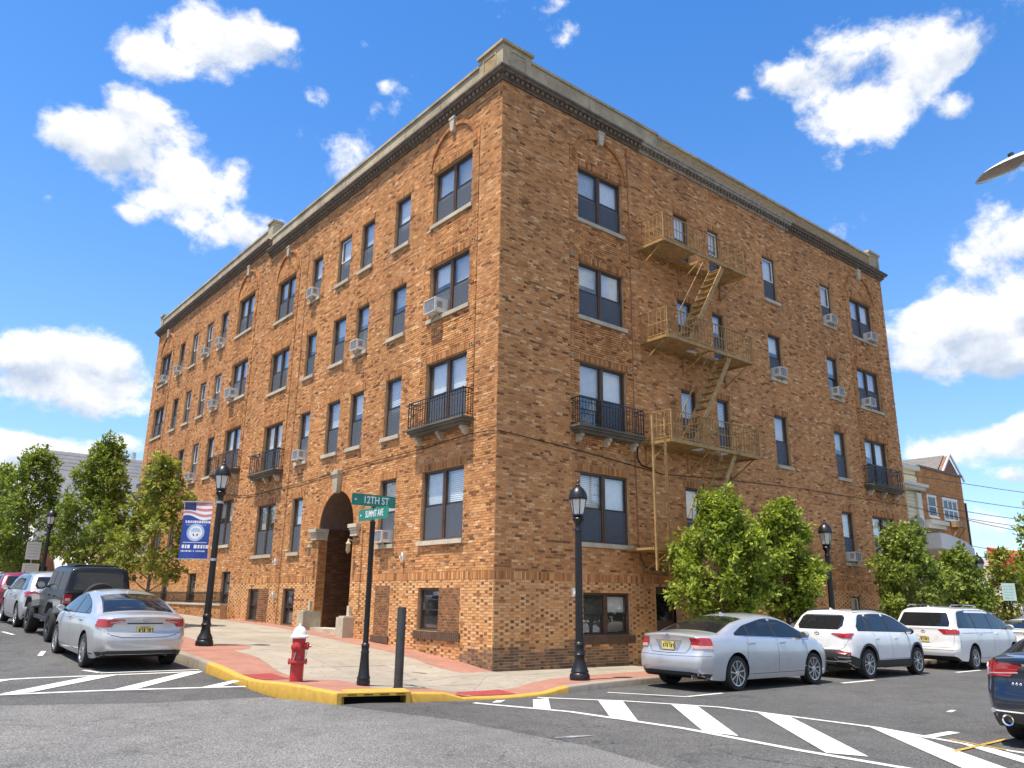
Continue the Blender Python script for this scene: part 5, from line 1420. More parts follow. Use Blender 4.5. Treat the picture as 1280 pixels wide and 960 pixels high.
# --- fire hydrant
def hydrant():
    x, y = -5.22, -1.02; t = thing('fire_hydrant', 'red fire hydrant with a white bonnet at the yellow kerb', 'fire hydrant', (x, y, walk_z(x, y)), R_(20)); RD, WH = MT['red_paint'], MT['white_paint']
    s = MB(); s.lathe([(.0, 0), (.118, 0), (.118, .30), (.165, .305), (.172, .32), (.172, .345), (.165, .36), (.118, .365), (.115, .40), (.112, .66), (.118, .70), (.122, .74), (.0001, .74)], 24); s.build('barrel', RD, t, smooth=35)
    for k in range(8): a = 2*math.pi*k/8; s = MB(); s.lathe([(.016, .285), (.016, .385), (.0001, .385)], 6, (.147*math.cos(a), .147*math.sin(a), 0)); s.build('flange_bolt', RD, t)
    s = MB(); s.lathe([(.155, .735), (.158, .765), (.15, .775), (.125, .79), (.118, .83), (.095, .89), (.055, .925), (.03, .935), (.028, .985), (.0001, .985)], 24); s.build('bonnet', WH, t, smooth=35)
    for (ax, ay, r, L_, z) in ((-.86, -.5, .085, .20, .585), (.86, .5, .065, .175, .60), (.5, -.86, .065, .175, .60)):
        s = MB(); d = Vector((ax, ay, 0)).normalized(); q = [d*.08, d*(L_-.05), d*(L_-.045), d*L_, d*(L_+.015)]
        s.tube([p+Vector((0, 0, z)) for p in q], [r*.8, r*.8, r, r, r*.6], 14); s.tube([d*(L_+.01)+Vector((0, 0, z)), d*(L_+.05)+Vector((0, 0, z))], .022, 5); s.build('nozzle_cap', RD, t, smooth=40)
        c = MB(); pts = []
        for k in range(9): u = k/8; pts.append(d*(L_*.9-(L_-.14)*u)+Vector((d.y*.05*math.sin(u*3.1), -d.x*.05*math.sin(u*3.1), z-.06-.22*math.sin(u*math.pi))))
        c.tube(pts, .006, 5); c.build('chain', MT['steel'], t, smooth=60)
hydrant()

# --- low area wall with a stone cap and iron railing along the uphill block
def area_wall():
    t = thing('area_wall', 'low brick area wall with stone cap and iron railing at the uphill end', 'wall', (-.55, 15.95, 0)); o = Vector((-.55, 15.95, 0)); T = Matrix.Translation(-o)
    y0, y1, zt = 15.95, 31.5, -.36
    MB().box(-.55, -.33, y0, y1, -1.4, zt).build('core', MT['mortar'], t, xf=T)
    B = Bricks()
    k0 = int(-1.3/CH)
    for k in range(-20, int((zt)/CH)):
        u = y0+(k % 2)*.105
        while u < y1-.05:
            if (k+.5)*CH > wall_z(0, u)-.06: B.put(u, min(u+.2032, y1), k*CH+.0048, (k+1)*CH-.0048, .008+random.gauss(0, .002), float(brick_tone(1, 0, 0)[0])*.8, .1)
            u += .2127
    me = brick_mesh('brickwork', B.arr(), 'L'); ob = link('brickwork', me, t, Vector((-.55, 0, 0))-o); ob['kind'] = 'stuff'
    u = y0-.03
    while u < y1: MB().box(-.60, -.28, u, min(u+1.55, y1), zt, zt+.07).build('cap_stone', MT['stone'], t, xf=T); u += 1.56
    s = MB()
    for z in (zt+.46, zt+.14): s.bar((-.44, y0+.1, z), (-.44, y1-.1, z), .03)
    u = y0+.1
    while u < y1: s.box(-.45, -.43, u-.009, u+.009, zt+.07, zt+.52); u += .13
    s.build('railing', MT['black_iron'], t, xf=T)
area_wall()

# ------------------------------------------------------------------ trees
def tree(name, loc, H, z0, rx, trunk_r, nleaf, leaf, mats, label, shape='ovoid', seed=1, group='street trees', ry=None, lobes=24):
    r = np.random.default_rng(seed); rd = random.Random(seed)
    t = thing(name, label, 'tree', loc, 0, group); ry = ry or rx; ch = H-z0
    def prof(h):
        if shape == 'ovoid': return np.clip(h/.30, 0, 1)**.55*np.clip(1-h, 0, 1)**.62*1.24
        if shape == 'cone': return np.clip(h/.16, 0, 1)**.6*np.clip(1-h, 0, 1)**.95*1.34
        return np.sqrt(np.clip(1-(2*h-1)**2, 0, 1))
    bark = MT[mats[1]]
    tp = []; rr = []; zz = z0+ch*.86; n = 9; bx, by = rd.uniform(-.1, .1), rd.uniform(-.1, .1)
    for k in range(n+1): f = k/n; tp.append((bx*math.sin(f*3)*.8, by*math.sin(f*2.3), zz*f)); rr.append(trunk_r*(1.35 if k == 0 else 1)*(1-.88*f**.9))
    MB().tube(tp, rr, 10).build('trunk', bark, t, smooth=60)
    limbs = MB(); tips = []
    for k in range(lobes):
        h = (k+rd.uniform(.2, .8))/lobes; h = .04+.93*h**1.08; a = k*2.399+rd.uniform(-.5, .5); q = rd.uniform(.40, 1.0)*float(prof(np.array(h)))
        tips.append(Vector((rx*q*math.cos(a), ry*q*math.sin(a), z0+ch*h)))
    for k, tip in enumerate(tips):
        zb = max(z0*.62, min(zz*.93, tip.z-(tip.xy.length)*.75-.1)); f = zb/zz; i = f*n; i0 = min(n-1, int(i)); p0 = Vector(tp[i0]).lerp(Vector(tp[i0+1]), i-i0)
        mid = p0.lerp(tip, .5)+Vector((0, 0, -.06*ch*.3)); r0 = max(.008, trunk_r*(.42-.3*f))
        limbs.tube([p0, p0.lerp(mid, .55)+Vector((rd.uniform(-.04, .04), rd.uniform(-.04, .04), 0)), mid, tip], [r0, r0*.75, r0*.55, r0*.15], 6, cap=False)
        for j in range(2):
            e = tip+Vector((rd.uniform(-.3, .3)*rx, rd.uniform(-.3, .3)*ry, rd.uniform(-.1, .22)*rx)); limbs.tube([mid, mid.lerp(e, .5), e], [r0*.4, r0*.3, .006], 5, cap=False)
    limbs.build('limbs', bark, t, smooth=60)
    # foliage: many small leaves in sprays round the limb tips
    C = []; Rr = []
    for tip in tips: C.append(tip); Rr.append(rx*rd.uniform(.20, .40))
    C = np.array([tuple(c) for c in C]); Rr = np.array(Rr)
    ns = nleaf//9                                              # sprays of nine leaves
    li = r.integers(0, len(C), ns); v = r.normal(size=(ns, 3)); v /= np.linalg.norm(v, axis=1)[:, None]
    rad = Rr[li]*(r.random(ns)**.42)*1.10
    sp = C[li]+v*rad[:, None]*np.array([1, ry/rx, .92]); 
    # trim to an uneven outline
    h = (sp[:, 2]-z0)/ch; ang = np.arctan2(sp[:, 1], sp[:, 0]); lim = prof(np.clip(h, 0.01, .99))*(1.0+.16*np.sin(ang*3+h*9+seed)+.12*np.sin(ang*7-h*13))
    q = np.hypot(sp[:, 0]/rx, sp[:, 1]/ry); keep = (q < lim*1.3+.22) & (h > -.10); sp = sp[keep]; v = v[keep]; ns = len(sp)
    axis = v*.75+r.normal(size=(ns, 3))*.55+np.array([0, 0, .25]); axis /= np.linalg.norm(axis, axis=1)[:, None]
    V = []; T_ = []
    st = np.clip(r.normal(.5, .2, ns), 0, 1)
    for k in range(9):
        d = axis+r.normal(size=(ns, 3))*.75; d[:, 2] -= .28; d /= np.linalg.norm(d, axis=1)[:, None]
        nrm = np.cross(d, r.normal(size=(ns, 3))); nrm += np.array([0, 0, .35])*np.sign(nrm[:, 2:3]); nrm -= d*np.sum(nrm*d, 1)[:, None]; nrm /= np.linalg.norm(nrm, axis=1)[:, None]
        sd = np.cross(d, nrm); L_ = leaf*r.uniform(.7, 1.3, ns)[:, None]; w_ = L_*.26; b = sp+r.normal(size=(ns, 3))*leaf*.35
        V.append(np.stack([b, b+d*L_*.5+sd*w_+nrm*L_*.06, b+d*L_, b+d*L_*.5-sd*w_+nrm*L_*.06], 1)); T_.append(np.clip(st+r.normal(0, .14, ns), 0, 1))
    V = np.concatenate(V); T_ = np.concatenate(T_); N_ = len(V)
    me = bpy.data.meshes.new('foliage'); me.vertices.add(N_*4); me.vertices.foreach_set('co', V.reshape(-1).astype(np.float32)); me.loops.add(N_*4); me.loops.foreach_set('vertex_index', np.arange(N_*4, dtype=np.int32))
    me.polygons.add(N_); me.polygons.foreach_set('loop_start', (np.arange(N_)*4).astype(np.int32)); me.polygons.foreach_set('use_smooth', np.zeros(N_, bool)); me.update(calc_edges=True)
    at = me.attributes.new('tone', 'FLOAT', 'FACE'); at.data.foreach_set('value', T_.astype(np.float32)); me.materials.append(MT[mats[0]])
    link('crown', me, t)
    return t
wz = walk_z
G1, G2 = 'trees along the downhill street', 'trees along the uphill street'
tree('maple_tree', (5.75, -2.25, wz(5.75, -2.25)), 4.36, 1.15, 1.32, .07, 15000, .14, ('leaf_r', 'bark'), 'bright green street tree in front of the fire escape ladder', 'ovoid', 11, G1)
tree('maple_tree', (8.75, -2.2, wz(8.75, -2.2)), 4.36, 1.25, 1.14, .07, 13000, .14, ('leaf_r', 'bark'), 'bright green street tree touching the lamp behind the white crossover', 'ovoid', 23, G1)
tree('maple_tree', (16.4, -2.2, wz(16.4, -2.2)), 4.30, .95, 1.5, .07, 14000, .15, ('leaf_l', 'bark'), 'dense green street tree before the far end of the right facade', 'ovoid', 35, G1)
tree('maple_tree', (20.6, -2.2, wz(20.6, -2.2)), 3.7, 1.0, 1.05, .06, 7000, .18, ('leaf_l', 'bark'), 'lower green street tree before the brick house with white windows', 'ovoid', 47, G1)
tree('maple_tree', (24.4, -2.3, wz(24.4, -2.3)), 4.0, 1.3, .9, .06, 2200, .18, ('leaf_s', 'bark'), 'thin yellowish street tree in front of the red awning', 'ovoid', 53, G1, lobes=22)
tree('maple_tree', (28.0, -3.0, wz(28., -3.0)), 6.4, 1.4, 1.6, .09, 8000, .20, ('leaf_r', 'bark'), 'tall green street tree beyond the pale green sign', 'ovoid', 59, G1)
tree('street_tree', (-4.35, 11.9, wz(-4.35, 11.9)), 5.3, 1.35, 1.50, .065, 6500, .15, ('leaf_s', 'bark_grey'), 'loose mixed green tree beside the banner lamp, grey slender trunk', 'cone', 61, G2, lobes=20)
tree('street_tree', (-3.2, 25.4, wz(-3.2, 25.4)), 7.7, 1.7, 2.0, .10, 17000, .18, ('leaf_l', 'bark_grey'), 'tallest dense cone shaped tree above the black jeep', 'cone', 71, G2)
tree('street_tree', (-4.6, 35.0, wz(-4.6, 35.)), 8.2, 1.6, 2.1, .12, 14000, .20, ('leaf_l', 'bark_grey'), 'dark broad tree behind the distant lamp and white parking signs', 'ovoid', 83, G2)
tree('street_tree', (-5.0, 46.0, wz(-5.0, 46.)), 8.2, 1.3, 2.6, .12, 8000, .28, ('leaf_l', 'bark_grey'), 'furthest dark tree at the photo edge of the uphill street', 'ovoid', 97, G2)

# ------------------------------------------------------------------ signs on posts
def post_sign(loc, H, boards, label, rz):
    t = thing('parking_sign', label, 'sign', loc, rz, None); MB().box(-.025, .025, -.02, .02, 0, H).build('post', MT['steel'] if len(boards) > 1 else MT['black_iron'], t)
    for (z, w_, h, m) in boards:
        b = MB().box(-w_/2, w_/2, -.034, -.026, z-h/2, z+h/2).build('board', MT[m], t)
        s = MB(); r_ = random.Random(5)
        for k in range(5):
            zz = z+h*.34-h*.17*k; a = -w_*.36; 
            while a < w_*.30: q = r_.uniform(.03, .09); s.box(a, min(a+q, w_*.38), -.038, -.0345, zz-.012, zz+.012); a += q+.025
        s.build('lettering', MT['ink_'+m], b)['kind'] = 'stuff'
MT['ink_sign_white'] = mat('grey_sign_print', (.40,.42,.44), .5, var=.1); MT['ink_sign_pale'] = mat('green_sign_print', (.34,.50,.46), .5, var=.1)
post_sign((-5.25, 27.6, wz(-5.25, 27.6)), 2.95, [(2.5, .62, .80, 'sign_white'), (1.62, .72, .62, 'sign_white')], 'two white parking sign boards on a post under the dark uphill tree', R_(15))
post_sign((23.5, -2.75, wz(23.5, -2.75)), 2.75, [(2.28, .56, .66, 'sign_pale')], 'pale green square sign on a thin black post past the minivan', R_(-35))

# ------------------------------------------------------------------ cobra head street light, pole standing outside the frame on the right
def cobra():
    hd = Vector((-.46, -11.38, 5.77)); ar = Vector((.16, -12.06, 6.12))
    base = Vector((1.6, -13.8, gz(1.6, -13.8))); t = thing('overhead_street_light', 'grey overhead street light head on a long arm at the upper right', 'street light', base); o = base
    T = Matrix.Translation(-o); S_ = MT['steel']
    MB().tube([base, base+Vector((0, 0, 6.6))], [.11, .075], 12).build('pole', S_, t, xf=T, smooth=50)
    MB().tube([base+Vector((0, 0, 6.0)), base+Vector((-.5, .62, 6.9-(base.z+1.68)+.0)), Vector((.45, -12.45, 6.32)), ar], [.04, .04, .032, .03], 8).build('arm', S_, t, xf=T, smooth=60)
    d = (hd-ar).normalized(); L_ = (hd-ar).length; sd = d.cross(Vector((0, 0, 1))).normalized(); u = sd.cross(d).normalized()
    n = 14; s = MB(); g = MB()
    ws = [0.07, .11, .15, .19, .22, .245, .262, .272, .276, .274, .268, .255, .225, .15]; hs = [.05, .07, .085, .10, .105, .105, .10, .095, .085, .075, .062, .048, .034, .015]
    for i in range(n):
        p = ar+d*(L_*i/(n-1)*.98)
        for k in range(13): a = math.pi*k/12; s.v.append(tuple(p+sd*(ws[i]*math.cos(a))+u*(hs[i]*math.sin(a))))
        for k in range(9): a = math.pi*k/8; g.v.append(tuple(p+sd*(ws[i]*.93*math.cos(a))-u*(hs[i]*(.55 if 4 < i else .25)*math.sin(a)-.006)))
    for i in range(n-1):
        for k in range(12): a = i*13+k; s.f.append((a, a+1, a+14, a+13)); s.m.append(0)
        for k in range(8): a = i*9+k; g.f.append((a, a+9, a+10, a+1)); g.m.append(0)
    s.f.append(tuple(range(13))); s.m.append(0); s.f.append(tuple(range(12*13+13, 13*13-1-0+0+12, 1)) if False else tuple((n-1)*13+k for k in range(13))); s.m.append(0)
    hou = s.build('housing', mat('pale_grey_casting', (.55,.56,.56), .45, .2, .1, 6), t, xf=T, smooth=50); g.build('lens', mat('brown_lens', (.30,.24,.18), .2, 0, .35, 7), hou, xf=T, smooth=60)
    pc = ar+d*(L_*.42)+u*.10; MB().tube([pc, pc+u*.075], .04, 10).build('photocell', MT['black_plastic'], t, xf=T, smooth=40)
cobra()

# ------------------------------------------------------------------ houses past the right end
def flat_window(par, x0, x1, z0, z1, y, fm='white_paint', n=1, sill=True):
    f = MB(); t = .06; f.box(x0-.09, x1+.09, y-.05, y, z1, z1+.1)
    f.box(x0-.07, x0, y-.04, y, z0, z1); f.box(x1, x1+.07, y-.04, y, z0, z1); f.box(x0-.1, x1+.1, y-.07, y, z0-.08, z0)
    w = f.build('window', MT[fm], par)
    for k in range(n):
        a = x0+(x1-x0)*k/n; b = x0+(x1-x0)*(k+1)/n; zm = (z0+z1)/2
        for (c, e) in ((z0, zm), (zm, z1)):
            s = MB(); s.box(a, a+.045, y-.03, y, c, e); s.box(b-.045, b, y-.03, y, c, e); s.box(a+.045, b-.045, y-.028, y, e-.045, e); s.box(a+.045, b-.045, y-.028, y, c, c+.045); s.build('sash', MT[fm], w)
            MB().add([(a+.04, y-.012, c+.04), (b-.04, y-.012, c+.04), (b-.04, y-.012, e-.04), (a+.04, y-.012, e-.04)], [(0,1,2,3)]).build('pane', MT['carglass'], w)
MT['cream'] = mat('cream_siding', (.66,.60,.40), .7, var=.06, vscale=2, coord='pos'); MT['creamtrim'] = mat('pale_trim', (.66,.63,.54), .6, var=.06, coord='pos')
MT['slate'] = mat('grey_shingle', (.17,.155,.15), .85, var=.25, vscale=6, coord='pos'); MT['redtrim'] = mat('dark_red_siding', (.20,.03,.03), .7, var=.15, coord='pos')
MT['awning'] = mat('red_awning_cloth', (.50,.035,.03), .7, var=.12, vscale=3, coord='pos'); MT['whitewall'] = mat('white_render', (.85,.83,.78), .8, var=.08, vscale=1.5, coord='pos')
MT['awnwhite'] = mat('white_awning_cloth', (.70,.70,.70), .7, var=.05, coord='pos')
def brick_face(par, u0, u1, z0, z1, y, ops, tone=(.25, .75), ch=.10, bw=.30):
    B = Bricks(); k = int(z0/ch)
    while k*ch < z1-ch*.5:
        zc = (k+.5)*ch; iv = [(u0, u1)]
        for (a, b, c, e) in ops:
            if c < zc < e: iv = cut(iv, a, b)
        for p, q in iv:
            u = p-(k % 2)*bw/2
            while u < q:
                a, b = max(u, p), min(u+bw-.012, q); u += bw
                if b-a > .04: B.put(a, b, k*ch+.006, (k+1)*ch-.006, .012+random.gauss(0, .002), random.uniform(*tone))
        k += 1
    o = link('brickwork', brick_mesh('brickwork', B.arr(), 'R'), par, (0, y, 0)); o['kind'] = 'stuff'
def right_houses():
    gx = -1.9
    c = thing('cream_house', 'narrow cream sided house beside the brick apartment block', 'house', (22.2, 1.5, gx)); T = Matrix.Translation((-22.2, -1.5, -gx))
    MB().box(22.1, 26.75, 1.6, 12, -2.2, 6.15).build('wall', MT['cream'], c, xf=T)
    s = MB()
    for k in range(44): z = -1.6+k*.17; s.box(22.1, 26.75, 1.575-.0, 1.6, z, z+.15)
    o = s.build('siding', MT['cream'], c, xf=T); o['kind'] = 'stuff'
    MB().box(22.0, 26.85, 1.1, 2.0, 5.32, 5.46).box(22.0, 26.8, 1.25, 2.0, 5.20, 5.32).build('cornice', MT['creamtrim'], c, xf=T)
    MB().box(22.0, 26.85, 1.4, 2.0, 6.15, 6.34).box(22., 26.8, 1.5, 12, 6.4, 6.5).build('roof', MT['creamtrim'], c, xf=T)
    MB().box(26.3, 26.75, 1.45, 1.6, -1.9, 5.1).build('corner_board', MT['creamtrim'], c, xf=T)
    cc = thing('satellite_dish', 'pale round satellite dish on the cream house', 'dish', (24.45, .95, 3.45)); 
    s = MB(); s.lathe([(.0001, 0), (.2, .03), (.38, .10), (.41, .13), (.38, .12), (.2, .05), (.0001, .02)], 20, axis='y'); s.build('reflector', mat('dish_grey', (.50,.50,.50), .5, var=.08), cc, xf=Matrix.Rotation(R_(-35), 4, 'Z') @ Matrix.Rotation(R_(200), 4, 'X'), smooth=60); MB().bar((0, 0, 0), (0, .7, -.25), .05).build('arm', MT['steel'], cc)
    b = thing('brick_house', 'tan brick house with white paired windows and a grey gable', 'house', (26.8, 1.5, gx)); T = Matrix.Translation((-26.8, -1.5, -gx))
    MB().box(26.8, 31.7, 1.5, 12, -2.2, 6.36).build('wall', MT['mortar'], b, xf=T)
    ops = [(27.42, 28.28, 4.02, 5.1), (29.12, 30.68, 3.98, 5.06), (26.85, 28.6, 2.4, 3.75)]
    bf = bpy.data.objects.new('front', None); 
    B = None
    # brick skin
    u0 = 26.8
    class _P: pass
    brick_face(b, u0-26.8, 31.7-26.8, -2.-gx+0, 6.36-gx, 0., [(a-26.8, bb-26.8, c_-gx, e-gx) for a, bb, c_, e in ops], (.38, .66))
    ob = b
    flat_window_T(b, T, 27.42, 28.28, 4.1, 5.05, 1.5, 1); flat_window_T(b, T, 29.12, 30.68, 4.06, 5.02, 1.5, 3)
    MB().box(26.8, 28.75, 1.15, 1.5, 3.68, 3.86).box(26.8, 28.7, 1.3, 1.5, 3.5, 3.68).build('string_course', MT['creamtrim'], b, xf=T)
    MB().box(27.0, 28.4, 1.38, 1.48, 2.4, 3.35).build('porch_window', MT['room'], b, xf=T)
    MB().box(26.75, 31.75, 1.42, 1.6, 6.36, 6.46).build('coping', MT['slate'], b, xf=T)
    s = MB(); s.prism([(1.55, 6.44), (8.5, 6.44), (5.0, 7.75)], 26.9, 31.6, plane='yz'); s.build('roof', MT['slate'], b, xf=T)
    s = MB(); s.prism([(31.0, 6.46), (33.6, 6.46), (32.3, 7.65)], 2.2, 2.4, plane='xz'); s.build('gable', MT['brickflat'], b, xf=T); s = MB(); s.prism([(30.9, 6.46), (33.7, 6.46), (32.3, 7.72)], 2.42, 8, plane='xz'); s.build('roof', MT['slate'], b, xf=T)
    s = MB(); s.bar((30.85, 2.1, 6.42), (32.3, 2.1, 7.72), .07, .10); s.bar((32.3, 2.1, 7.72), (33.75, 2.1, 6.42), .07, .10); s.build('barge_board', MT['white_paint'], b, xf=T)
    s = MB(); s.box(29.6, 30.5, 1.1, 1.45, 3.70, 3.98).bar((29.7, 1.45, 3.2), (29.7, 1.1, 3.7), .05).bar((30.4, 1.45, 3.2), (30.4, 1.1, 3.7), .05).build('window_shelf', MT['tanbrick'], b, xf=T)
    p = MB(); p.prism([(24.0, 2.35), (27.4, 2.15), (27.35, 2.5), (26.6, 2.75), (25.0, 2.95), (24.0, 3.0)], -.3, 1.3, plane='xz'); p.build('porch_canopy', MT['awnwhite'], b, xf=T); MB().box(27.1, 27.25, -.25, -.1, -1.9, 2.2).build('porch_post', MT['white_paint'], b, xf=T)
    r = thing('red_house', 'dark red and white gabled house behind the brick house', 'house', (31.8, 2.2, gx)); T = Matrix.Translation((-31.8, -2.2, -gx))
    MB().box(31.8, 33.1, 2.2, 12, -2.2, 4.75).build('wall', MT['redtrim'], r, xf=T)
    s = MB(); s.prism([(31.75, 4.75), (33.2, 4.75), (32.2, 5.75)], 2.1, 11, plane='xz'); s.build('roof', MT['slate'], r, xf=T)
    MB().box(31.72, 33.0, 2.0, 2.2, 1.7, 4.0).build('white_panel', MT['white_paint'], r, xf=T); MB().bar((33.05, 1.95, -2), (33.05, 1.95, 5.2), .09).build('downpipe', MT['black_iron'], r, xf=T)
    a = thing('corner_shop', 'low shop with a red cloth awning past the street trees', 'shop', (27, 4, gx)); T = Matrix.Translation((-27, -4, -gx))
    MB().box(36.5, 46, 2, 10, -2.4, 2.5).build('wall', MT['whitewall'], a, xf=T)
    s = MB(); s.prism([(-.6, 1.75), (-.6, 1.45), (2.0, 2.2), (2.0, 3.05)], 35.2, 45.0, plane='yz'); s.build('awning', MT['awning'], a, xf=T)
    s = MB(); s.box(36.9, 41.5, 1.95, 2., -1.2, 1.8).build('shop_window', MT['carglass'], a, xf=T)
    f = thing('picket_railing', 'white picket railing in front of the red awning shop', 'fence', (25.5, -.3, gx))
    for k in range(26): MB().box(k*.26, k*.26+.10, -.02, .02, .0, 2.1).build('picket', MT['whitewall'], f)
    MB().box(0, 6.7, .02, .06, .3, .4).box(0, 6.7, .02, .06, 1.8, 1.9).build('rail', MT['whitewall'], f)
def flat_window_T(par, T, x0, x1, z0, z1, y, n):
    o = Vector(T.translation); flat_window(par, x0+o.x, x1+o.x, z0+o.z, z1+o.z, y+o.y, 'white_paint', n)
MT['brickflat'] = mat('red_gable_brick', (.25,.13,.085), .9, var=.25, vscale=8, coord='pos')
right_houses()

# --- overhead lines from the houses along the right street to a pole
up_ = thing('utility_pole', 'wooden utility pole holding the overhead lines down the street', 'utility pole', (78, -3.4, -2.6))
MB().tube([(0, 0, 0), (0, 0, 12.5)], [.17, .12], 10).build('pole', MT['bark'], up_, smooth=60); MB().bar((-.0, -1.3, 11.4), (0, 1.3, 11.4), .12).build('crossarm', MT['bark'], up_)
for i, (x0, y0, z0, x1, y1, z1) in enumerate(((22.3, .78, 5.58, 78, -2.2, 8.7), (22.6, .75, 4.85, 78, -2.9, 7.6), (26.9, 1.4, 4.25, 78, -3.3, 6.3), (26.9, 1.3, 4.55, 78, -3.8, 7.2), (28.8, 1.3, 2.95, 78, -3.4, 4.6), (21.86, -.05, 3.97, 78, -3.4, 5.6), (28.7, 1.3, 2.55, 78, -3.2, 4.0))):
    pts = []
    for k in range(17): f = k/16; pts.append((x0+(x1-x0)*f, y0+(y1-y0)*f, z0+(z1-z0)*f-1.1*4*f*(1-f)*(.6+.1*i)))
    tag(MB().tube(pts, .016, 5).build('power_line', MT['black_iron'], smooth=60), ['uppermost overhead line crossing above the brick house windows', 'second overhead line below the uppermost one', 'third overhead line just under the white paired windows', 'thin overhead line tied to the brick house beside the third', 'overhead line across the lower brick house wall', 'overhead line leaving the far top end of the apartment wall cable', 'lowest overhead line just above the porch canopy'][i], 'power line', 'overhead lines down the street')

# ------------------------------------------------------------------ buildings past the left end
def left_houses():
    gx = -.5
    w = thing('white_block', 'white flat roofed block rising behind the uphill street trees', 'building', (-1, 54, gx)); T = Matrix.Translation((1, -54, -gx))
    MB().box(-1.4, 14, 54, 70, -1, 9.3).build('wall', MT['whitewall'], w, xf=T)
    s = MB()
    for k in range(5): s.box(-1.5, 14, 53.9, 54, 9.3+k*.28, 9.54+k*.28)
    s.box(-1.5, 14, 53.98, 70, 9.3, 10.7); s.build('roof', MT['greyroof'], w, xf=T)
    for x in (5.0, 6.0): MB().tube([(x, 55, 10.6), (x, 55, 11.4)], .18, 10).build('roof_vent', MT['steel'], w, xf=T, smooth=40)
    for x in (-.4, 2.0, 4.4):
        for z in (1.6,): flat_window_T(w, T, x, x+1.1, z, z+1.5, 54, 1)
    b = thing('brick_rowhouse', 'orange brick rowhouse with white windows behind the slender tree', 'house', (1.5, 36, gx)); T = Matrix.Translation((-1.5, -36, -gx))
    MB().box(1.0, 9, 36, 46, -1, 4.5).build('wall', MT['mortar'], b, xf=T); ops = [(1.6, 2.25, -.1, 1.35), (2.55, 3.2, -.1, 1.35)]
    brick_face(b, 1.0-1.5, 9-1.5, -1-gx, 4.5-gx, 0., [(a-1.5, c-1.5, d-gx, e-gx) for a, c, d, e in ops], (.4, .75))
    flat_window_T(b, T, 1.62, 2.22, 0, 1.3, 36, 1); flat_window_T(b, T, 2.57, 3.17, 0, 1.3, 36, 1)
    s = thing('brick_shop', 'small brick shop with a white awning far up the street', 'shop', (-3, 46, gx)); T = Matrix.Translation((3, -46, -gx))
    MB().box(-3.2, 1.4, 46, 52, -1, 3.1).build('wall', MT['brickflat'], s, xf=T); q = MB(); q.prism([(44.6, 1.5), (44.6, 1.25), (46, 2.2), (46, 2.5)], -1.2, 1.6, plane='yz'); q.build('awning', MT['awnwhite'], s, xf=T)
    MB().box(-2.8, -1.5, 45.95, 46, -.4, 1.7).build('shop_window', MT['carglass'], s, xf=T); MB().box(-3.3, 1.5, 45.9, 46.1, 2.9, 3.2).build('fascia', MT['white_paint'], s, xf=T)
    for i, (x, y, wd, dp, h, m, lab) in enumerate(((-10.5, 75, 7, 9, 6.0, 'brickflat', 'brick house closing the view far up the street'), (-21, 70, 8, 10, 7.5, 'whitewall', 'pale house across the uphill street'))):
        g = thing('far_house', lab, 'house', (x, y, gx)); MB().box(0, wd, 0, dp, -1, h).build('wall', MT[m], g); MB().box(-.2, wd+.2, -.2, dp+.2, h, h+.4).build('roof', MT['slate'], g)
        for k in range(3):
            for z in (1.2, 4.): flat_window(g, .7+k*2.1, 1.6+k*2.1, z, z+1.4, 0., 'white_paint', 1)
MT['greyroof'] = mat('grey_mansard', (.80,.76,.69), .7, var=.1, vscale=3, coord='pos')
left_houses()
for i, (x, y, wd, dp, h, m, lab) in enumerate(((60, 3, 10, 10, 5.5, 'whitewall', 'pale house far down the street'), (95, -12, 10, 14, 7.0, 'brickflat', 'brick house closing the view far down the street'))):
    g = thing('far_house', lab, 'house', (x, y, -2.4)); MB().box(0, wd, 0, dp, -1, h).build('wall', MT[m], g); MB().box(-.2, wd+.2, -.2, dp+.2, h, h+.4).build('roof', MT['slate'], g)
    for k in range(3):
        for z in (1.2, 4.): flat_window(g, .9+k*2.8, 2.+k*2.8, z, z+1.3, 0., 'white_paint', 1)

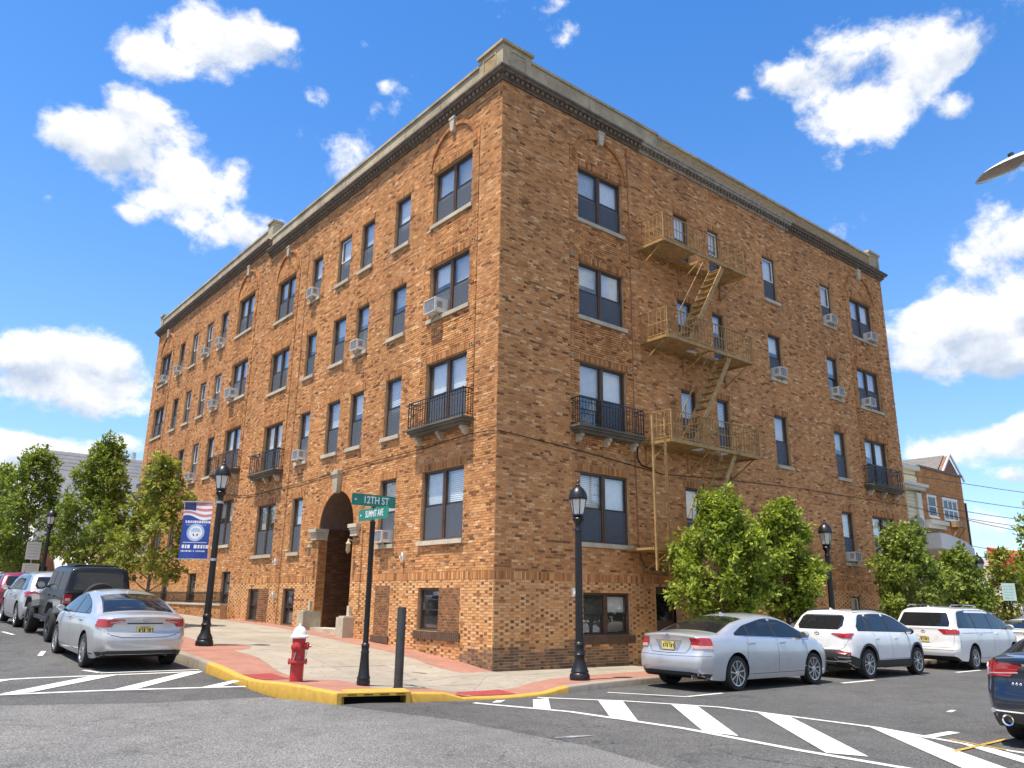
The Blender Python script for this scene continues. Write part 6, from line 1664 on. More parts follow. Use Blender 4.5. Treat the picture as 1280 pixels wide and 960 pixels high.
# ------------------------------------------------------------------ vehicles
def smooth_profile(pts, x, sig):
    px = np.array([p[0] for p in pts]); pz = np.array([p[1] for p in pts]); xx = np.linspace(px[0]-.4, px[-1]+.4, 1200); zz = np.interp(xx, px, pz)
    dx = xx[1]-xx[0]; k = np.arange(-int(3*sig/dx), int(3*sig/dx)+1)*dx
    if len(k) > 1:
        w = np.exp(-.5*(k/sig)**2); w /= w.sum(); zz = np.convolve(np.pad(zz, len(k)//2, mode='edge'), w, 'valid')[:len(xx)]
    return np.interp(x, xx, zz)
def at_frac(p, q, t): return (p[0]+(q[0]-p[0])*t, p[1]+(q[1]-p[1])*t)
class Car:
    def __init__(s, name, label, cat, loc, rotz, pitch=0., group=None, scale=1.):
        s.t = thing(name, label, cat, loc, rotz, group); s.t.rotation_euler = (0, -pitch, rotz); s.t.scale = (scale,)*3
    def loft(s, S, paint):
        s.S = S; x0, x1 = S['x0'], S['x1']; L = x1-x0
        a = np.linspace(0, 1, 78); xs = x0+L*(a-.105*np.sin(2*np.pi*a)*1.0)        # denser at both ends
        xs = np.unique(np.concatenate([xs, x0+np.array([.004, .012, .025, .045]), x1-np.array([.004, .012, .025, .045])])); s.xs = xs
        top = smooth_profile(S['top'], xs, S.get('sig', .045)); sh = smooth_profile(S['shoulder'], xs, .06); bot = smooth_profile(S['bottom'], xs, .05); pl = np.interp(xs, [p[0] for p in S['plan']], [p[1] for p in S['plan']])
        s.sec = []
        f_ = S.get('side', [(0, .925), (.10, .965), (.25, .985), (.45, .998), (.6, 1.), (.78, .992), (.92, .972), (1, .945)])
        lean, crown = S.get('lean', .36), S.get('crown', .05)
        rings = []
        for i, x in enumerate(xs):
            W_ = S['w']*pl[i]; zb, zs, zt = bot[i], min(sh[i], top[i]-.012), top[i]
            ring = []
            for k in range(13):
                f = k/12; y = W_*float(np.interp(f, [q[0] for q in f_], [q[1] for q in f_]))
                if 'crease' in S: y += S['crease'][1]*math.exp(-((zb+(zs-zb)*f-S['crease'][0])/.03)**2)
                ring.append((y, zb+(zs-zb)*f))
            ys = ring[-1][0]; h = zt-zs; cr = min(crown, h*.45); zr = zt-cr; yr = ys-lean*(zr-zs)-min(.05, h*.5)
            P0, P1, P2 = (ys, zs), (yr, zr), (0, zt); s.sec.append((x, ys, zs, yr, zr, zt))
            kk = S.get('corner', .80)
            for k in range(1, 6): ring.append(at_frac(P0, P1, kk*k/5))
            A = at_frac(P0, P1, kk); Bz = at_frac(P1, P2, .30); ye = Bz[0]; ze = zr+(zt-zr)*(1-(ye/max(yr, 1e-3))**2)
            for k in range(1, 6):
                u = k/5; ring.append(((1-u)**2*A[0]+2*u*(1-u)*P1[0]+u*u*ye, (1-u)**2*A[1]+2*u*(1-u)*P1[1]+u*u*ze))
            for k in range(1, 7): y = ye*(1-k/6); ring.append((y, zt-(zt-ze)*(y/ye)**2))
            rings.append(ring)
        n = len(rings[0]); mb = MB(); wr, wf = S.get('rearfade', .75), S.get('frontfade', .9)
        rz = S.get('rear', [(0, 0), (2, 0)]); fz = S.get('front', [(0, 0), (2, 0)])
        def shift(x, y, z):
            a = max(0, 1-(x-x0)/wr)**1.6; b = max(0, 1-(x1-x)/wf)**1.6
            dx = a*(float(np.interp(z, [p[0] for p in rz], [p[1] for p in rz]))+S.get('rcurve', .07)*(y/S['w'])**2)
            dx -= b*(float(np.interp(z, [p[0] for p in fz], [p[1] for p in fz]))+S.get('fcurve', .18)*(y/S['w'])**2)
            return (x+dx, y, z)
        s.shift = shift
        N2 = 2*n-1
        for i, x in enumerate(xs):
            full = [(y, z) for y, z in rings[i]]+[(-y, z) for y, z in reversed(rings[i][:-1])]
            for y, z in full: mb.v.append(shift(x, y, z))
        for i in range(len(xs)-1):
            for k in range(N2-1): a = i*N2+k; mb.f.append((a, a+N2, a+N2+1, a+1)); mb.m.append(0)
            a = i*N2; mb.f.append((a, a+N2-1, a+2*N2-1, a+N2)); mb.m.append(1)     # floor pan
        for e in (0, len(xs)-1):                                                # end caps as rows of quads
            cols = 8; base = len(mb.v); x = xs[e]
            for k in range(n):
                y, z = rings[e][k]
                for c in range(cols+1): mb.v.append(shift(x, y*(1-2*c/cols), z))
            for k in range(n-1):
                for c in range(cols): a = base+k*(cols+1)+c; mb.f.append((a, a+1, a+cols+2, a+cols+1) if e else (a, a+cols+1, a+cols+2, a+1)); mb.m.append(0)
        me = mb.mesh('body', [paint, MT['black_plastic'], MT['gap']], 42, weld=True); s.me0 = me
        bm = bmesh.new(); bm.from_mesh(me); s.bvh = BVHTree.FromBMesh(bm); bm.free()
        # wheel wells
        o = link('body', me, s.t); cut_ = []
        for wx in (0, S['wb']):
            c = MB(); c.lathe([(S['arch'], -1.4), (S['arch'], 1.4)], 40, (wx, 0, S['r']+S.get('archdz', .0)), 'y'); c.lathe([(S['arch']*.5, -1.4), (S['arch']*.5, 1.4)], 4, (wx, 0, -.2), 'y')
            cm = MB(); cm.lathe([(S['arch'], -1.4), (S['arch'], 1.4)], 40, (wx, 0, S['r']+S.get('archdz', .0)), 'y'); co = cm.build('cutter', MT['gap']); co.parent = s.t; cut_.append(co)
            md = o.modifiers.new('arch', 'BOOLEAN'); md.operation = 'DIFFERENCE'; md.object = co; md.solver = 'EXACT'
        dg = bpy.context.evaluated_depsgraph_get(); dg.update(); m2 = bpy.data.meshes.new_from_object(o.evaluated_get(dg)); o.modifiers.clear(); o.data = m2; m2.name = 'body'
        for c in cut_: bpy.data.objects.remove(c)
        s.body = o; return o
    def hit(s, p, d):
        r = s.bvh.ray_cast(Vector(p), Vector(d).normalized()); return (r[0], r[1]) if r[0] is not None else None
    def _grid(s, rows, off, m, name, parent, smooth=60, mind=.12):
        """rows of (point, direction) rays; cells whose four rays hit become faces"""
        mb = MB(); idx = {}
        for i, row in enumerate(rows):
            for j, (p, d) in enumerate(row):
                h = s.hit(p, d)
                if h and abs(h[1].dot(Vector(d).normalized())) > mind: nrm = h[1] if h[1].dot(Vector(d)) < 0 else -h[1]; idx[i, j] = len(mb.v); mb.v.append(tuple(h[0]+nrm*off))
        for i in range(len(rows)-1):
            for j in range(len(rows[i])-1):
                q = [(i, j), (i+1, j), (i+1, j+1), (i, j+1)]
                if all(k in idx for k in q):
                    P = [Vector(mb.v[idx[k]]) for k in q]
                    if max((P[a]-P[b]).length for a in range(4) for b in range(a)) > .6: continue
                    mb.f.append(tuple(idx[k] for k in q)); mb.m.append(0)
        if not mb.f: return None
        return mb.build(name, m, parent or s.body, smooth=smooth)
    def patch(s, name, poly, view, off, m, parent=None, n=20, mm=40, both=True, label=None):
        if 'lamp' in name: off += .004
        """polygon drawn in side view (x, z), rear view (y, z), front view or top view (x, y), laid on the body"""
        out = []
        bs = sorted(p[1] for p in poly); b0, b1 = bs[0]+1e-4, bs[-1]-1e-4
        levels = sorted(set([b0+(b1-b0)*i/n for i in range(n+1)]+[min(b1, max(b0, p[1])) for p in poly]))
        ab = []
        for b in levels:
            xs_ = []
            for k in range(len(poly)):
                p, q = poly[k], poly[(k+1) % len(poly)]
                if (p[1]-b)*(q[1]-b) <= 0 and abs(p[1]-q[1]) > 1e-9: xs_.append(p[0]+(q[0]-p[0])*(b-p[1])/(q[1]-p[1]))
            if len(xs_) >= 2: ab.append((b, min(xs_), max(xs_)))
        for sd in ((1, -1) if both else (1,)):
            rows = []
            for b, lo, hi in ab:
                row = []
                for j in range(mm+1):
                    a = lo+(hi-lo)*j/mm
                    if view == 'side': row.append(((a, sd*2.5, b), (0, -sd, 0)))
                    elif view == 'rear': row.append(((s.S['x0']-1.5, sd*a, b), (1, 0, 0)))
                    elif view == 'front': row.append(((s.S['x1']+1.5, sd*a, b), (-1, 0, 0)))
                    elif view == 'top': row.append(((a, sd*b, 3.), (0, 0, -1)))
                    elif view == 'corner': c_ = math.cos(R_(45)); row.append(((s.S['x0']-1.0+a*c_, sd*(1.9+a*c_), b), (c_, -sd*c_, 0)))
                rows.append(row)
            o = s._grid(rows, off, m, name, parent, mind={'rear': .30, 'side': .52}.get(view, .12))
            if o is not None: out.append(o)
        return out
    def strip(s, pts, view, w, m=None, off=.0015, name='seam', both=True, parent=None, closed=False):
        P = []
        for i in range(len(pts)-1):
            a, b = pts[i], pts[i+1]; n = max(1, int(math.hypot(b[0]-a[0], b[1]-a[1])/.05))
            for k in range(n): P.append(at_frac(a, b, k/n))
        P.append(pts[-1])
        for sd in ((1, -1) if both else (1,)):
            rows = []
            for i, p in enumerate(P):
                a, b = P[max(0, i-1)], P[min(len(P)-1, i+1)]; tx, ty = b[0]-a[0], b[1]-a[1]; d = math.hypot(tx, ty) or 1; nx, ny = -ty/d*w/2, tx/d*w/2
                row = []
                for q in ((p[0]+nx, p[1]+ny), (p[0]-nx, p[1]-ny)):
                    if view == 'side': row.append(((q[0], sd*2.5, q[1]), (0, -sd, 0)))
                    elif view == 'rear': row.append(((s.S['x0']-1.5, sd*q[0], q[1]), (1, 0, 0)))
                    else: row.append(((q[0], sd*q[1], 3.), (0, 0, -1)))
                rows.append(row)
            s._grid(rows, off, m or MT['gap'], name, parent, mind=.28)
    def sec_at(s, x): return [float(np.interp(x, s.xs, [q[k] for q in s.sec])) for k in range(6)]
    def dlo(s, xa, xb, cr, ca, splits, gapw=.07, lift=.035, drop=.045, trim=True, minh=.03):
        """side windows: dark surround with the panes in it"""
        N = 60; xs_ = np.linspace(xa, xb, N); lo = []; hi = []
        for x in xs_:
            _, ys, zs, yr, zr, zt = s.sec_at(x); a = s.sec_at(x-cr)[4]; b = s.sec_at(x+ca)[4]; lo.append(zs+lift); hi.append(min(zr, a, b)-drop)
        lo, hi = np.array(lo), np.array(hi); ok = hi-lo > minh; i0, i1 = np.argmax(ok), N-1-np.argmax(ok[::-1])
        def pane(a, b, inset, off, m, name):
            A, B = max(a, xs_[i0]), min(b, xs_[i1])
            if B-A < .05: return
            for sd in (1, -1):
                rows = []
                for x in np.linspace(A+inset, B-inset, max(3, int((B-A)/.05))):
                    l, h = float(np.interp(x, xs_, lo))+inset, float(np.interp(x, xs_, hi))-inset
                    h = max(h, l+.004); rows.append([((x, sd*2.5, l+(h-l)*k/6), (0, -sd, 0)) for k in range(7)])
                s._grid(rows, off, m, name, s.body)
        if trim: pane(xa, xb, 0, .0025, MT['black_plastic'], 'window_surround')
        cuts = [xa]+list(splits)+[xb]
        for k in range(len(cuts)-1):
            a = cuts[k]+(gapw/2 if k else 0); b = cuts[k+1]-(gapw/2 if k < len(cuts)-2 else 0); pane(a, b, .014, .0045, MT['carglass'], 'window_pane')
        s.dlo_r = (xs_[i0], xs_[i1], lo, hi, xs_)
    def topglass(s, xa, xb, inset, name='rear_window', off=.004, surround=True):
        def go(a, b, ins, off, m, nm):
            rows = []
            for x in np.linspace(a, b, 14):
                yw = s.sec_at(x)[3]-ins; rows.append([((x, yw*(1-2*k/12), 3.), (0, 0, -1)) for k in range(13)])
            return s._grid(rows, off, m, nm, s.body)
        if surround: go(xa-.02, xb+.02, inset-.025, off-.002, MT['black_plastic'], 'window_surround')
        go(xa, xb, inset, off, MT['carglass'], name)
    def wheels(s, style, rim_m, width=.21, rimr=None, cover=None):
        S = s.S; r = S['r']; rr = rimr or r*.70; yw = S['w']-S.get('winset', .02)
        proto = None
        w = MB(); w.lathe([(.0001, -.09), (rr*.93, -.09), (rr*.93, -.02), (rr*.6, -.045), (.0001, -.045)], 24, axis='y'); wme = w.mesh('wheel', MT['dark_grille'], 40)
        t = MB(); t.lathe([(rr*.97, -width), (r*.96, -width), (r, -width+.03), (r, -.035), (r*.985, -.012), (r*.955, .0), (r*.86, .008), (rr*1.04, .004), (rr*.97, -.012), (rr*.97, -width)], 40, axis='y', caps=False); tme = t.mesh('tyre', MT['black_rubber'], 35)
        q = MB(); q.lathe([(rr*.99, -.02), (rr*1.0, -.002), (rr*.94, -.004), (rr*.91, -.03), (rr*.93, -.05)], 36, axis='y', caps=False); q.lathe([(.0001, -.004), (.045, -.006), (.055, -.02), (.055, -.05)], 16, axis='y')
        n, kind = style
        for k in range(n):
            a = 2*math.pi*k/n
            def pt(rad, da, y): return (rad*math.cos(a+da), y, rad*math.sin(a+da))
            if kind == 'y':
                for sg in (1, -1): o = len(q.v); q.add([pt(.04, -.25, -.012), pt(.04, .25, -.012), pt(rr*.93, sg*.24+.055, -.008), pt(rr*.93, sg*.24-.055, -.008), pt(.04, -.25, -.05), pt(.04, .25, -.05), pt(rr*.93, sg*.24+.055, -.05), pt(rr*.93, sg*.24-.055, -.05)], [(0,1,2,3),(7,6,5,4),(0,4,5,1),(1,5,6,2),(2,6,7,3),(3,7,4,0)])
            else:
                tw = .25 if kind == 'twist' else 0; wd = 2.2/n*.24
                q.add([pt(.045, -.24, -.012), pt(.045, .24, -.012), pt(rr*.93, wd+tw, -.006), pt(rr*.93, -wd+tw, -.006), pt(.045, -.24, -.05), pt(.045, .24, -.05), pt(rr*.93, wd+tw, -.05), pt(rr*.93, -wd+tw, -.05)], [(0,1,2,3),(7,6,5,4),(0,4,5,1),(1,5,6,2),(2,6,7,3),(3,7,4,0)])
        qme = q.mesh('rim', rim_m, 35)
        for wx in (0, S['wb']):
            for sd in (1, -1):
                o = link('wheel', wme, s.t, (wx, sd*yw, r)); o.rotation_euler = (0, random.uniform(0, 1.2), 0 if sd > 0 else math.pi); link('tyre', tme, o); link('rim', qme, o)
        ax = MB().tube([(0, -yw+.1, r), (0, yw-.1, r)], .04, 8).box(-.5, S['wb']+.3, -.5, .5, S['r']*.75, S['r']*.9); ax.build('underbody', MT['gap'], s.t)
    def plate(s, y, z, m='plate', w=.305, h=.152, off=.012):
        h_ = s.hit((s.S['x0']-1.5, y, z), (1, 0, 0)); x = h_[0].x-off
        o = MB().box(x-.004, x, y-w/2, y+w/2, z-h/2, z+h/2).build('number_plate', MT[m], s.t); r = random.Random(int(abs(z*1000)))
        q = MB(); a = y+w*.38
        for k in range(6):
            b = a-.030; zz = z-.036
            q.box(x-.0055, x-.0039, b, a, zz, zz+.07) if r.random() < .5 else q.box(x-.0055, x-.0039, b, a-.016, zz, zz+.07).box(x-.0055, x-.0039, b, a, zz+.05, zz+.07)
            a = b-(.014 if k != 2 else .03)
        q.box(x-.0055, x-.0039, y-w*.3, y+w*.3, z+.05, z+.062); q.build('plate_print', MT['plate_ink'], o)
    def mirror(s, x, z, m, size=1.):
        for sd in (1, -1):
            h_ = s.hit((x, sd*2.5, z-.03), (0, -sd, 0)); y = abs(h_[0].y); mb = MB(); prof = [(.02, .3), (.06, .72), (.10, .95), (.14, 1.), (.18, .92), (.20, .8)]
            o = len(mb.v)
            for dx, f in prof:
                for k in range(14): a = 2*math.pi*k/14; mb.v.append((x+.10-dx*size, sd*(y+.125*size+.095*size*f*math.cos(a)), z+.035+.072*size*f*math.sin(a)))
            for i in range(len(prof)-1):
                for k in range(14): mb.f.append((i*14+k, i*14+(k+1) % 14, (i+1)*14+(k+1) % 14, (i+1)*14+k)); mb.m.append(0)
            mb.f.append(tuple(range(14))); mb.m.append(0)
            mo = mb.build('wing_mirror', m, s.t, smooth=50); g = MB(); xx = x+.10-.201*size
            g.add([(xx, sd*(y+.125*size+.09*size*.8*math.cos(2*math.pi*k/14)), z+.035+.072*size*.78*math.sin(2*math.pi*k/14)) for k in range(14)], [tuple(range(14))]); g.build('mirror_glass', MT['chrome'], mo)
            MB().bar((x+.02, sd*(y-.01), z-.01), (x+.02, sd*(y+.09*size), z+.02), .05*size, .035).build('mirror_arm', MT['black_plastic'], mo)
    def handles(s, xs_, z, m):
        for x in xs_:
            for sd in (1, -1):
                h_ = s.hit((x, sd*2.5, z), (0, -sd, 0))
                if h_: y = h_[0].y; MB().box(x-.10, x+.08, min(y, y+sd*.035)+(0.012 if sd > 0 else 0), max(y, y+sd*.035)-(0 if sd > 0 else .012), z-.014, z+.014).box(x-.10, x-.075, min(y-sd*.01, y+sd*.03), max(y-sd*.01, y+sd*.03), z-.012, z+.012).box(x+.055, x+.08, min(y-sd*.01, y+sd*.03), max(y-sd*.01, y+sd*.03), z-.012, z+.012).build('door_handle', m, s.t)
    def emblem(s, z, rx=.055, rz=.036, y=0.):
        h_ = s.hit((s.S['x0']-1.5, y, z), (1, 0, 0)); x = h_[0].x-.006; mb = MB(); pts = [(x, y+rx*math.cos(2*math.pi*k/20), z+rz*math.sin(2*math.pi*k/20)) for k in range(21)]; mb.tube(pts, .006, 6, cap=False); mb.tube([(x, y-rx*.5, z), (x, y, z+rz*.6), (x, y+rx*.5, z)], .005, 5); mb.build('emblem', MT['chrome'], s.t, smooth=60)
    def pipe(s, y, z, r=.035):
        x = s.S['x0']+.10; mb = MB(); mb.lathe([(r*.8, .12), (r*.8, 0), (r, -.01), (r, .12)], 16, (x, y, z), 'x'); mb.build('exhaust', MT['steel'], s.t, smooth=40)
    def seams(s, xs_, zlo, sill=True):
        for x, dx in xs_: zs = s.sec_at(x)[2]+.03; s.strip([(x, zlo), (x+dx*.4, zlo+(zs-zlo)*.5), (x+dx, zs)], 'side', .008)
        if sill: s.strip([(xs_[0][0], zlo), (xs_[-1][0], zlo)], 'side', .008)
    def fin(s, x, m):
        z = s.sec_at(x)[5]; MB().prism([(x-.08, z-.01), (x+.08, z-.01), (x-.03, z+.042), (x-.07, z+.046)], -.012, .012, plane='xz').build('aerial_fin', m, s.t)
SILVER = paint_mat('silver_paint', (.50,.505,.515), .45, .32); SILVER2 = paint_mat('blue_silver_paint', (.50,.525,.555), .42, .32); WHITE = paint_mat('white_car_paint', (.74,.745,.75), 0, .35); BLACKP = paint_mat('charcoal_car_paint', (.008,.0085,.010), .0, .42, .30)
NAVY = paint_mat('navy_car_paint', (.003,.007,.020), .0, .3); BLACKP.node_tree.nodes['Principled BSDF'].inputs['Specular IOR Level'].default_value = .25
REDP = paint_mat('maroon_car_paint', (.22,.012,.03), .3, .32); GREYP = paint_mat('pale_grey_paint', (.46,.47,.48), .5, .34)
PLAN = lambda x0, x1, r=.80, f=.70: [(x0, r), (x0+.04, r+.055), (x0+.12, r+.10), (x0+.28, .955), (x0+.6, .985), (x0+1.1, 1.), (x1-1.4, 1.), (x1-.8, .985), (x1-.4, .93), (x1-.16, .85), (x1-.05, .77), (x1, f)]
GRP_R, GRP_L = 'vehicles parked on the downhill street', 'vehicles parked on the uphill street'

def sedan_saloon(c, x0, x1, wb, H, paint, tall=0., r=.325, w=.9, deck=1.06):
    S = dict(x0=x0, x1=x1, wb=wb, w=w, r=r, arch=r+.055, archdz=.01, lean=.42, crown=.055,
      top=[(x0, deck-.07), (x0+.06, deck-.02), (x0+.3, deck+.0), (x0+.68, deck+.025), (-.34, deck+.045), (.15, deck+.23), (.55, H-.085), (.95, H-.02), (1.40, H), (1.85, H-.025), (2.15, H-.10), (2.55, H-.27), (2.95, H-.45), (3.25, H-.51), (x1-.35, H-.62), (x1-.10, H-.74), (x1, H-.86)],
      shoulder=[(x0, deck-.12), (x0+.5, deck-.09), (0, deck-.085), (1, deck-.115), (2, deck-.145), (2.9, deck-.17), (x1-.35, deck-.26), (x1, deck-.46)],
      bottom=[(x0, .30), (x0+.25, .22), (x0+.6, .20), (wb, .19), (x1-.3, .20), (x1, .24)], plan=PLAN(x0, x1, .78, .66),
      rear=[(.15, .16), (.30, .07), (.42, .015), (.58, 0), (.68, .035), (.72, .075), (.9, .085), (deck-.03, .05), (deck+.05, .10), (deck+.2, .05)], rcurve=.11, front=[(.2, .03), (.45, 0), (.65, .02), (.8, .08), (1.0, .1)], fcurve=.28)
    c.loft(S, paint)

def corolla():
    x, y = -7.0, 3.05; c = Car('parked_sedan', 'silver compact sedan parked beside the crosswalk before the black jeep', 'car', (x, y, gz(x, y)), R_(90), .035, GRP_L)
    x0 = -.99; sedan_saloon(c, x0, 3.66, 2.70, 1.455, SILVER, r=.318, w=.885, deck=1.05)
    c.dlo(.02, 2.9, .30, .05, (.38, 1.32), .06); c.topglass(-.32, .58, .10); c.topglass(2.12, 2.92, .06, 'windscreen')
    c.wheels((10, 'plain'), MT['alloy'], rimr=.222)
    c.patch('tail_lamp', [(.60, .80), (.90, .79), (.91, .94), (.38, .94), (.37, .915), (.56, .86)], 'rear', .006, MT['tail'], c.body); c.patch('tail_lamp', [(x0-.02, .79), (x0+.16, .81), (x0+.25, .90), (x0+.22, .94), (x0-.02, .94)], 'side', .007, MT['tail'], c.body)
    c.patch('lamp_reflector', [(.40, .912), (.62, .868), (.62, .884), (.42, .926)], 'rear', .010, MT['tail_clear'], c.body)
    c.patch('bumper_insert', [(-.72, .20), (.72, .20), (.80, .34), (.60, .37), (-.60, .37), (-.80, .34)], 'rear', .006, MT['black_plastic'], c.body, mm=24, both=False)
    c.patch('plate_recess', [(-.22, .66), (.22, .66), (.30, .85), (-.30, .85)], 'rear', .003, SILVER, c.body, both=False); c.strip([(-.33, .868), (.33, .868)], 'rear', .020, MT['gap'], .006, 'trunk_lip', both=False)
    c.strip([(-.86, .80), (-.60, .66), (-.40, .615), (0, .61), (.40, .615), (.60, .66), (.86, .80)], 'rear', .010, both=False)
    c.strip([(-.74, 1.005), (-.66, .955)], 'rear', .006); c.plate(0, .745, off=.014); c.emblem(.935)
    c.seams([(.22, .10), (1.30, .0), (2.36, -.02)], .30); c.handles((.50, 1.52), .86, SILVER); c.mirror(2.32, .97, SILVER, .95); c.strip([(-.6, .30), (-.40, .30)], 'side', .02); c.fin(.75, SILVER)
    c.pipe(-.45, .27, .025)
corolla()
def accord():
    x, y = 2.42, -3.98; c = Car('parked_sedan', 'silver blue sedan parked nearest the lamp on the downhill street', 'car', (x, y, gz(x, y)), 0, -.008, GRP_R, 1.02)
    x0 = -1.08; sedan_saloon(c, x0, 3.83, 2.80, 1.47, SILVER2, r=.328, w=.915, deck=1.085)
    c.dlo(.02, 2.9, .24, .05, (.52, 1.46), .06); c.topglass(-.36, .60, .10); c.topglass(2.14, 2.92, .06, 'windscreen')
    c.strip([(.30, 1.02), (1.2, .995), (2.70, .93)], 'side', .012, MT['chrome'], .004, 'window_trim')
    c.wheels((9, 'twist'), MT['alloy'], rimr=.236)
    c.patch('tail_lamp', [(.56, .80), (.90, .79), (.93, .985), (.50, .985)], 'rear', .006, MT['tail'], c.body); c.patch('tail_lamp', [(x0-.02, .80), (x0+.13, .80), (x0+.33, .965), (x0+.30, .985), (x0-.02, .985)], 'side', .007, MT['tail'], c.body)
    c.patch('reversing_lamp', [(.56, .79), (.90, .785), (.905, .845), (.545, .85)], 'rear', .009, MT['tail_clear'], c.body); c.patch('reversing_lamp', [(x0-.02, .775), (x0+.12, .785), (x0+.18, .84), (x0-.02, .835)], 'side', .009, MT['tail_clear'], c.body)
    c.patch('plate_recess', [(-.22, .73), (.22, .73), (.33, .93), (-.33, .93)], 'rear', .003, MT['steel'], c.body, both=False); c.plate(0, .83, off=.02); c.emblem(1.0, .045, .04)
    c.strip([(-.56, .98), (-.50, .80), (-.42, .70), (0, .69), (.42, .70), (.50, .80), (.56, .98)], 'rear', .010, both=False); c.strip([(-.92, .655), (0, .64), (.92, .655)], 'rear', .007, both=False)
    c.patch('bumper_insert', [(-.76, .20), (.76, .20), (.84, .33), (.5, .36), (-.5, .36), (-.84, .33)], 'rear', .005, MT['black_plastic'], c.body, mm=24, both=False)
    c.seams([(.30, .10), (1.44, .0), (2.55, -.02)], .30); c.handles((.52, 1.62), .88, SILVER2); c.mirror(2.42, 1.0, SILVER2, 1.); c.pipe(-.55, .27, .03)
    c.strip([(.4, .42), (2.45, .40)], 'side', .028, SILVER2, .010, 'door_moulding'); c.fin(.8, SILVER2)
    c.patch('front_lamp', [(3.45, .62), (3.78, .60), (3.70, .72), (3.40, .74)], 'side', .005, MT['head'], c.body)
accord()

def suv_body(c, x0, x1, wb, H, w, paint, r, belt, hatch=.42, lean=.30, hoodz=None, corner=.8, hatchz=None, plan=.84):
    hz = hatchz or belt+.05; hoodz = hoodz or belt+.04
    S = dict(x0=x0, x1=x1, wb=wb, w=w, r=r, arch=r+.07, archdz=.01, lean=lean, crown=.05, sig=.03, corner=corner,
      top=[(x0, belt-.01), (x0+.03, hz+.02), (x0+hatch*.75, H-.20), (x0+hatch, H-.075), (x0+hatch+.12, H-.03), (x0+hatch+.7, H-.002), (wb*.5, H), (wb*.62, H-.03), (wb*.74, H-.11), (wb*.95, H-.34), (wb*1.08, hoodz+.04), (wb*1.15, hoodz), (x1-.35, hoodz-.09), (x1-.12, hoodz-.2), (x1, hoodz-.36)],
      shoulder=[(x0, belt-.03), (x0+.4, belt), (wb*.5, belt-.03), (wb, belt-.05), (x1-.35, belt-.13), (x1, belt-.33)],
      bottom=[(x0, .40), (x0+.2, .27), (x0+.6, .24), (wb, .22), (x1-.25, .24), (x1, .32)], plan=PLAN(x0, x1, plan, .70),
      rear=[(.15, .18), (.35, .05), (.5, .0), (.62, .01), (.70, .05), (.95, .055), (1.1, .07), (1.3, .04), (1.8, 0)], rcurve=.09, rearfade=.7, front=[(.2, .05), (.5, 0), (.7, .02), (.95, .08)], fcurve=.26)
    c.loft(S, paint); return S
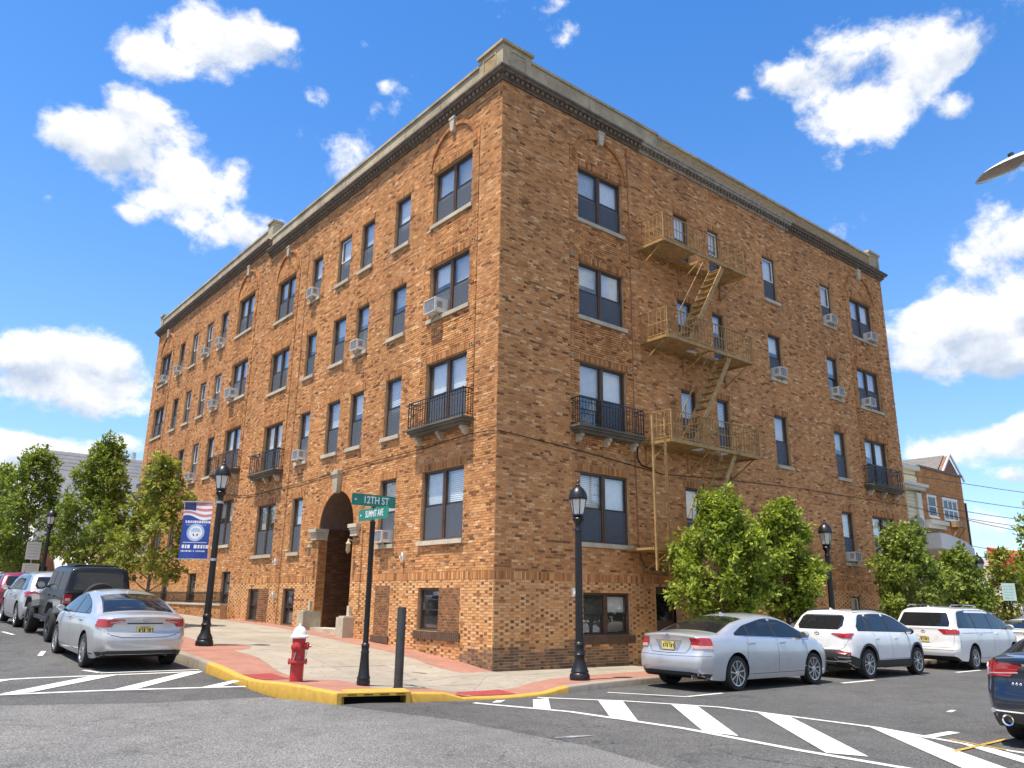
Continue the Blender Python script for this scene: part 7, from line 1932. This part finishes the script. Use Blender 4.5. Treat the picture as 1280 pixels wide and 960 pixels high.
def crossover():
    x, y = 7.95, -3.93; c = Car('parked_crossover', 'white crossover with black wheel arches parked before the tree and lamp', 'suv', (x, y, gz(x, y)), 0, -.008, GRP_R)
    x0, x1 = -.86, 3.52; suv_body(c, x0, x1, 2.60, 1.62, .905, WHITE, .345, 1.06, hatch=.50, lean=.34, plan=.82)
    c.dlo(-.32, 2.75, .30, .06, (.30, 1.22), .06, lift=.05)
    c.patch('rear_window', [(-.52, 1.13), (.52, 1.13), (.60, 1.22), (.56, 1.43), (.50, 1.46), (-.50, 1.46), (-.56, 1.43), (-.60, 1.22)], 'rear', .004, MT['carglass'], c.body, mm=24, both=False)
    c.patch('spoiler', [(-.52, 1.47), (.52, 1.47), (.46, 1.56), (-.46, 1.56)], 'rear', .025, WHITE, c.body, mm=16, both=False)
    c.topglass(1.95, 2.72, .06, 'windscreen'); c.wheels((5, 'y'), MT['alloy'], rimr=.245)
    c.patch('tail_lamp', [(.36, 1.03), (.62, .94), (.88, .93), (.90, 1.03), (.85, 1.055), (.4, 1.05)], 'rear', .007, MT['tail'], c.body); c.patch('tail_lamp', [(x0-.02, .935), (x0+.14, .94), (x0+.34, 1.05), (x0+.02, 1.06)], 'side', .008, MT['tail'], c.body)
    c.patch('bumper_cladding', [(-.86, .24), (.86, .24), (.87, .58), (.58, .66), (-.58, .66), (-.87, .58)], 'rear', .006, MT['black_plastic'], c.body, mm=24, both=False); c.patch('bumper_cladding', [(x0-.05, .25), (-.38, .25), (-.38, .46), (x0+.02, .58), (x0-.05, .58)], 'side', .006, MT['black_plastic'], c.body)
    c.patch('reflector', [(.50, .585), (.80, .565), (.80, .62), (.50, .635)], 'rear', .012, MT['tail'], c.body); c.strip([(.44, .50), (.52, .42), (.78, .43), (.84, .50), (.52, .50)], 'rear', .028, MT['steel'], .012, 'bumper_trim'); c.strip([(-.40, .36), (.40, .36)], 'rear', .05, MT['steel'], .012, 'bumper_trim', both=False)
    c.patch('sill_cladding', [(.35, .20), (2.25, .20), (2.25, .42), (.35, .42)], 'side', .006, MT['black_plastic'], c.body, mm=24)
    for wx in (0, 2.60):
        for sd in (1, -1):
            rows = []
            for k in range(29): a = R_(-22+224*k/28); rows.append([((wx+rr*math.cos(a), sd*2.5, .355+rr*math.sin(a)), (0, -sd, 0)) for rr in (.417, .44, .468)])
            c._grid(rows, .010, MT['black_plastic'], 'arch_trim', c.body)
    c.patch('plate_recess', [(-.26, .72), (.26, .72), (.30, .90), (-.30, .90)], 'rear', .003, WHITE, c.body, both=False); c.emblem(1.04, .06, .035)
    c.strip([(-.78, .91), (-.66, .72), (-.55, .67), (.55, .67), (.66, .72), (.78, .91)], 'rear', .008, both=False); c.seams([(.44, -.06), (1.20, .0), (2.16, -.02)], .44); c.handles((.46, 1.44), .92, WHITE); c.mirror(2.10, 1.06, BLACKP, 1.05)
    for sd in (1, -1): q = c.sec_at(.8); MB().tube([(-.1, sd*(q[3]-.03), c.sec_at(-.1)[4]+.05), (.0, sd*(q[3]-.05), c.sec_at(.0)[5]+.0), (.8, sd*(q[3]-.06), q[5]+.01), (1.5, sd*(q[3]-.05), c.sec_at(1.5)[5]-.01), (1.6, sd*(q[3]-.03), c.sec_at(1.6)[4]+.03)], .016, 6).build('roof_rail', MT['black_plastic'], c.t, smooth=60)
    c.fin(.0, WHITE)
crossover()
def minivan():
    x, y = 14.05, -3.93; c = Car('parked_minivan', 'long white minivan parked in front of the crossover', 'van', (x, y, gz(x, y)), 0, -.008, GRP_R)
    x0, x1 = -1.10, 3.98; suv_body(c, x0, x1, 3.03, 1.76, .985, WHITE, .335, 1.13, hatch=.36, lean=.27, hoodz=1.12, plan=.86)
    c.dlo(-.82, 3.2, .24, .06, (.35, 1.50), .05, lift=.03)
    c.patch('rear_window', [(-.70, 1.19), (.70, 1.19), (.72, 1.3), (.62, 1.58), (-.62, 1.58), (-.72, 1.3)], 'rear', .004, MT['carglass'], c.body, mm=24, both=False); c.topglass(2.30, 3.2, .06, 'windscreen'); c.wheels((5, 'y'), MT['alloy'], rimr=.235)
    c.patch('tail_lamp', [(.40, 1.12), (.56, .98), (.92, .98), (.95, 1.10), (.9, 1.13)], 'rear', .007, MT['tail'], c.body); c.patch('tail_lamp', [(x0-.02, .99), (x0+.28, 1.0), (x0+.30, 1.09), (x0-.02, 1.12)], 'side', .008, MT['tail'], c.body)
    c.strip([(-.86, 1.1), (-.80, .72), (-.74, .62), (.74, .62), (.80, .72), (.86, 1.1)], 'rear', .008, both=False); c.strip([(-.9, .55), (.9, .55)], 'rear', .012, both=False); c.patch('plate_recess', [(-.24, .74), (.24, .74), (.42, .95), (-.42, .95)], 'rear', .003, MT['white_plastic'], c.body, both=False); c.plate(0, .84, off=.015); c.emblem(1.05)
    c.patch('bumper_insert', [(-.8, .26), (.8, .26), (.84, .36), (-.84, .36)], 'rear', .005, MT['black_plastic'], c.body, mm=20, both=False)
    c.seams([(.30, .0), (1.48, .0), (2.62, -.02)], .32); c.strip([(-.7, 1.02), (1.45, 1.02)], 'side', .010); c.handles((.52, 1.72), .98, WHITE); c.mirror(2.66, 1.14, WHITE, 1.15)
    for sd in (1, -1): q = c.sec_at(.6); MB().tube([(-.5, sd*(q[3]-.10), q[5]-.0), (-.35, sd*(q[3]-.10), q[5]+.045), (.6, sd*(q[3]-.10), q[5]+.05), (1.2, sd*(q[3]-.10), q[5]+.045), (1.35, sd*(q[3]-.10), q[5]+.0)], .02, 6).build('roof_rail', MT['steel'], c.t, smooth=60)
    MB().bar((.1, -.74, c.sec_at(.1)[5]+.04), (.1, .74, c.sec_at(.1)[5]+.04), .05, .03).build('roof_bar', MT['black_plastic'], c.t); c.fin(-.45, WHITE)
minivan()
def far_sedan():
    x, y = 20.6, -3.9; c = Car('parked_sedan', 'white sedan parked beyond the minivan under the pale green sign', 'car', (x, y, gz(x, y)), 0, -.008, GRP_R)
    x0 = -1.05; sedan_saloon(c, x0, 3.75, 2.78, 1.45, WHITE, r=.325, w=.90, deck=1.06); c.dlo(.02, 2.9, .28, .05, (.40, 1.38), .06); c.topglass(-.34, .58, .10); c.topglass(2.12, 2.92, .06, 'windscreen'); c.wheels((10, 'plain'), MT['alloy'])
    c.patch('tail_lamp', [(.42, .92), (.60, .82), (.90, .81), (.90, .95), (.5, .955)], 'rear', .006, MT['tail'], c.body); c.patch('tail_lamp', [(x0-.02, .82), (x0+.14, .83), (x0+.36, .94), (x0-.02, .955)], 'side', .007, MT['tail'], c.body); c.plate(0, .74); c.seams([(.22, .10), (1.32, .0), (2.36, -.02)], .30); c.mirror(2.34, .98, WHITE)
    c.patch('bumper_insert', [(-.72, .20), (.72, .20), (.78, .34), (-.78, .34)], 'rear', .006, MT['black_plastic'], c.body, mm=20, both=False)
far_sedan()
def far_suv(name, label, x, y, rot, paint, grp, H=1.70, w=.94, pitch=0.):
    c = Car(name, label, 'suv', (x, y, gz(x, y)), rot, pitch, grp); x0, x1 = -.98, 3.78; suv_body(c, x0, x1, 2.80, H, w, paint, .36, 1.08, hatch=.48, lean=.32, plan=.83)
    c.dlo(-.55, 2.95, .26, .06, (.25, 1.28), .06, lift=.04); c.patch('rear_window', [(-.58, 1.16), (.58, 1.16), (.64, 1.26), (.56, H-.17), (-.56, H-.17), (-.64, 1.26)], 'rear', .004, MT['carglass'], c.body, mm=24, both=False); c.topglass(2.12, 2.95, .06, 'windscreen'); c.wheels((5, 'y'), MT['alloy'])
    c.patch('tail_lamp', [(.46, .98), (.60, .92), (.9, .90), (.92, 1.08), (.62, 1.09)], 'rear', .007, MT['tail'], c.body); c.patch('tail_lamp', [(x0-.02, .91), (x0+.12, .93), (x0+.42, 1.05), (x0+.05, 1.09), (x0-.02, 1.09)], 'side', .008, MT['tail'], c.body); c.plate(0, .84)
    c.patch('bumper_insert', [(-.82, .26), (.82, .26), (.84, .42), (-.84, .42)], 'rear', .005, MT['black_plastic'], c.body, mm=20, both=False); c.strip([(-.80, .90), (-.70, .62), (.70, .62), (.80, .90)], 'rear', .010, both=False)
    c.seams([(.36, .0), (1.26, .0), (2.3, -.02)], .34); c.handles((.44, 1.5), .94, paint); c.mirror(2.28, 1.08, paint, 1.05); c.fin(.0, paint); c.emblem(1.0)
    return c
far_suv('parked_suv', 'silver grey suv parked between the black jeep and the maroon suv', -6.56, 14.2, R_(90), GREYP, GRP_L, 1.68, .94, .03)
far_suv('parked_suv', 'maroon suv parked uphill beyond the silver grey suv', -6.5, 20.6, R_(90), REDP, GRP_L, 1.66, .95, .022)
far_suv('parked_suv', 'white suv parked uphill beyond the maroon suv', -6.5, 27.5, R_(90), WHITE, GRP_L, 1.66, .94, .022)
far_suv('parked_suv', 'dark suv parked beyond the white sedan down the street', 27.2, -3.9, 0, BLACKP, GRP_R, 1.72, .96, -.008)

def jeep():
    x, y = -6.68, 8.35; c = Car('parked_jeep', 'black boxy four door jeep with flared arches behind the silver sedan', 'jeep', (x, y, gz(x, y)), R_(90), .04, GRP_L)
    x0, x1, wb, H = -.62, 3.62, 3.0, 1.86
    S = dict(x0=x0, x1=x1, wb=wb, w=.79, r=.405, arch=.47, archdz=.03, winset=-.13, lean=.12, crown=.03, sig=.02, corner=.88,
       top=[(x0, 1.20), (x0+.02, 1.24), (x0+.10, H-.05), (x0+.16, H-.015), (.5, H), (1.6, H-.005), (1.72, H-.04), (2.08, 1.27), (2.14, 1.235), (x1-.1, 1.17), (x1, 1.12)], shoulder=[(x0, 1.19), (2.1, 1.19), (x1, 1.06)], bottom=[(x0, .52), (x1, .50)],
       plan=[(x0, .955), (x0+.03, .985), (x0+.08, 1.), (2.2, 1.), (x1-.05, .84), (x1, .80)], rear=[(0, 0), (2, 0)], rcurve=.0, fcurve=.03, side=[(0, .985), (.1, 1.), (.5, 1.), (.9, 1.), (.97, .995), (1, .98)])
    c.loft(S, BLACKP)
    for (a, b) in ((-.46, .30), (.42, 1.02), (1.10, 1.78)): c.patch('window_pane', [(a, 1.27), (b+.06 if b > 1.5 else b, 1.27), (b, 1.70) if b < 1.5 else (1.62, 1.70), (a, 1.70)], 'side', .004, MT['carglass'], c.body)
    c.patch('rear_window', [(-.58, 1.27), (.58, 1.27), (.55, 1.70), (-.55, 1.70)], 'rear', .004, MT['carglass'], c.body, both=False); c.topglass(1.78, 2.06, .06, 'windscreen')
    c.wheels((5, 'plain'), MT['dark_alloy'], width=.27, rimr=.225)
    for wx, a in ((0, 1), (wb, 1)):
        for sd in (1, -1):
            q = MB(); prof = [(-.56, .70), (-.47, .86), (-.32, .965), (.30, .97), (.46, .86), (.57, .66)]; th = .05
            for k in range(len(prof)-1):
                p0, p1 = prof[k], prof[k+1]
                for yy0, yy1 in ((.76, .945),):
                    q.add([(wx+p0[0], sd*yy0, p0[1]), (wx+p1[0], sd*yy0, p1[1]), (wx+p1[0], sd*yy1, p1[1]-.02), (wx+p0[0], sd*yy1, p0[1]-.02), (wx+p0[0], sd*yy0, p0[1]+th), (wx+p1[0], sd*yy0, p1[1]+th), (wx+p1[0], sd*yy1, p1[1]+th-.03), (wx+p0[0], sd*yy1, p0[1]+th-.03)], [(3,2,1,0),(4,5,6,7),(0,1,5,4),(1,2,6,5),(2,3,7,6),(3,0,4,7)])
            q.build('wheel_arch', mat('satin_grey_flare', (.055,.057,.06), .55, var=.1) if False else MT['flare'], c.t, weld=True)
    for sd in (1, -1): MB().box(.55, 2.45, sd*.80-.06, sd*.80+.06, .44, .52).build('side_step', MT['black_plastic'], c.t); MB().box(x0-.075, x0-.002, sd*.70-.085, sd*.70+.085, .95, 1.17).build('tail_lamp', MT['tail'], c.t); MB().box(x0-.085, x0-.074, sd*.70-.05, sd*.70+.05, 1.02, 1.08).build('reversing_lamp', MT['tail_clear'], c.t)
    MB().box(x0-.16, x0+.02, -.80, .80, .56, .74).build('rear_bumper', MT['black_plastic'], c.t); MB().box(x1-.02, x1+.16, -.82, .82, .56, .72).build('front_bumper', MT['black_plastic'], c.t); MB().box(x0-.165, x0-.155, .52, .72, .60, .70).build('reflector', MT['tail'], c.t)
    t = MB(); t.lathe([(.10, -.14), (.23, -.14), (.38, -.13), (.405, -.10), (.405, .06), (.38, .10), (.24, .11), (.22, .06), (.0001, .04)], 36, (x0-.16, 0, 1.06), 'x'); t.build('spare_tyre', MT['black_rubber'], c.t, smooth=35)
    c.seams([(.36, .0), (1.06, .0), (1.92, .0)], .60); c.handles((.52, 1.22), 1.08, MT['black_plastic']); c.mirror(1.86, 1.28, MT['black_plastic'], 1.25)
    MB().box(.0, 1.1, -.5, .5, H-.005, H+.03).build('roof_panel', MT['black_plastic'], c.t)
MT['flare'] = mat('satin_grey_flare', (.10,.105,.115), .5, var=.1)
jeep()
def navy():
    x, y = .66, -11.32; c = Car('waiting_sedan', 'navy blue sedan cut off by the photo edge, round exhaust and red lamp showing', 'car', (x, y, gz(x, y)), 0, 0)
    x0 = -1.06; sedan_saloon(c, x0, 3.78, 2.80, 1.45, NAVY, r=.335, w=.925, deck=1.10)
    c.dlo(.02, 2.9, .28, .05, (.40, 1.38), .06); c.topglass(-.34, .58, .10); c.topglass(2.12, 2.92, .06, 'windscreen'); c.wheels((5, 'y'), MT['dark_alloy'], rimr=.24)
    c.patch('tail_lamp', [(.36, .97), (.52, .84), (.92, .83), (.93, 1.0), (.88, 1.02), (.5, 1.0)], 'rear', .006, MT['tail'], c.body, mm=16); c.patch('tail_lamp', [(x0-.02, .84), (x0+.10, .85), (x0+.40, .96), (x0+.2, 1.01), (x0-.02, 1.02)], 'side', .007, MT['tail'], c.body)
    c.patch('reversing_lamp', [(.78, .93), (.90, .93), (.90, .985), (.78, .985)], 'rear', .010, MT['tail_clear'], c.body); c.patch('lamp_strip', [(.42, .885), (.76, .86), (.76, .875), (.42, .90)], 'rear', .010, MT['tail_clear'], c.body)
    c.strip([(-.62, 1.0), (-.56, .78), (-.48, .68), (0, .66), (.48, .68), (.56, .78), (.62, 1.0)], 'rear', .010, both=False)
    c.patch('bumper_insert', [(-.80, .22), (.80, .22), (.84, .40), (.5, .44), (-.5, .44), (-.84, .40)], 'rear', .005, MT['black_plastic'], c.body, mm=24, both=False); c.strip([(-.84, .435), (.84, .435)], 'rear', .016, MT['chrome'], .012, 'bumper_trim', both=False)
    c.strip([(-.36, .985), (.36, .985)], 'rear', .030, MT['chrome'], .010, 'trim_bar', both=False)
    q = MB()
    for k in range(3): q.lathe([(.014, -.004), (.018, 0), (.014, .004)], 8, (c.hit((x0-1.5, .50-.045*k, .755), (1, 0, 0))[0].x-.006, .50-.045*k, .755), 'x')
    q.build('badge', MT['chrome'], c.t, smooth=40)
    for sd in (1, -1):
        xx = c.hit((x0-1.5, sd*.60, .33), (1, 0, 0))[0].x; m = MB(); m.lathe([(.052, .10), (.050, -.03), (.066, -.04), (.070, -.02), (.070, .10)], 22, (xx-.0, sd*.60, .33), 'x'); m.build('exhaust', MT['chrome'], c.t, smooth=40)
        m = MB(); m.lathe([(.050, .09), (.0001, .09)], 16, (xx, sd*.60, .33), 'x'); m.build('exhaust_bore', MT['gap'], c.t); m = MB(); m.lathe([(.028, -.012), (.030, .03)], 12, (xx, sd*.76, .43), 'x'); m.build('parking_sensor', MT['steel'], c.t, smooth=40)
    c.plate(0, .58); c.seams([(.22, .10), (1.36, .0), (2.42, -.02)], .30); c.mirror(2.36, 1.0, NAVY); c.handles((.5, 1.55), .9, NAVY)
navy()
